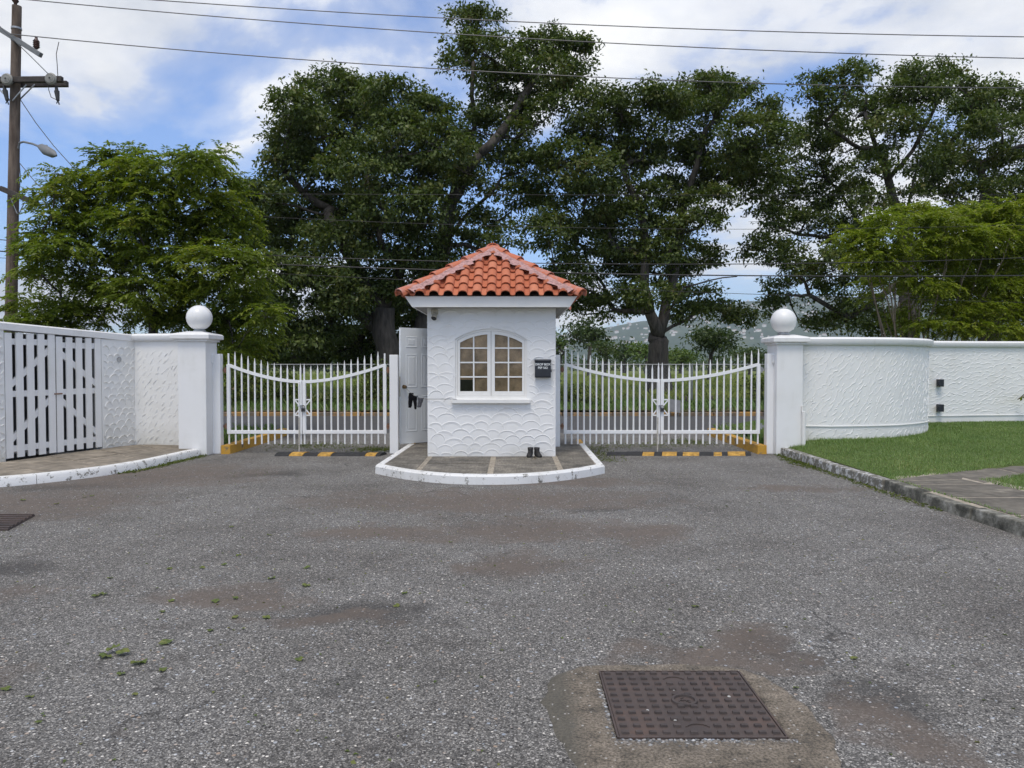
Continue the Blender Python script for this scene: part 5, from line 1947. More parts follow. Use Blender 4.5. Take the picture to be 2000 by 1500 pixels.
for k in range(9):
    a_ = rm.uniform(0, 6.3)
    c_ = (0.785 + rm.uniform(-.025, .025), 3.456 + rm.uniform(-.022, .022))
    em.bar((c_[0], c_[1], 0.0155), (c_[0] + math.cos(a_) * .018, c_[1] + math.sin(a_) * .018, 0.0155), 0.005, 0.005)
em.build('emblem', 'iron_dark', t_)
for sy in (-1, 1):
    ar = MB()
    for k in range(8):
        a0 = math.pi * (0.15 + 0.7 * k / 8)
        a1 = math.pi * (0.15 + 0.7 * (k + 1) / 8)
        cyy = 3.456 + sy * 0.245 - 0.03
        ar.bar((0.785 + math.cos(a0) * 0.055, cyy + math.sin(a0) * 0.05, 0.0160), (0.785 + math.cos(a1) * 0.055, cyy + math.sin(a1) * 0.05, 0.0160), 0.006, 0.006)
    ar.build('cast_arc', 'iron', t_)

t_ = thing('manhole_cover', 'dark rusty ribbed iron cover at the edge of the left pavement', 'manhole cover', (-5.0, 7.5, 0))
cs = [gnd(*p) for p in ((-40, 1007), (68, 1008), (15, 1037), (-120, 1036))]
c0, c1, c2, c3 = cs
MB().prism([(p.x, p.y) for p in (c3, c2, c1, c0)], -0.01, 0.02).build('plate', 'iron', t_)
for k in range(7):
    a_ = c3.lerp(c0, (k + 0.5) / 7)
    b_ = c2.lerp(c1, (k + 0.5) / 7)
    MB().bar((a_.x, a_.y, 0.025), (b_.x, b_.y, 0.025), 0.03, 0.012).build('rib', 'iron', t_)

# ------------------------------------------------------------------ utility pole, street lamp, wires
PY = 17.0
base = at(20, 705, PY)
top = at(33, 12, PY)
t_ = thing('utility_pole', 'weathered wooden utility pole with crossarms behind the left wall', 'utility pole', (base.x, PY, 0))
PXf = lambda z: base.x + (top.x - base.x) * (z - base.z) / (top.z - base.z)
MB().tube([(PXf(z), PY, z) for z in (-0.05, 2, 4, 6, 8, top.z)], [0.135, 0.125, 0.118, 0.11, 0.10, 0.095], 14).build('shaft', 'pole_wood', t_, smooth=True)


def pz(py):
    return at(30, py, PY).z


def arm_px(p0, p1, y0, y1, w_, h_, name, mat):
    a_, b_ = at(p0[0], p0[1], y0), at(p1[0], p1[1], y1)
    return MB().bar(a_, b_, w_, h_).build(name, mat, t_, bevel=0.008)


arm_px((-60, 157), (122, 155), PY - 0.18, PY - 0.18, 0.10, 0.12, 'crossarm', 'arm_wood')
arm_px((-60, 166), (132, 164), PY + 0.17, PY + 0.17, 0.10, 0.12, 'crossarm', 'arm_wood')
arm_px((-40, 32), (80, 108), PY + 0.1, PY - 0.2, 0.09, 0.10, 'crossarm', 'arm_grey')
arm_px((2, 368), (72, 398), PY - 0.20, PY - 0.35, 0.09, 0.11, 'crossarm', 'arm_wood')
arm_px((24, 197), (52, 165), PY - 0.14, PY - 0.15, 0.02, 0.03, 'brace', 'galvanised')
arm_px((38, 195), (68, 165), PY + 0.13, PY + 0.12, 0.02, 0.03, 'brace', 'galvanised')
arm_px((20, 197), (-10, 165), PY - 0.14, PY - 0.15, 0.02, 0.03, 'brace', 'galvanised')
arm_px((20, 385), (34, 418), PY - 0.15, PY - 0.11, 0.02, 0.02, 'brace', 'galvanised')
arm_px((48, 395), (36, 420), PY - 0.28, PY - 0.11, 0.02, 0.02, 'brace', 'galvanised')
for py_ in (56, 78):
    z = pz(py_)
    MB().tube([(PXf(z), PY, z - 0.02), (PXf(z), PY, z + 0.02)], 0.108, 14, False).build('band', 'galvanised', t_)
for px_, py_ in ((12, 154), (98, 153)):                       # disc insulators seen end on
    c_ = at(px_, py_, PY - 0.30)
    m_ = MB()
    yy_ = [-0.012, 0.0, 0.004, 0.0, 0.006, 0.003, 0.010, 0.03, 0.05, 0.06, 0.08, 0.11]
    yy_ = [-0.030, -0.030, -0.022, -0.024, -0.014, -0.018, -0.006, 0.012, 0.03, 0.06, 0.08, 0.11]
    rr_ = [0.012, 0.040, 0.046, 0.066, 0.072, 0.094, 0.100, 0.126, 0.126, 0.06, 0.115, 0.04]
    m_.tube([c_ + Vector((0, y_, 0)) for y_ in yy_], rr_, 20)
    m_.tube([c_ + Vector((0, -0.03, 0)), c_], [0.02, 0.05], 10)
    m_.build('insulator', 'porcelain', t_, smooth=True)
c_ = at(71, 84, PY - 0.15)
m_ = MB()
m_.tube([c_ + Vector((0, 0, z)) for z in (-0.13, -0.10, -0.09, -0.06, -0.05, -0.02, -0.01, 0.02, 0.03, 0.06, 0.09, 0.12)], [0.03, 0.05, 0.07, 0.05, 0.07, 0.05, 0.07, 0.05, 0.07, 0.05, 0.03, 0.03], 12)
m_.build('insulator', 'brown_porcelain', t_, smooth=True)
c_ = at(30, 2, PY)
MB().tube([c_ + Vector((0, 0, z)) for z in (-0.14, -0.05, 0.0, 0.03, 0.10)], [0.03, 0.035, 0.07, 0.06, 0.05], 12).build('insulator', 'brown_porcelain', t_, smooth=True)
for p0, p1 in (((110, 170), (113, 196)), ((8, 168), (14, 196))):
    a_, b_ = at(p0[0], p0[1], PY - 0.2), at(p1[0], p1[1], PY - 0.24)
    m_ = MB()
    m_.tube([a_, a_.lerp(b_, .3), a_.lerp(b_, .32), b_], [0.03, 0.04, 0.055, 0.035], 10)
    m_.bar(b_, b_ + Vector((0.03, 0, -0.09)), 0.02, 0.02)
    m_.bar(b_, b_ + Vector((-0.03, 0, -0.07)), 0.015, 0.015)
    m_.build('fuse_cutout', 'dark_metal', t_)
for pts_ in (((115, 82), (110, 105), (112, 130), (113, 150)), ((113, 196), (100, 190), (95, 175), (96, 160)), ((38, 318), (40, 345), (38, 372))):
    MB().tube([at(x, y, PY - 0.2) for x, y in pts_], 0.008, 5).build('jumper_wire', 'wire_black', t_)

t2 = thing('street_lamp', 'grey street lamp on a curved arm fixed to the utility pole', 'street lamp', (PXf(6.1), PY, pz(280)))
a_ = [at(x, y, yy_) for x, y, yy_ in ((36, 290, PY - .1), (38, 279, PY - .14), (46, 277, PY - .3), (64, 281, PY - .6), (78, 287, PY - .9))]
MB().tube(a_, 0.022, 8).build('arm', 'arm_grey', t2, smooth=True)
hd_ = [at(x, y, yy_) for x, y, yy_ in ((76, 286, PY - .88), (82, 288, PY - .95), (90, 294, PY - 1.05), (102, 300, PY - 1.2), (110, 304, PY - 1.3))]
m_ = MB()
m_.tube(hd_, [0.035, 0.075, 0.10, 0.085, 0.02], 12)
m_.v = [(x, y, z) for x, y, z in m_.v]
m_.build('lamp_head', 'arm_grey', t2, smooth=True)
c_ = at(90, 289, PY - 1.05)
MB().tube([c_ + Vector((0, 0, -0.02)), c_ + Vector((0, 0, 0.06))], [0.035, 0.03], 10).build('photocell', 'galvanised', t2)


def wire(pts_px, Y, r, mat, lab, x_from=-300, x_to=2500, ymap=None):
    """power line in a vertical plane along the road: parabola through three sighted points"""
    xs_ = [p[0] for p in pts_px]
    co = np.polyfit(xs_, [p[1] for p in pts_px], 2)
    P_ = []
    for i in range(25):
        x = x_from + (x_to - x_from) * i / 24
        P_.append(at(x, float(np.polyval(co, x)), Y))
    return tag(MB().tube(P_, r, 5).build('power_line', mat), lab, 'power line', 'power lines along the road')


wire(((300, 0), (1000, 42), (2000, 72)), PY + 0.2, 0.011, 'wire_grey', 'highest thin power line crossing the sky', 33)
wire(((60, 0), (880, 66), (2000, 114)), PY, 0.011, 'wire_grey', 'second highest power line crossing the sky', 30)
wire(((75, 72), (850, 134), (2000, 172)), PY - 0.15, 0.011, 'wire_grey', 'third power line across the sky, from the brown insulator', 20)
wire(((38, 376), (850, 380), (1400, 381)), PY - 0.1, 0.005, 'wire_black', 'faint wire across the tree crowns at mid height', 36)
wire(((36, 392), (860, 438), (1600, 447)), PY - 0.1, 0.005, 'wire_black', 'faint wire across the tree crowns below mid height', 36)
wire(((24, 470), (850, 510), (1600, 514)), PY, 0.010, 'wire_black', 'upper of two black cables passing just behind the roof')
wire(((24, 492), (850, 527), (1540, 539)), PY, 0.014, 'wire_black', 'thick lower black cable passing just behind the roof')
wire(((24, 505), (760, 545), (1400, 572)), PY + 0.2, 0.006, 'wire_black', 'thin cable lowest of those behind the roof')
for lab, pts_, y0_, y1_ in (('slack wire slanting from the pole crossarm down to the left tree', ((40, 195), (70, 240), (105, 285), (150, 335)), PY, PY - 0.4),
                            ('slack wire slanting from the lower pole down into the left tree', ((38, 318), (60, 345), (75, 362), (100, 380)), PY, PY - 0.6),
                            ('thin wire rising from the pole crossarm over the frame edge', ((95, 145), (60, 110), (10, 62), (-60, -10)), PY - .3, PY - 0.6)):
    n_ = len(pts_)
    tag(MB().tube([at(p[0], p[1], y0_ + (y1_ - y0_) * i / (n_ - 1)) for i, p in enumerate(pts_)], 0.009, 5).build('power_line', 'wire_grey'), lab, 'power line', 'slack wires at the pole')

# ------------------------------------------------------------------ wire fence beyond the road
FY = 25.6
fc = thing('wire_fence', 'chain-link wire fence with thin metal posts beyond the road', 'fence', (0, FY, 0.2))
zt_f = at(1200, 712, FY).z
for i in range(21):
    x = -30 + i * 3.0
    MB().tube([(x, FY, 0.1), (x, FY, zt_f + 0.03)], 0.03, 8).build('fence_post', 'fence_metal', fc, smooth=True)
MB().tube([(-30, FY, zt_f), (30, FY, zt_f)], 0.021, 8).build('top_rail', 'fence_metal', fc, smooth=True)
cm = MB()
H_ = zt_f - 0.22
x = -30.0
while x < 30:
    for s in (1, -1):
        a_ = Vector((x, FY, 0.22))
        b_ = Vector((x + s * H_, FY, zt_f))
        cm.add([a_ + Vector((-.003, 0, 0)), a_ + Vector((.003, 0, 0)), a_ + Vector((0, .004, 0)), b_ + Vector((-.003, 0, 0)), b_ + Vector((.003, 0, 0)), b_ + Vector((0, .004, 0))],
               [(0, 1, 4, 3), (1, 2, 5, 4), (2, 0, 3, 5)])
    x += 0.11
tag(cm.build('chain_link', 'fence_metal', fc), kind='stuff')

ms = thing('metal_cabinet', 'plain grey sheet metal panel standing across the road behind the wider gate', 'panel', (5.0, 22.6, 0))
a_, b_ = at(1306, 822, 22.6), at(1328, 780, 22.6)
m_ = MB()
m_.add([(a_.x, 22.60, 0.14), (b_.x, 22.50, 0.10), (b_.x, 22.50, b_.z - 0.03), (a_.x, 22.60, b_.z + 0.02), (a_.x, 22.64, 0.14), (b_.x, 22.54, 0.10), (b_.x, 22.54, b_.z - 0.03), (a_.x, 22.64, b_.z + 0.02)],
       [(0, 1, 2, 3), (7, 6, 5, 4), (0, 4, 5, 1), (1, 5, 6, 2), (2, 6, 7, 3), (3, 7, 4, 0)])
m_.build('panel', 'sheet_metal', ms)
for xx in (a_.x + 0.04, b_.x - 0.04):
    MB().tube([(xx, 22.66, -0.05), (xx, 22.66, b_.z - 0.1)], 0.02, 8).build('leg', 'fence_metal', ms)


# ------------------------------------------------------------------ vegetation
def leaves_quads(P, D, Nn, L, Wd, fold=0.25):
    """P base, D unit direction, Nn approximate normal -> (N,4,3) folded diamonds"""
    S_ = np.cross(D, Nn)
    S_ /= np.linalg.norm(S_, axis=1, keepdims=True) + 1e-9
    U_ = np.cross(S_, D)
    V_ = np.zeros((len(P), 4, 3))
    L = L[:, None]
    Wd = Wd[:, None]
    V_[:, 0] = P
    V_[:, 1] = P + D * L * 0.48 + S_ * Wd * 0.5 + U_ * Wd * fold
    V_[:, 2] = P + D * L - U_ * L * 0.12
    V_[:, 3] = P + D * L * 0.48 - S_ * Wd * 0.5 + U_ * Wd * fold
    return V_


def crown(blobs, r, leaf, tuft_leaves, per_m2, gap=-0.22, gap_scale=0.8, mode='tuft', up_bias=0.35, droop=0.35, inner=0.5, ragged=0.45, sub=0):
    """blobs: (centre, rx, ry, rz).  Leaves in tufts spread through each blob, denser towards its outside and top"""
    tp, td = [], []
    for c, rx, ry, rz in blobs:
        area = 4 * math.pi * ((rx * ry) ** 1.6 / 3 + (rx * rz) ** 1.6 / 3 + (ry * rz) ** 1.6 / 3) ** (1 / 1.6)
        n_ = max(3, int(area * per_m2))
        d = r.normal(size=(n_, 3))
        d[:, 2] += up_bias
        d /= np.linalg.norm(d, axis=1, keepdims=True)
        f = inner + (1.08 - inner) * r.uniform(0, 1, n_) ** 0.55
        q = np.array(c) + d * f[:, None] * np.array([rx, ry, rz])
        if sub:
            k_ = max(5, int(sub * (0.7 + 0.6 * r.uniform())))
            sd = r.normal(size=(k_, 3))
            sd[:, 2] += up_bias
            sd /= np.linalg.norm(sd, axis=1, keepdims=True)
            sc = np.array(c) + sd * (inner + (1.0 - inner) * r.uniform(0, 1, k_) ** 0.5)[:, None] * np.array([rx, ry, rz])
            pick = r.integers(0, k_, n_)
            off = r.normal(size=(n_, 3))
            off[:, 2] = np.abs(off[:, 2]) * 0.9 - 0.35
            rs = (0.19 + 0.16 * r.uniform(0, 1, k_))[pick]
            loose = r.uniform(0, 1, n_) < 0.16
            m2 = (rx + ry) / 2
            qs = sc[pick] + off * rs[:, None] * np.array([m2, m2, m2 * 0.62])
            q = np.where(loose[:, None], q, qs)
            d = np.where(loose[:, None], d, sd[pick] * 0.5 + off * 0.5)
            d = d / (np.linalg.norm(d, axis=1, keepdims=True) + 1e-9)
            tp.append(q)
            td.append(d)
            continue
        lump = np.array([1.0 + ragged * mnoise.noise((p[0] * 1.1, p[1] * 1.1, p[2] * 1.1 + 11.0)) for p in q])
        q = np.array(c) + d * (f * lump)[:, None] * np.array([rx, ry, rz])
        tp.append(q)
        td.append(d)
    tp, td = np.concatenate(tp), np.concatenate(td)
    keep = np.array([mnoise.noise((p[0] * gap_scale, p[1] * gap_scale, p[2] * gap_scale * 1.3)) + 0.35 * mnoise.noise((p[0] * gap_scale * 3, p[1] * gap_scale * 3, p[2] * gap_scale * 3)) > gap for p in tp])
    tp, td = tp[keep], td[keep]
    n_t = len(tp)
    k = tuft_leaves
    P = np.repeat(tp, k, 0)
    Dd = np.repeat(td, k, 0)
    N_ = len(P)
    if mode == 'tuft':
        P = P + r.normal(size=(N_, 3)) * np.array([leaf * 1.05, leaf * 1.05, leaf * 0.6])
        D = Dd * 0.6 + r.normal(size=(N_, 3)) * 0.75
        D[:, 2] -= droop
        D /= np.linalg.norm(D, axis=1, keepdims=True)
        Nn = r.normal(size=(N_, 3)) * 0.55
        Nn[:, 2] += 0.9
        Nn += Dd * 0.35
        L = leaf * r.uniform(0.5, 1.4, N_)
        return leaves_quads(P, D, Nn, L, L * r.uniform(0.42, 0.6, N_))
    # fronds: leaflets in pairs along a drooping stalk
    fd_ = td * 0.8 + r.normal(size=(n_t, 3)) * 0.5
    fd_[:, 2] = fd_[:, 2] * 0.5 - droop * 0.6
    fd_ /= np.linalg.norm(fd_, axis=1, keepdims=True)
    Fd = np.repeat(fd_, k, 0)
    idx = np.tile(np.arange(k), n_t)
    t = (idx // 2 + 0.5) / (k / 2)
    side = np.where(idx % 2 == 0, 1.0, -1.0)
    upv = np.array([0, 0, 1.0])
    S_ = np.cross(Fd, upv)
    S_ /= np.linalg.norm(S_, axis=1, keepdims=True) + 1e-9
    flen = leaf * 3.4
    P = P + Fd * (t * flen)[:, None]
    P[:, 2] -= 0.35 * flen * t ** 2
    D = S_ * side[:, None] * 0.85 + Fd * 0.55 + r.normal(size=(N_, 3)) * 0.22
    D[:, 2] -= 0.25
    D /= np.linalg.norm(D, axis=1, keepdims=True)
    Nn = r.normal(size=(N_, 3)) * 0.3
    Nn[:, 2] += 1
    L = leaf * r.uniform(0.75, 1.25, N_)
    return leaves_quads(P, D, Nn, L, L * 0.4, 0.15)


def skeleton(root_pts, blobs, r0, r_min, seed, n=7, wob=0.12, branch_n=6, limbs=()):
    """trunk through root_pts, then limbs grown to each blob from the nearest node below it; radii by the load carried"""
    rr = random.Random(seed)
    nodes = [Vector(p) for p in root_pts]
    par = [-1] + list(range(len(nodes) - 1))
    fork0 = max(1, len(nodes) - 2)
    for start, pts_l in limbs:
        pr_ = start
        for p in pts_l:
            nodes.append(Vector(p))
            par.append(pr_)
            pr_ = len(nodes) - 1
    n_limb = len(nodes)
    order = sorted(range(len(blobs)), key=lambda i: min((Vector(blobs[i][0]) - q).length for q in nodes[fork0:n_limb]))
    for i in order:
        c = Vector(blobs[i][0])
        best, bd = None, 1e9
        for j in range(fork0, len(nodes)):
            d = (c - nodes[j])
            cost = d.length * (1.0 + (0.9 if d.z < 0 else 0) + 0.25 * (1 - abs(d.normalized().z)) if d.length > 0 else 1)
            if cost < bd:
                bd, best = cost, j
        a_ = nodes[best]
        mid = a_.lerp(c, 0.5) + Vector((rr.uniform(-1, 1), rr.uniform(-1, 1), rr.uniform(-0.8, 0.2))) * (c - a_).length * wob
        nodes.append(mid)
        par.append(best)
        nodes.append(c - Vector((0, 0, blobs[i][3] * 0.25)))
        par.append(len(nodes) - 2)
    load = [0.0] * len(nodes)
    for j in range(len(nodes) - 1, -1, -1):
        load[j] += 1.0
        if par[j] >= 0:
            load[par[j]] += load[j]
    tot = load[fork0]
    rad = [max(r_min, 0.80 * r0 * (l / tot) ** 0.55) if j >= len(root_pts) else r0 for j, l in enumerate(load)]
    tm, bmx = MB(), MB()
    # flared trunk
    pts_ = nodes[:len(root_pts)]
    rs = [r0 * (1.5 if i == 0 else 1.0 if i == 1 else max(0.84, 1.0 - 0.06 * (i - 1))) for i in range(len(pts_))]
    fine, fr_ = [], []
    for i in range(len(pts_) - 1):
        for k in range(3):
            t = k / 3
            fine.append(pts_[i].lerp(pts_[i + 1], t) + Vector((rr.uniform(-1, 1), rr.uniform(-1, 1), 0)) * r0 * 0.12)
            fr_.append(rs[i] + (rs[i + 1] - rs[i]) * t)
    fine.append(pts_[-1])
    fr_.append(rs[-1])
    tm.tube(fine, fr_, 14)
    for j in range(len(root_pts), len(nodes)):
        a_, b_ = nodes[par[j]], nodes[j]
        ra = min(rad[par[j]], rad[j] * 1.25)
        m1 = a_.lerp(b_, 0.5) + Vector((rr.uniform(-1, 1), rr.uniform(-1, 1), rr.uniform(-1, 1))) * (b_ - a_).length * 0.06
        bmx.tube([a_, m1, b_], [ra, (ra + rad[j]) / 2, rad[j] * 0.95], n)
    # twigs inside each blob
    for c, rx, ry, rz in blobs:
        c = Vector(c) - Vector((0, 0, rz * 0.25))
        for k in range(branch_n):
            d = Vector((rr.gauss(0, 1), rr.gauss(0, 1), rr.gauss(0.5, 0.8))).normalized()
            e = c + Vector((d.x * rx, d.y * ry, d.z * rz)) * 0.85
            m1 = c.lerp(e, 0.5) + Vector((rr.uniform(-1, 1), rr.uniform(-1, 1), rr.uniform(-.5, 1))) * 0.1 * rx
            bmx.tube([c, m1, e], [r_min * 0.9, r_min * 0.6, r_min * 0.25], 4, False)
    return tm, bmx


def px_blobs(lst, Y, depth, seed, flat=0.85, grow=1.0):
    rr = random.Random(seed)
    out = []
    for b_ in lst:
        px, py, rx, rz = b_[:4]
        yo = b_[4] if len(b_) > 4 else rr.uniform(-depth, depth)
        y = Y + yo
        s = y / F
        c = at(px, py, y)
        out.append((tuple(c), rx * s * grow, max(rx, rz) * s * flat * grow, rz * s * grow))
    return out


def tree(name, label, blobs, roots, r0, r_min, seed, leaf, k, dens, mat, group=None, barkm='bark', cat='tree', **kw):
    t_ = thing(name, label, cat, (roots[0][0], roots[0][1], roots[0][2]), group)
    br_kw = {q: kw.pop(q) for q in ('branch_n', 'wob', 'limbs') if q in kw}
    tm, bmx = skeleton(roots, blobs, r0, r_min, seed, **br_kw)
    tr = tm.build('trunk', barkm, t_, smooth='all')
    bmx.build('branches', barkm, t_, smooth='all')
    V_ = crown(blobs, np.random.default_rng(seed), leaf, k, dens, **kw)
    quads('crown', V_, 4, mat, t_)
    return t_


YA, YB, YC, YD = 28.0, 29.5, 31.0, 33.0
A_bl = [(575, 215, 45, 32), (640, 185, 55, 30), (700, 190, 50, 32), (770, 200, 55, 34), (835, 225, 45, 34), (560, 270, 38, 34), (610, 265, 60, 40), (690, 250, 65, 42), (775, 265, 65, 45),
        (860, 280, 45, 45), (900, 300, 40, 40), (555, 330, 45, 30), (625, 335, 65, 36), (715, 330, 65, 42), (800, 340, 60, 42), (870, 350, 45, 36), (510, 385, 55, 28), (585, 400, 60, 32), (670, 405, 70, 36), (760, 410, 60, 36), (845, 400, 30, 36),
        (490, 450, 60, 36), (570, 470, 65, 36), (660, 480, 70, 38), (745, 470, 60, 40), (815, 480, 45, 40), (540, 540, 60, 36), (620, 555, 65, 36), (710, 560, 65, 36), (790, 545, 50, 36), (580, 615, 55, 32), (660, 600, 55, 26), (600, 665, 55, 22),
        (520, 600, 40, 30), (640, 640, 40, 20), (700, 660, 50, 30, 2.5), (770, 650, 50, 32, 3.0), (640, 690, 50, 30, 2.6), (560, 690, 50, 30, 2.2), (790, 690, 46, 30, 3.2), (830, 640, 40, 34, 2.8), (720, 705, 46, 28, 3.0), (500, 680, 46, 32, 2.0), (740, 610, 50, 28, 1.5)]
A2_bl = [(905, 50, 32, 26), (940, 45, 36, 26), (895, 90, 30, 24), (940, 95, 40, 26), (985, 85, 34, 22), (880, 125, 22, 20), (930, 135, 30, 20), (985, 130, 40, 28), (1045, 95, 42, 30), (1090, 90, 42, 30), (1125, 115, 34, 36), (1075, 140, 46, 30), (1120, 150, 30, 20),
         (960, 165, 38, 22), (1010, 175, 42, 28), (1060, 180, 30, 18), (975, 215, 46, 34), (1020, 225, 36, 28), (940, 250, 40, 30), (1005, 265, 40, 22), (1080, 215, 28, 24),
         (910, 330, 42, 30), (985, 320, 46, 28), (1030, 330, 36, 34), (960, 370, 40, 26), (1010, 385, 36, 24), (905, 420, 34, 26), (965, 430, 36, 20), (930, 480, 40, 24), (1000, 470, 44, 26), (880, 470, 34, 30), (870, 530, 50, 28), (800, 590, 60, 26), (860, 600, 50, 26)]
B_bl = [(1130, 215, 36, 30), (1175, 195, 40, 24), (1215, 215, 34, 30), (1140, 265, 42, 34), (1195, 270, 46, 34), (1110, 320, 40, 40), (1165, 335, 50, 40), (1225, 330, 40, 40), (1255, 190, 40, 20), (1310, 190, 44, 22), (1355, 180, 30, 26), (1275, 235, 46, 32), (1340, 240, 44, 34), (1395, 225, 34, 34),
        (1385, 165, 30, 18), (1430, 170, 34, 18), (1455, 175, 22, 14), (1410, 190, 34, 14), (1255, 300, 46, 38), (1320, 305, 46, 38), (1380, 300, 42, 40), (1440, 260, 34, 30), (1495, 220, 28, 22), (1490, 255, 36, 26), (1445, 310, 40, 30), (1520, 275, 30, 26), (1470, 360, 40, 30), (1500, 330, 36, 30), (1460, 300, 30, 30), (1060, 330, 30, 36), (1420, 330, 40, 34),
        (1080, 390, 46, 40), (1140, 405, 54, 40), (1205, 400, 46, 40), (1260, 380, 40, 30), (1300, 375, 36, 30), (1365, 365, 36, 30), (1395, 400, 26, 28), (1375, 430, 30, 22), (1070, 460, 50, 36), (1140, 475, 56, 36), (1210, 480, 46, 36), (1270, 455, 36, 28), (1330, 450, 36, 28), (1320, 395, 32, 26), (1240, 425, 36, 30), (1300, 500, 40, 22), (1185, 430, 40, 30),
        (1110, 545, 54, 32), (1180, 550, 46, 32), (1240, 520, 40, 26), (1300, 530, 46, 26), (1365, 505, 44, 26), (1130, 605, 36, 24), (1200, 600, 48, 26), (1270, 575, 44, 22), (1340, 580, 44, 26), (1400, 600, 40, 20), (1440, 620, 30, 16), (1350, 615, 30, 16)]
C_bl = [(1600, 165, 30, 16), (1645, 150, 30, 18), (1675, 145, 26, 16), (1590, 195, 28, 14), (1650, 185, 40, 24), (1610, 235, 36, 26), (1665, 230, 44, 30), (1720, 210, 44, 24), (1765, 150, 26, 14), (1800, 145, 36, 20), (1840, 145, 34, 20), (1775, 190, 48, 30), (1830, 190, 40, 26), (1735, 255, 48, 32), (1800, 250, 50, 34),
        (1585, 285, 44, 28), (1650, 290, 46, 28), (1555, 330, 30, 26), (1610, 340, 46, 26), (1690, 330, 40, 26), (1760, 315, 44, 30), (1825, 310, 40, 30), (1520, 380, 40, 30), (1580, 395, 46, 28), (1650, 385, 44, 26), (1700, 395, 36, 24), (1500, 430, 44, 32), (1560, 450, 50, 32), (1630, 450, 46, 32), (1500, 490, 40, 24), (1550, 520, 54, 30), (1630, 520, 54, 32),
        (1700, 470, 40, 40), (1540, 570, 46, 26), (1610, 585, 56, 30), (1680, 570, 40, 36), (1560, 620, 36, 20), (1640, 635, 44, 20), (1700, 630, 44, 30), (1510, 600, 26, 20), (1750, 640, 50, 26), (1770, 400, 40, 30)]
D_bl = [(1870, 165, 30, 20), (1900, 190, 36, 22), (1950, 190, 46, 26), (1990, 205, 40, 28), (2050, 230, 50, 40), (1885, 240, 46, 32), (1945, 245, 50, 32), (2010, 270, 50, 40), (1850, 300, 40, 34), (1915, 310, 50, 36), (1980, 330, 50, 36), (2050, 330, 50, 50), (1840, 370, 42, 36), (1900, 385, 50, 36), (1970, 400, 50, 36), (2040, 420, 50, 50), (1860, 440, 50, 36), (1930, 460, 50, 36), (2000, 480, 50, 40), (1820, 500, 44, 40), (1890, 530, 50, 40), (1960, 560, 50, 40), (2030, 560, 50, 40), (1840, 600, 50, 36), (1910, 630, 50, 30), (1990, 640, 50, 30)]


def froots(pts_, Y):
    return [tuple(at(px, py, Y + dy)) for px, py, dy in pts_]


tree('shade_tree', 'broad dark green shade tree with a massive trunk behind the narrower gate', px_blobs(A_bl, YA, 2.2, 1, grow=1.06), froots(((762, 795, 0), (760, 720, 0), (752, 650, 0), (750, 600, 0)), YA), 0.45, 0.016, 21, 0.150, 16, 19, 'leaf_dark', 'dark shade trees beyond the road', gap=-0.60, sub=15, limbs=[(3, froots(((770, 545, .2), (800, 480, .3), (830, 400, .3)), YA)), (3, froots(((715, 560, -.3), (680, 500, -.4), (640, 420, -.2)), YA)), (2, froots(((700, 610, .2), (650, 580, .2)), YA))])
tree('shade_tree', 'tall dark tree with a bare leaning limb, rising highest above the booth roof', px_blobs(A2_bl, YA + 1.0, 1.2, 2, grow=1.06), froots(((800, 795, 0.4), (812, 700, 0.3), (845, 560, 0.2), (866, 470, 0.1), (878, 400, 0)), YA + 1), 0.34, 0.016, 22, 0.145, 16, 15, 'leaf_dark', 'dark shade trees beyond the road', gap=-0.45, sub=11, limbs=[(4, froots(((910, 340, -.6), (938, 300, -.8), (975, 265, -.8), (1000, 230, -.5), (1040, 160, 0)), YA + 1)), (4, froots(((890, 340, .2), (930, 240, .4), (925, 120, .3)), YA + 1))])
tree('shade_tree', 'dark tree with a forked grey trunk seen behind the wider gate', px_blobs(B_bl, YB, 2.0, 3, grow=1.06), froots(((1290, 785, 0), (1288, 715, 0), (1286, 675, 0), (1285, 655, 0)), YB), 0.40, 0.016, 23, 0.150, 16, 18, 'leaf_dark', 'dark shade trees beyond the road', gap=-0.36, sub=13, limbs=[(3, froots(((1268, 610, -.3), (1258, 560, -.4), (1262, 490, -.4), (1250, 410, -.2), (1215, 330, 0)), YB)), (3, froots(((1308, 605, -.2), (1335, 562, -.4), (1385, 548, -.6), (1440, 540, -.6)), YB)), (3, froots(((1300, 590, .2), (1318, 520, .2), (1330, 450, .3), (1345, 370, .2), (1370, 270, .2)), YB))])
tree('shade_tree', 'dark open-crowned tree behind the right globe lamp', px_blobs(C_bl, YC, 1.8, 4, grow=1.06), froots(((1775, 790, 0), (1775, 660, 0), (1770, 540, 0), (1768, 430, 0)), YC), 0.34, 0.016, 24, 0.150, 16, 13.5, 'leaf_dark', 'dark shade trees beyond the road', gap=-0.27, sub=12, limbs=[(3, froots(((1735, 350, -.2), (1712, 290, -.2), (1690, 220, 0)), YC)), (3, froots(((1790, 330, .2), (1800, 250, .2)), YC)), (2, froots(((1700, 500, -.3), (1620, 470, -.3)), YC)), (2, froots(((1660, 620, -.2), (1580, 575, -.2)), YC))])
tree('shade_tree', 'dark tree at the far right behind the yellow-green tree', px_blobs(D_bl, YD, 1.8, 5, grow=1.06), froots(((1930, 785, 0), (1930, 640, 0), (1925, 500, 0), (1930, 380, 0)), YD), 0.36, 0.016, 25, 0.155, 16, 13, 'leaf_dark', 'dark shade trees beyond the road', gap=-0.42, sub=12)

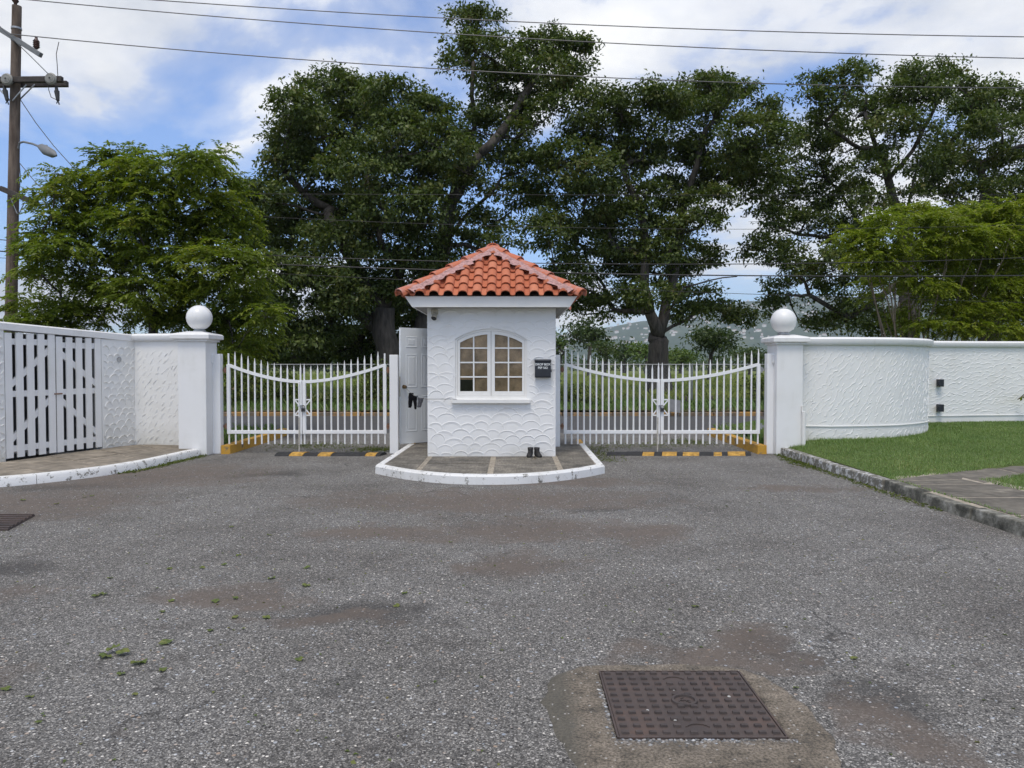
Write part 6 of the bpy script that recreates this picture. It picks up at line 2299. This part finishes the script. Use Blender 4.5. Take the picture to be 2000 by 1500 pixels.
L_bl = [(205, 315, 34, 16), (255, 305, 34, 20), (265, 335, 50, 24), (320, 320, 40, 22), (385, 315, 40, 18), (430, 305, 26, 14), (345, 350, 50, 22), (420, 350, 44, 24), (120, 340, 30, 13), (165, 350, 34, 16), (105, 378, 34, 14), (140, 385, 46, 20), (215, 375, 54, 26), (300, 385, 60, 28), (385, 395, 56, 30), (455, 400, 36, 26),
        (100, 425, 40, 18), (130, 435, 46, 22), (195, 430, 54, 28), (270, 440, 60, 32), (345, 450, 60, 34), (420, 455, 54, 34), (475, 460, 34, 30), (85, 462, 36, 14), (110, 480, 50, 22), (180, 490, 54, 28), (250, 500, 60, 32), (325, 510, 60, 34), (400, 515, 60, 36), (465, 520, 44, 34), (505, 540, 30, 26),
        (80, 530, 46, 22), (140, 545, 50, 26), (215, 560, 56, 30), (290, 570, 60, 32), (365, 575, 60, 34), (435, 580, 54, 34), (490, 590, 40, 28), (65, 590, 40, 20), (130, 605, 50, 22), (200, 615, 50, 22), (380, 630, 54, 30), (440, 640, 54, 32), (495, 640, 40, 26), (520, 615, 26, 20), (455, 685, 50, 26), (320, 620, 46, 22), (60, 630, 40, 14), (120, 640, 40, 12)]
tree('feathery_tree', 'bright green feathery tree overhanging the left wall beside the utility pole', px_blobs(L_bl, 15.8, 0.9, 6), froots(((300, 850, 0), (300, 740, 0), (298, 660, 0), (300, 610, 0)), 15.8), 0.10, 0.006, 26, 0.10, 18, 60, 'leaf_bright', mode='frond', sub=12, gap=-0.35, gap_scale=1.7, branch_n=5, inner=0.3)
R_bl = [(1690, 445, 30, 14), (1740, 430, 36, 16), (1790, 420, 40, 18), (1845, 430, 40, 20), (1900, 420, 36, 16), (1945, 405, 34, 16), (1990, 410, 40, 20), (1670, 470, 34, 14), (1725, 465, 46, 22), (1790, 460, 50, 24), (1855, 470, 50, 24), (1920, 460, 46, 24), (1980, 460, 46, 26), (2040, 460, 46, 30), (1700, 505, 46, 18), (1765, 505, 50, 24), (1835, 515, 50, 26), (1905, 510, 50, 28), (1970, 510, 46, 28), (2030, 520, 46, 30),
        (1735, 545, 40, 18), (1805, 550, 44, 20), (1880, 560, 46, 24), (1945, 565, 46, 26), (2005, 570, 46, 28), (1930, 610, 40, 18), (1985, 620, 44, 22), (2040, 620, 44, 26), (1870, 600, 34, 14), (1755, 620, 22, 10), (1720, 575, 30, 14), (1790, 590, 36, 18), (1830, 575, 36, 18), (1860, 640, 40, 16), (1935, 648, 44, 16), (1800, 635, 30, 12), (1995, 655, 44, 14)]
YR = 18.2
rb = px_blobs(R_bl, YR, 0.8, 7)
t_ = thing('multi_stem_tree', 'yellow-green feathery tree with many thin stems behind the rear wall', 'tree', tuple(at(1830, 840, YR)))
stm = MB()
rr = random.Random(9)
for i, (c, rx, ry, rz) in enumerate(rb):
    b0 = at(1800 + (c[0] / YR * F + 1000 - 1830) * 0.22 + rr.uniform(-40, 40), 850, YR + rr.uniform(-.4, .4))
    b0.z = 0
    c = Vector(c)
    m1 = b0.lerp(c, 0.45) + Vector((rr.uniform(-.12, .12), rr.uniform(-.1, .1), 0.25))
    m2 = b0.lerp(c, 0.75) + Vector((rr.uniform(-.12, .12), rr.uniform(-.1, .1), 0.12))
    stm.tube([b0, m1, m2, c], [0.026, 0.019, 0.013, 0.006], 6)
    for k in range(4):
        d = Vector((rr.gauss(0, 1) * rx, rr.gauss(0, 1) * ry, rr.gauss(.4, .7) * rz)) * 0.6
        s0 = m2.lerp(c, rr.uniform(0, 1))
        stm.tube([s0, s0 + d * 0.5 + Vector((0, 0, .04)), s0 + d], [0.008, 0.006, 0.003], 4, False)
stm.build('stems', 'stem_brown', t_, smooth='all')
V_ = crown(rb, np.random.default_rng(27), 0.085, 18, 74, sub=11, gap=-0.35, gap_scale=1.6, mode='frond', inner=0.25)
quads('crown', V_, 4, 'leaf_lime', t_)

# trees far beyond the field
far = [('dark round tree in the field beyond the wider gate', 1150, 655, 44, 36, 62, 'leaf_far'), ('smaller dark tree beside the round tree beyond the wider gate', 1180, 690, 26, 22, 58, 'leaf_far'),
       ('dark bush-like tree in the field right of the forked trunk', 1385, 672, 60, 34, 48, 'leaf_far'), ('low mid-green tree between the forked trunk and the round tree', 1262, 690, 30, 22, 80, 'leaf_far_bright'),
       ('low pale green tree showing beside the booth roof edge', 1092, 680, 22, 30, 70, 'leaf_far_bright'), ('low hazy tree at the foot of the hills', 1218, 690, 34, 18, 110, 'leaf_far'),
       ('low dark tree behind the right gate pillar', 1465, 700, 44, 18, 70, 'leaf_far'), ('bright green bushy tree at the far edge of the field', 1330, 700, 40, 16, 95, 'leaf_far_bright'),
       ('dark green tree in the gap behind the narrower gate', 690, 690, 60, 34, 55, 'leaf_far'), ('low tree behind the left end of the narrower gate', 480, 700, 70, 30, 60, 'leaf_far'), ('broad far tree beyond the narrower gate', 590, 705, 60, 22, 85, 'leaf_far')]
for i, (lab, px, py, rx, rz, Y, mt) in enumerate(far):
    rr = random.Random(40 + i)
    s = Y / F
    bl = []
    for k in range(9):
        a_ = rr.uniform(0, 6.28)
        q = rr.uniform(0.2, 0.75)
        c = at(px + math.cos(a_) * rx * q, py - rz * 0.2 + math.sin(a_) * rz * q * 0.8, Y + rr.uniform(-.6, .6) * rx * s)
        bl.append((tuple(c), rx * s * 0.45, rx * s * 0.45, rz * s * 0.48))
    gx_ = at(px, 715, Y).x
    tree('field_tree', lab, bl, [(gx_, Y, 0.0), (gx_, Y, 0.7), (gx_ + .1, Y, at(px, py + rz * 0.6, Y).z)], 0.16 * Y / 60, 0.03, 60 + i, 0.27 * Y / 60, 9, 3.0 * (60 / Y) ** 2, mt, 'trees beyond the field', gap=-0.5, branch_n=2)
# a long far-off belt of wood
bl = []
rr = random.Random(77)
for i in range(150):
    x = -150 + i * 2.2
    bl.append(((x + rr.uniform(-1, 1), 140 + rr.uniform(-6, 6), rr.uniform(0.4, 1.3)), rr.uniform(2, 4), rr.uniform(2, 3), rr.uniform(1.0, 2.0)))
V_ = crown(bl, np.random.default_rng(78), 0.6, 8, 0.45, gap=-0.6)
tag(quads('far_wood', V_, 4, 'leaf_far', None, 'stuff'), 'low belt of dark trees along the far edge of the field')

# undergrowth along the fence: bushes
bush = [(450, 790, 40, 66, 24.9), (500, 790, 50, 74, 25.2), (550, 795, 40, 60, 25.0), (640, 800, 44, 30, 24.7), (690, 798, 44, 30, 24.8), (735, 790, 40, 74, 25.2), (800, 780, 50, 40, 25.0), (1105, 792, 44, 38, 24.8), (1150, 800, 44, 18, 24.9), (1200, 803, 30, 12, 24.6), (1340, 802, 30, 14, 24.6), (1390, 801, 40, 15, 24.9), (1480, 780, 34, 46, 24.8), (1440, 802, 30, 13, 24.7), (600, 803, 34, 26, 24.5), (1250, 805, 30, 9, 24.5)]
bl_lab = ['dense dark bush at the left end of the far verge', 'tallest dark bush on the verge behind the narrower gate', 'rounded dark bush right of the tallest one behind the narrower gate', 'low bush behind the meeting stiles of the narrower gate', 'low spreading bush behind the right leaf of the narrower gate', 'dark bush behind the gate post next to the open door', 'dark bush on the verge hidden behind the booth and its open door', 'dark bush by the fence just right of the booth', 'second dark bush right of the booth along the fence', 'small bush behind the left leaf of the wider gate', 'small bush beside the grey metal panel', 'broad low bush behind the right leaf of the wider gate', 'tall bush beside the right gate post', 'small low bush left of the tall bush by the right gate post', 'smallest bush left of the meeting stiles of the narrower gate', 'small low bush left of the forked tree trunk']
for i, (px, py, rx, rz, Y) in enumerate(bush):
    s = Y / F
    rr = random.Random(90 + i)
    bl = []
    for k in range(5):
        c = at(px + rr.uniform(-.55, .55) * rx, py - rz * rr.uniform(0.1, 0.75), Y + rr.uniform(-.5, .5))
        bl.append((tuple(c), rx * s * 0.55, rx * s * 0.5, rz * s * 0.5))
    g0 = at(px, py, Y)
    tree('bush', bl_lab[i], bl, [(g0.x, Y, 0.1), (g0.x, Y, 0.3), (g0.x, Y, 0.5)], 0.04, 0.012, 120 + i, 0.10, 10, 13, 'leaf_dark', 'bushes along the far verge', cat='bush', gap=-0.5, branch_n=2)


# tall grass of the field and the verge
def blades(name, n_, xr, yr, zf, h, lean, wd, mat, label, ok=None, parent=None):
    X = rng.uniform(xr[0], xr[1], n_)
    Y = yr[0] + (yr[1] - yr[0]) * rng.uniform(0, 1, n_) ** 1.3
    if ok is not None:
        m_ = np.array([ok(a_, b_) for a_, b_ in zip(X, Y)])
        X, Y = X[m_], Y[m_]
    N_ = len(X)
    Z = np.array([zf(a_, b_) for a_, b_ in zip(X, Y)])
    P_ = np.stack([X, Y, Z], 1)
    hh_ = rng.uniform(h[0], h[1], N_)
    th_ = rng.uniform(0, 2 * math.pi, N_)
    ln_ = rng.uniform(lean[0], lean[1], N_) * hh_
    dx_, dy_ = np.cos(th_), np.sin(th_)
    z0_ = np.zeros(N_)
    w_ = wd * rng.uniform(0.6, 1.4, N_)
    sx = np.stack([w_, z0_, z0_], 1)
    V_ = np.zeros((N_, 4, 3))
    V_[:, 0] = P_ - sx
    V_[:, 1] = P_ + sx
    V_[:, 2] = P_ + np.stack([dx_ * ln_ * 0.4, dy_ * ln_ * 0.4, hh_ * 0.6], 1) + sx * 0.7
    V_[:, 3] = P_ + np.stack([dx_ * ln_, dy_ * ln_, hh_], 1)
    return tag(quads(name, V_, 4, mat, parent, 'stuff'), label)


blades('tall_grass', 90000, (-32, 34), (26.0, 75), lambda x, y: 0.14, (0.22, 0.55), (0.3, 1.1), 0.026, 'grass_tall', 'tall green grass filling the field beyond the fence')
blades('verge_grass', 26000, (-20, 20), (23.1, 25.9), lambda x, y: 0.12 + 0.03 * (y - 23), (0.08, 0.28), (0.2, 0.9), 0.012, 'grass_lawn', 'rough grass on the verge beyond the road', ok=lambda x, y: rng.uniform() < 0.25 + 0.3 * (y - 23))

blades('verge_grass', 9000, (-9, 9), (13.7, 17.0), lambda x, y: 0.08, (0.06, 0.2), (0.2, 0.9), 0.010, 'grass_lawn', 'rough grass on the verges outside the boundary walls', ok=lambda x, y: x < -5.05 or x > 4.43)

# weeds along kerbs, posts and the asphalt behind the gates
wp = []
for _ in range(5200):
    q = rng.uniform()
    if q < 0.18:
        u = rng.uniform(0.78, 1.0) * kerbL.len
        p, nn = kerbL.at(u)
        d = abs(rng.normal(0, 0.07))
        wp.append((p.x + nn.x * d, p.y + nn.y * d))
    elif q < 0.34:
        wp.append((4.53 - abs(rng.normal(0, 0.06)), rng.uniform(8.0, 13.0) ** 1.0))
    elif q < 0.42:
        wp.append((rng.normal(4.45, 0.08), rng.normal(11.9, 0.4)))
    elif q < 0.55:
        wp.append((rng.normal(-2.45, 0.22), rng.normal(13.75, 0.25)))
    elif q < 0.68:
        wp.append((rng.normal(-3.7, 0.45), rng.normal(14.4, 0.35)))
    elif q < 0.80:
        wp.append((rng.normal(2.3, 0.7), rng.normal(14.5, 0.35)))
    elif q < 0.9:
        wp.append((rng.normal(3.5, 0.25), rng.normal(15.1, 0.35)))
    else:
        wp.append((rng.normal(1.5, 0.15), rng.uniform(12.0, 14.2)))
P_ = np.array([(a_, b_, 0.0) for a_, b_ in wp])
N_ = len(P_)
D_ = rng.normal(size=(N_, 3)) * np.array([1, 1, 0.3])
D_[:, 2] = np.abs(D_[:, 2]) + 0.25
D_ /= np.linalg.norm(D_, axis=1, keepdims=True)
Nn_ = rng.normal(size=(N_, 3)) * 0.3
Nn_[:, 2] += 1
L_ = rng.uniform(0.02, 0.06, N_)
tag(quads('weeds', leaves_quads(P_, D_, Nn_, L_, L_ * 0.3), 4, 'weed', None, 'stuff'), 'small weeds growing along the kerbs and gate edges')

# plant growing out of the rear wall
pl_ = at(1995, 776, 15.9)
t_ = thing('wall_plant', 'small leafy plant growing out of the rear wall', 'plant', tuple(pl_))
m_ = MB()
lvs = []
for k in range(7):
    e = pl_ + Vector((R.uniform(-.2, .16), -0.05 - R.uniform(0, .12), R.uniform(-0.02, 0.16)))
    m_.tube([pl_ + Vector((0, 0.12, -0.05)), pl_.lerp(e, 0.5) + Vector((0, 0, .03)), e], [0.006, 0.005, 0.003], 5)
    for j in range(7):
        lvs.append(pl_.lerp(e, R.uniform(0.5, 1.05)))
m_.build('stems', 'stem_brown', t_)
P_ = np.array(lvs)
N_ = len(P_)
D_ = rng.normal(size=(N_, 3))
D_[:, 2] -= 0.4
D_ /= np.linalg.norm(D_, axis=1, keepdims=True)
Nn_ = rng.normal(size=(N_, 3)) * .4 + np.array([0, -.4, 1])
L_ = rng.uniform(0.06, 0.11, N_)
quads('foliage', leaves_quads(P_, D_, Nn_, L_, L_ * 0.5), 4, 'leaf_bright', t_)

# ------------------------------------------------------------------ fallen leaves, pebbles
leafpx = [(205, 1285, .085), (240, 1280, .08), (222, 1275, .08), (270, 1297, .085), (236, 1318, .05), (325, 1257, .085), (12, 1348, .05), (58, 1363, .04), (264, 1358, .04), (318, 1310, .05), (585, 1290, .05), (460, 1207, .05),
          (598, 1145, .07), (600, 1110, .06), (466, 1086, .05), (452, 1030, .05), (526, 1046, .05), (438, 1104, .05), (395, 1110, .05), (332, 1112, .05), (215, 1130, .05), (200, 1162, .07), (186, 1166, .06), (335, 1175, .05), (317, 1196, .05), (420, 1176, .07), (460, 1170, .05), (530, 1131, .06), (410, 1233, .05), (520, 1208, .06), (775, 1185, .05), (790, 1160, .05), (1358, 1186, .06), (1667, 1287, .05), (1555, 1345, .03), (700, 1020, .04), (180, 969, .06), (165, 972, .05), (45, 978, .07), (110, 985, .06), (1460, 960, .05), (1420, 990, .04), (880, 1060, .04), (75, 1412, .03)]
fl_me = []
for k in range(4):
    rr = random.Random(200 + k)
    n_ = 13
    vs = [(0, 0, 0.06)]
    for i in range(n_):
        a_ = 2 * math.pi * i / n_
        q = (0.5 if i % 2 else 0.36) * (1.25 if i == 0 else 1) * rr.uniform(0.85, 1.1)
        vs.append((math.cos(a_) * q, math.sin(a_) * q * 0.8, rr.uniform(0.0, 0.22)))
    m_ = MB().add(vs, [(0, 1 + i, 1 + (i + 1) % n_) for i in range(n_)])
    o = m_.build('fallen_leaf', 'fallen')
    fl_me.append(o.data)
    bpy.data.objects.remove(o)
for k, (px, py, s) in enumerate(leafpx):
    g0 = gnd(px, py)
    o = bpy.data.objects.new('fallen_leaf', fl_me[k % 4])
    COL.objects.link(o)
    o.location = (g0.x, g0.y, 0.004 if k > 2 else 0.006 + k * 0.008)
    o.rotation_euler = (R.uniform(-.15, .15), R.uniform(-.15, .15), R.uniform(0, 6.28))
    o.scale = (s * 1.1, s * 1.1, s * 1.1)
    tag(o, {0: 'ragged green leaf at the left of the leaf clump in the left foreground', 1: 'ragged green leaf in the middle of the leaf clump in the left foreground', 3: 'large green leaf lying just right of the leaf clump', 5: 'dark green leaf lying alone beyond the leaf clump', 6: 'yellow-green leaf at the left edge of the foreground asphalt', 32: 'green leaf lying alone on the right part of the asphalt'}.get(k, 'small fallen leaf lying scattered on the grey asphalt'), 'leaf', 'fallen leaves on the asphalt')

# litter of leaf scraps and grit
N_ = 1500
X = rng.uniform(-6, 4.3, N_)
Y = 2.4 + 9 * rng.uniform(0, 1, N_) ** 1.2
m_ = np.array([not (IX0 - .1 < a_ < IX1 + .1 and b_ > 9.6) and (b_ < kerbL.at(0)[0].y or a_ > -5.2) and not (0.0 < a_ < 1.5 and b_ < 4) for a_, b_ in zip(X, Y)])
X, Y = X[m_], Y[m_]
N_ = len(X)
P_ = np.stack([X, Y, np.full(N_, 0.003)], 1)
D_ = rng.normal(size=(N_, 3)) * np.array([1, 1, 0.12])
D_ /= np.linalg.norm(D_, axis=1, keepdims=True)
Nn_ = np.tile(np.array([0, 0, 1.0]), (N_, 1)) + rng.normal(size=(N_, 3)) * .2
L_ = rng.uniform(0.008, 0.03, N_)
tag(quads('leaf_litter', leaves_quads(P_, D_, Nn_, L_, L_ * 0.6), 4, 'fallen', None, 'stuff'), 'tiny scraps of leaf scattered over the asphalt')


def pebbles(name, P_, size, label, mats):
    o8 = np.array([(1, 0, 0), (0, 1, 0), (-1, 0, 0), (0, -1, 0), (0.72, 0.72, .45), (-.72, .72, .45), (-.72, -.72, .45), (.72, -.72, .45), (0, 0, 0.75)])
    fs = [(0, 4, 7), (0, 1, 4), (1, 5, 4), (1, 2, 5), (2, 6, 5), (2, 3, 6), (3, 7, 6), (3, 0, 7), (4, 5, 8), (5, 6, 8), (6, 7, 8), (7, 4, 8)]
    N_ = len(P_)
    th_ = rng.uniform(0, 6.28, N_)
    c_, s_ = np.cos(th_), np.sin(th_)
    sx, sy = size * rng.uniform(0.7, 1.3, N_), size * rng.uniform(0.5, 1.0, N_)
    base_ = o8[None] * np.stack([sx, sy, np.minimum(sx, sy) * 0.8], 1)[:, None, :]
    X_ = base_[..., 0] * c_[:, None] - base_[..., 1] * s_[:, None]
    Y_ = base_[..., 0] * s_[:, None] + base_[..., 1] * c_[:, None]
    V_ = np.stack([X_, Y_, base_[..., 2]], -1) + np.array(P_)[:, None, :]
    tris = V_[:, np.array(fs)].reshape(-1, 3, 3)
    # keep shared vertices so that each stone is one island
    co = V_.reshape(-1, 3).astype(np.float32)
    idx = (np.array(fs)[None] + (np.arange(N_) * 9)[:, None, None]).reshape(-1).astype(np.int32)
    me = bpy.data.meshes.new(name)
    me.vertices.add(len(co))
    me.vertices.foreach_set('co', co.ravel())
    me.loops.add(len(idx))
    me.loops.foreach_set('vertex_index', idx)
    nf = len(idx) // 3
    me.polygons.add(nf)
    me.polygons.foreach_set('loop_start', np.arange(0, nf * 3, 3, dtype=np.int32))
    me.update(calc_edges=True)
    me.polygons.foreach_set('use_smooth', [True] * nf)
    me.materials.append(MAT[mats])
    o = bpy.data.objects.new(name, me)
    COL.objects.link(o)
    return tag(o, label, kind='stuff')


def pebble_mat():
    m, nt, b, out = new_mat('pebble_mix')
    geo = nd(nt, 'ShaderNodeNewGeometry')
    c = ramp(nt, geo.outputs['Random Per Island'], [(0, (0.07, 0.068, 0.066)), (0.35, (0.15, 0.145, 0.14)), (0.6, (0.24, 0.21, 0.18)), (0.8, (0.34, 0.33, 0.32)), (0.93, (0.30, 0.33, 0.37)), (1.0, (0.62, 0.60, 0.57))])
    nt.links.new(c, b.inputs['Base Color'])
    b.inputs['Roughness'].default_value = 0.75


pebble_mat()
N_ = 14000
Y = 2.15 + 7.5 * rng.uniform(0, 1, N_) ** 2.0
X = rng.uniform(-1, 1, N_) * Y * 0.72
m_ = (X < 4.45) & ~((X > 0.0) & (X < 1.55) & (Y > 2.75) & (Y < 3.95)) & ~((X > IX0 - .1) & (X < IX1 + .1) & (Y > 9.6))
m_ &= ~((X < -5.2) & (Y > 8.6))
X, Y = X[m_], Y[m_]
pebbles('gravel', np.stack([X, Y, np.full(len(X), -0.0005)], 1), 0.0048 * (1 + 0.06 * Y), 'small rounded pebbles set in the surface of the asphalt', 'pebble_mix')
N_ = 420
X = rng.uniform(MX0 - 0.02, MX1 + 0.03, N_)
Y = MY0 - 0.012 - np.abs(rng.normal(0, 0.022, N_))
e = rng.uniform(0, 1, N_) < 0.22
X[e] = MX0 - 0.012 - np.abs(rng.normal(0, 0.010, e.sum()))
Y[e] = rng.uniform(MY0, MY0 + 0.55, e.sum())
pebbles('pebbles', np.stack([X, Y, np.full(N_, 0.010)], 1), np.full(N_, 0.0085), 'pale pebbles gathered along the edges of the manhole cover', 'pebble_mix')
for (x, y), sz, lab in (((0.60, 3.36), 0.009, 'small pale stone on the left half of the near manhole cover'), ((0.70, 3.27), 0.015, 'largest white stone on the near manhole cover'), ((0.76, 3.57), 0.007, 'tiny pale stone beyond the emblem of the near manhole cover'),
                        ((1.0, 3.50), 0.009, 'pale stone at the right of the near manhole cover')):
    o = pebbles('stone', np.array([(x, y, 0.015)]), np.array([sz]), lab, 'pale_stone')
    del o['kind']
    tag(o, lab, 'stone', 'stones on the near manhole cover')

# ------------------------------------------------------------------ air
HAZE = True
if HAZE:
    hb = MB().box(-6500, 6500, -260, 6000, -1.2, 520)
    m = bpy.data.materials.new('haze_air')
    m.use_nodes = True
    nt = m.node_tree
    nt.nodes.clear()
    out = nd(nt, 'ShaderNodeOutputMaterial')
    pv = nd(nt, 'ShaderNodeVolumePrincipled', {'Color': (0.80, 0.90, 1.0, 1), 'Density': 0.00015, 'Anisotropy': 0.2})
    nt.links.new(pv.outputs[0], out.inputs['Volume'])
    MAT['haze_air'] = m
    tag(hb.build('haze', 'haze_air'), 'thin pale haze between the camera and the far hills', kind='stuff')
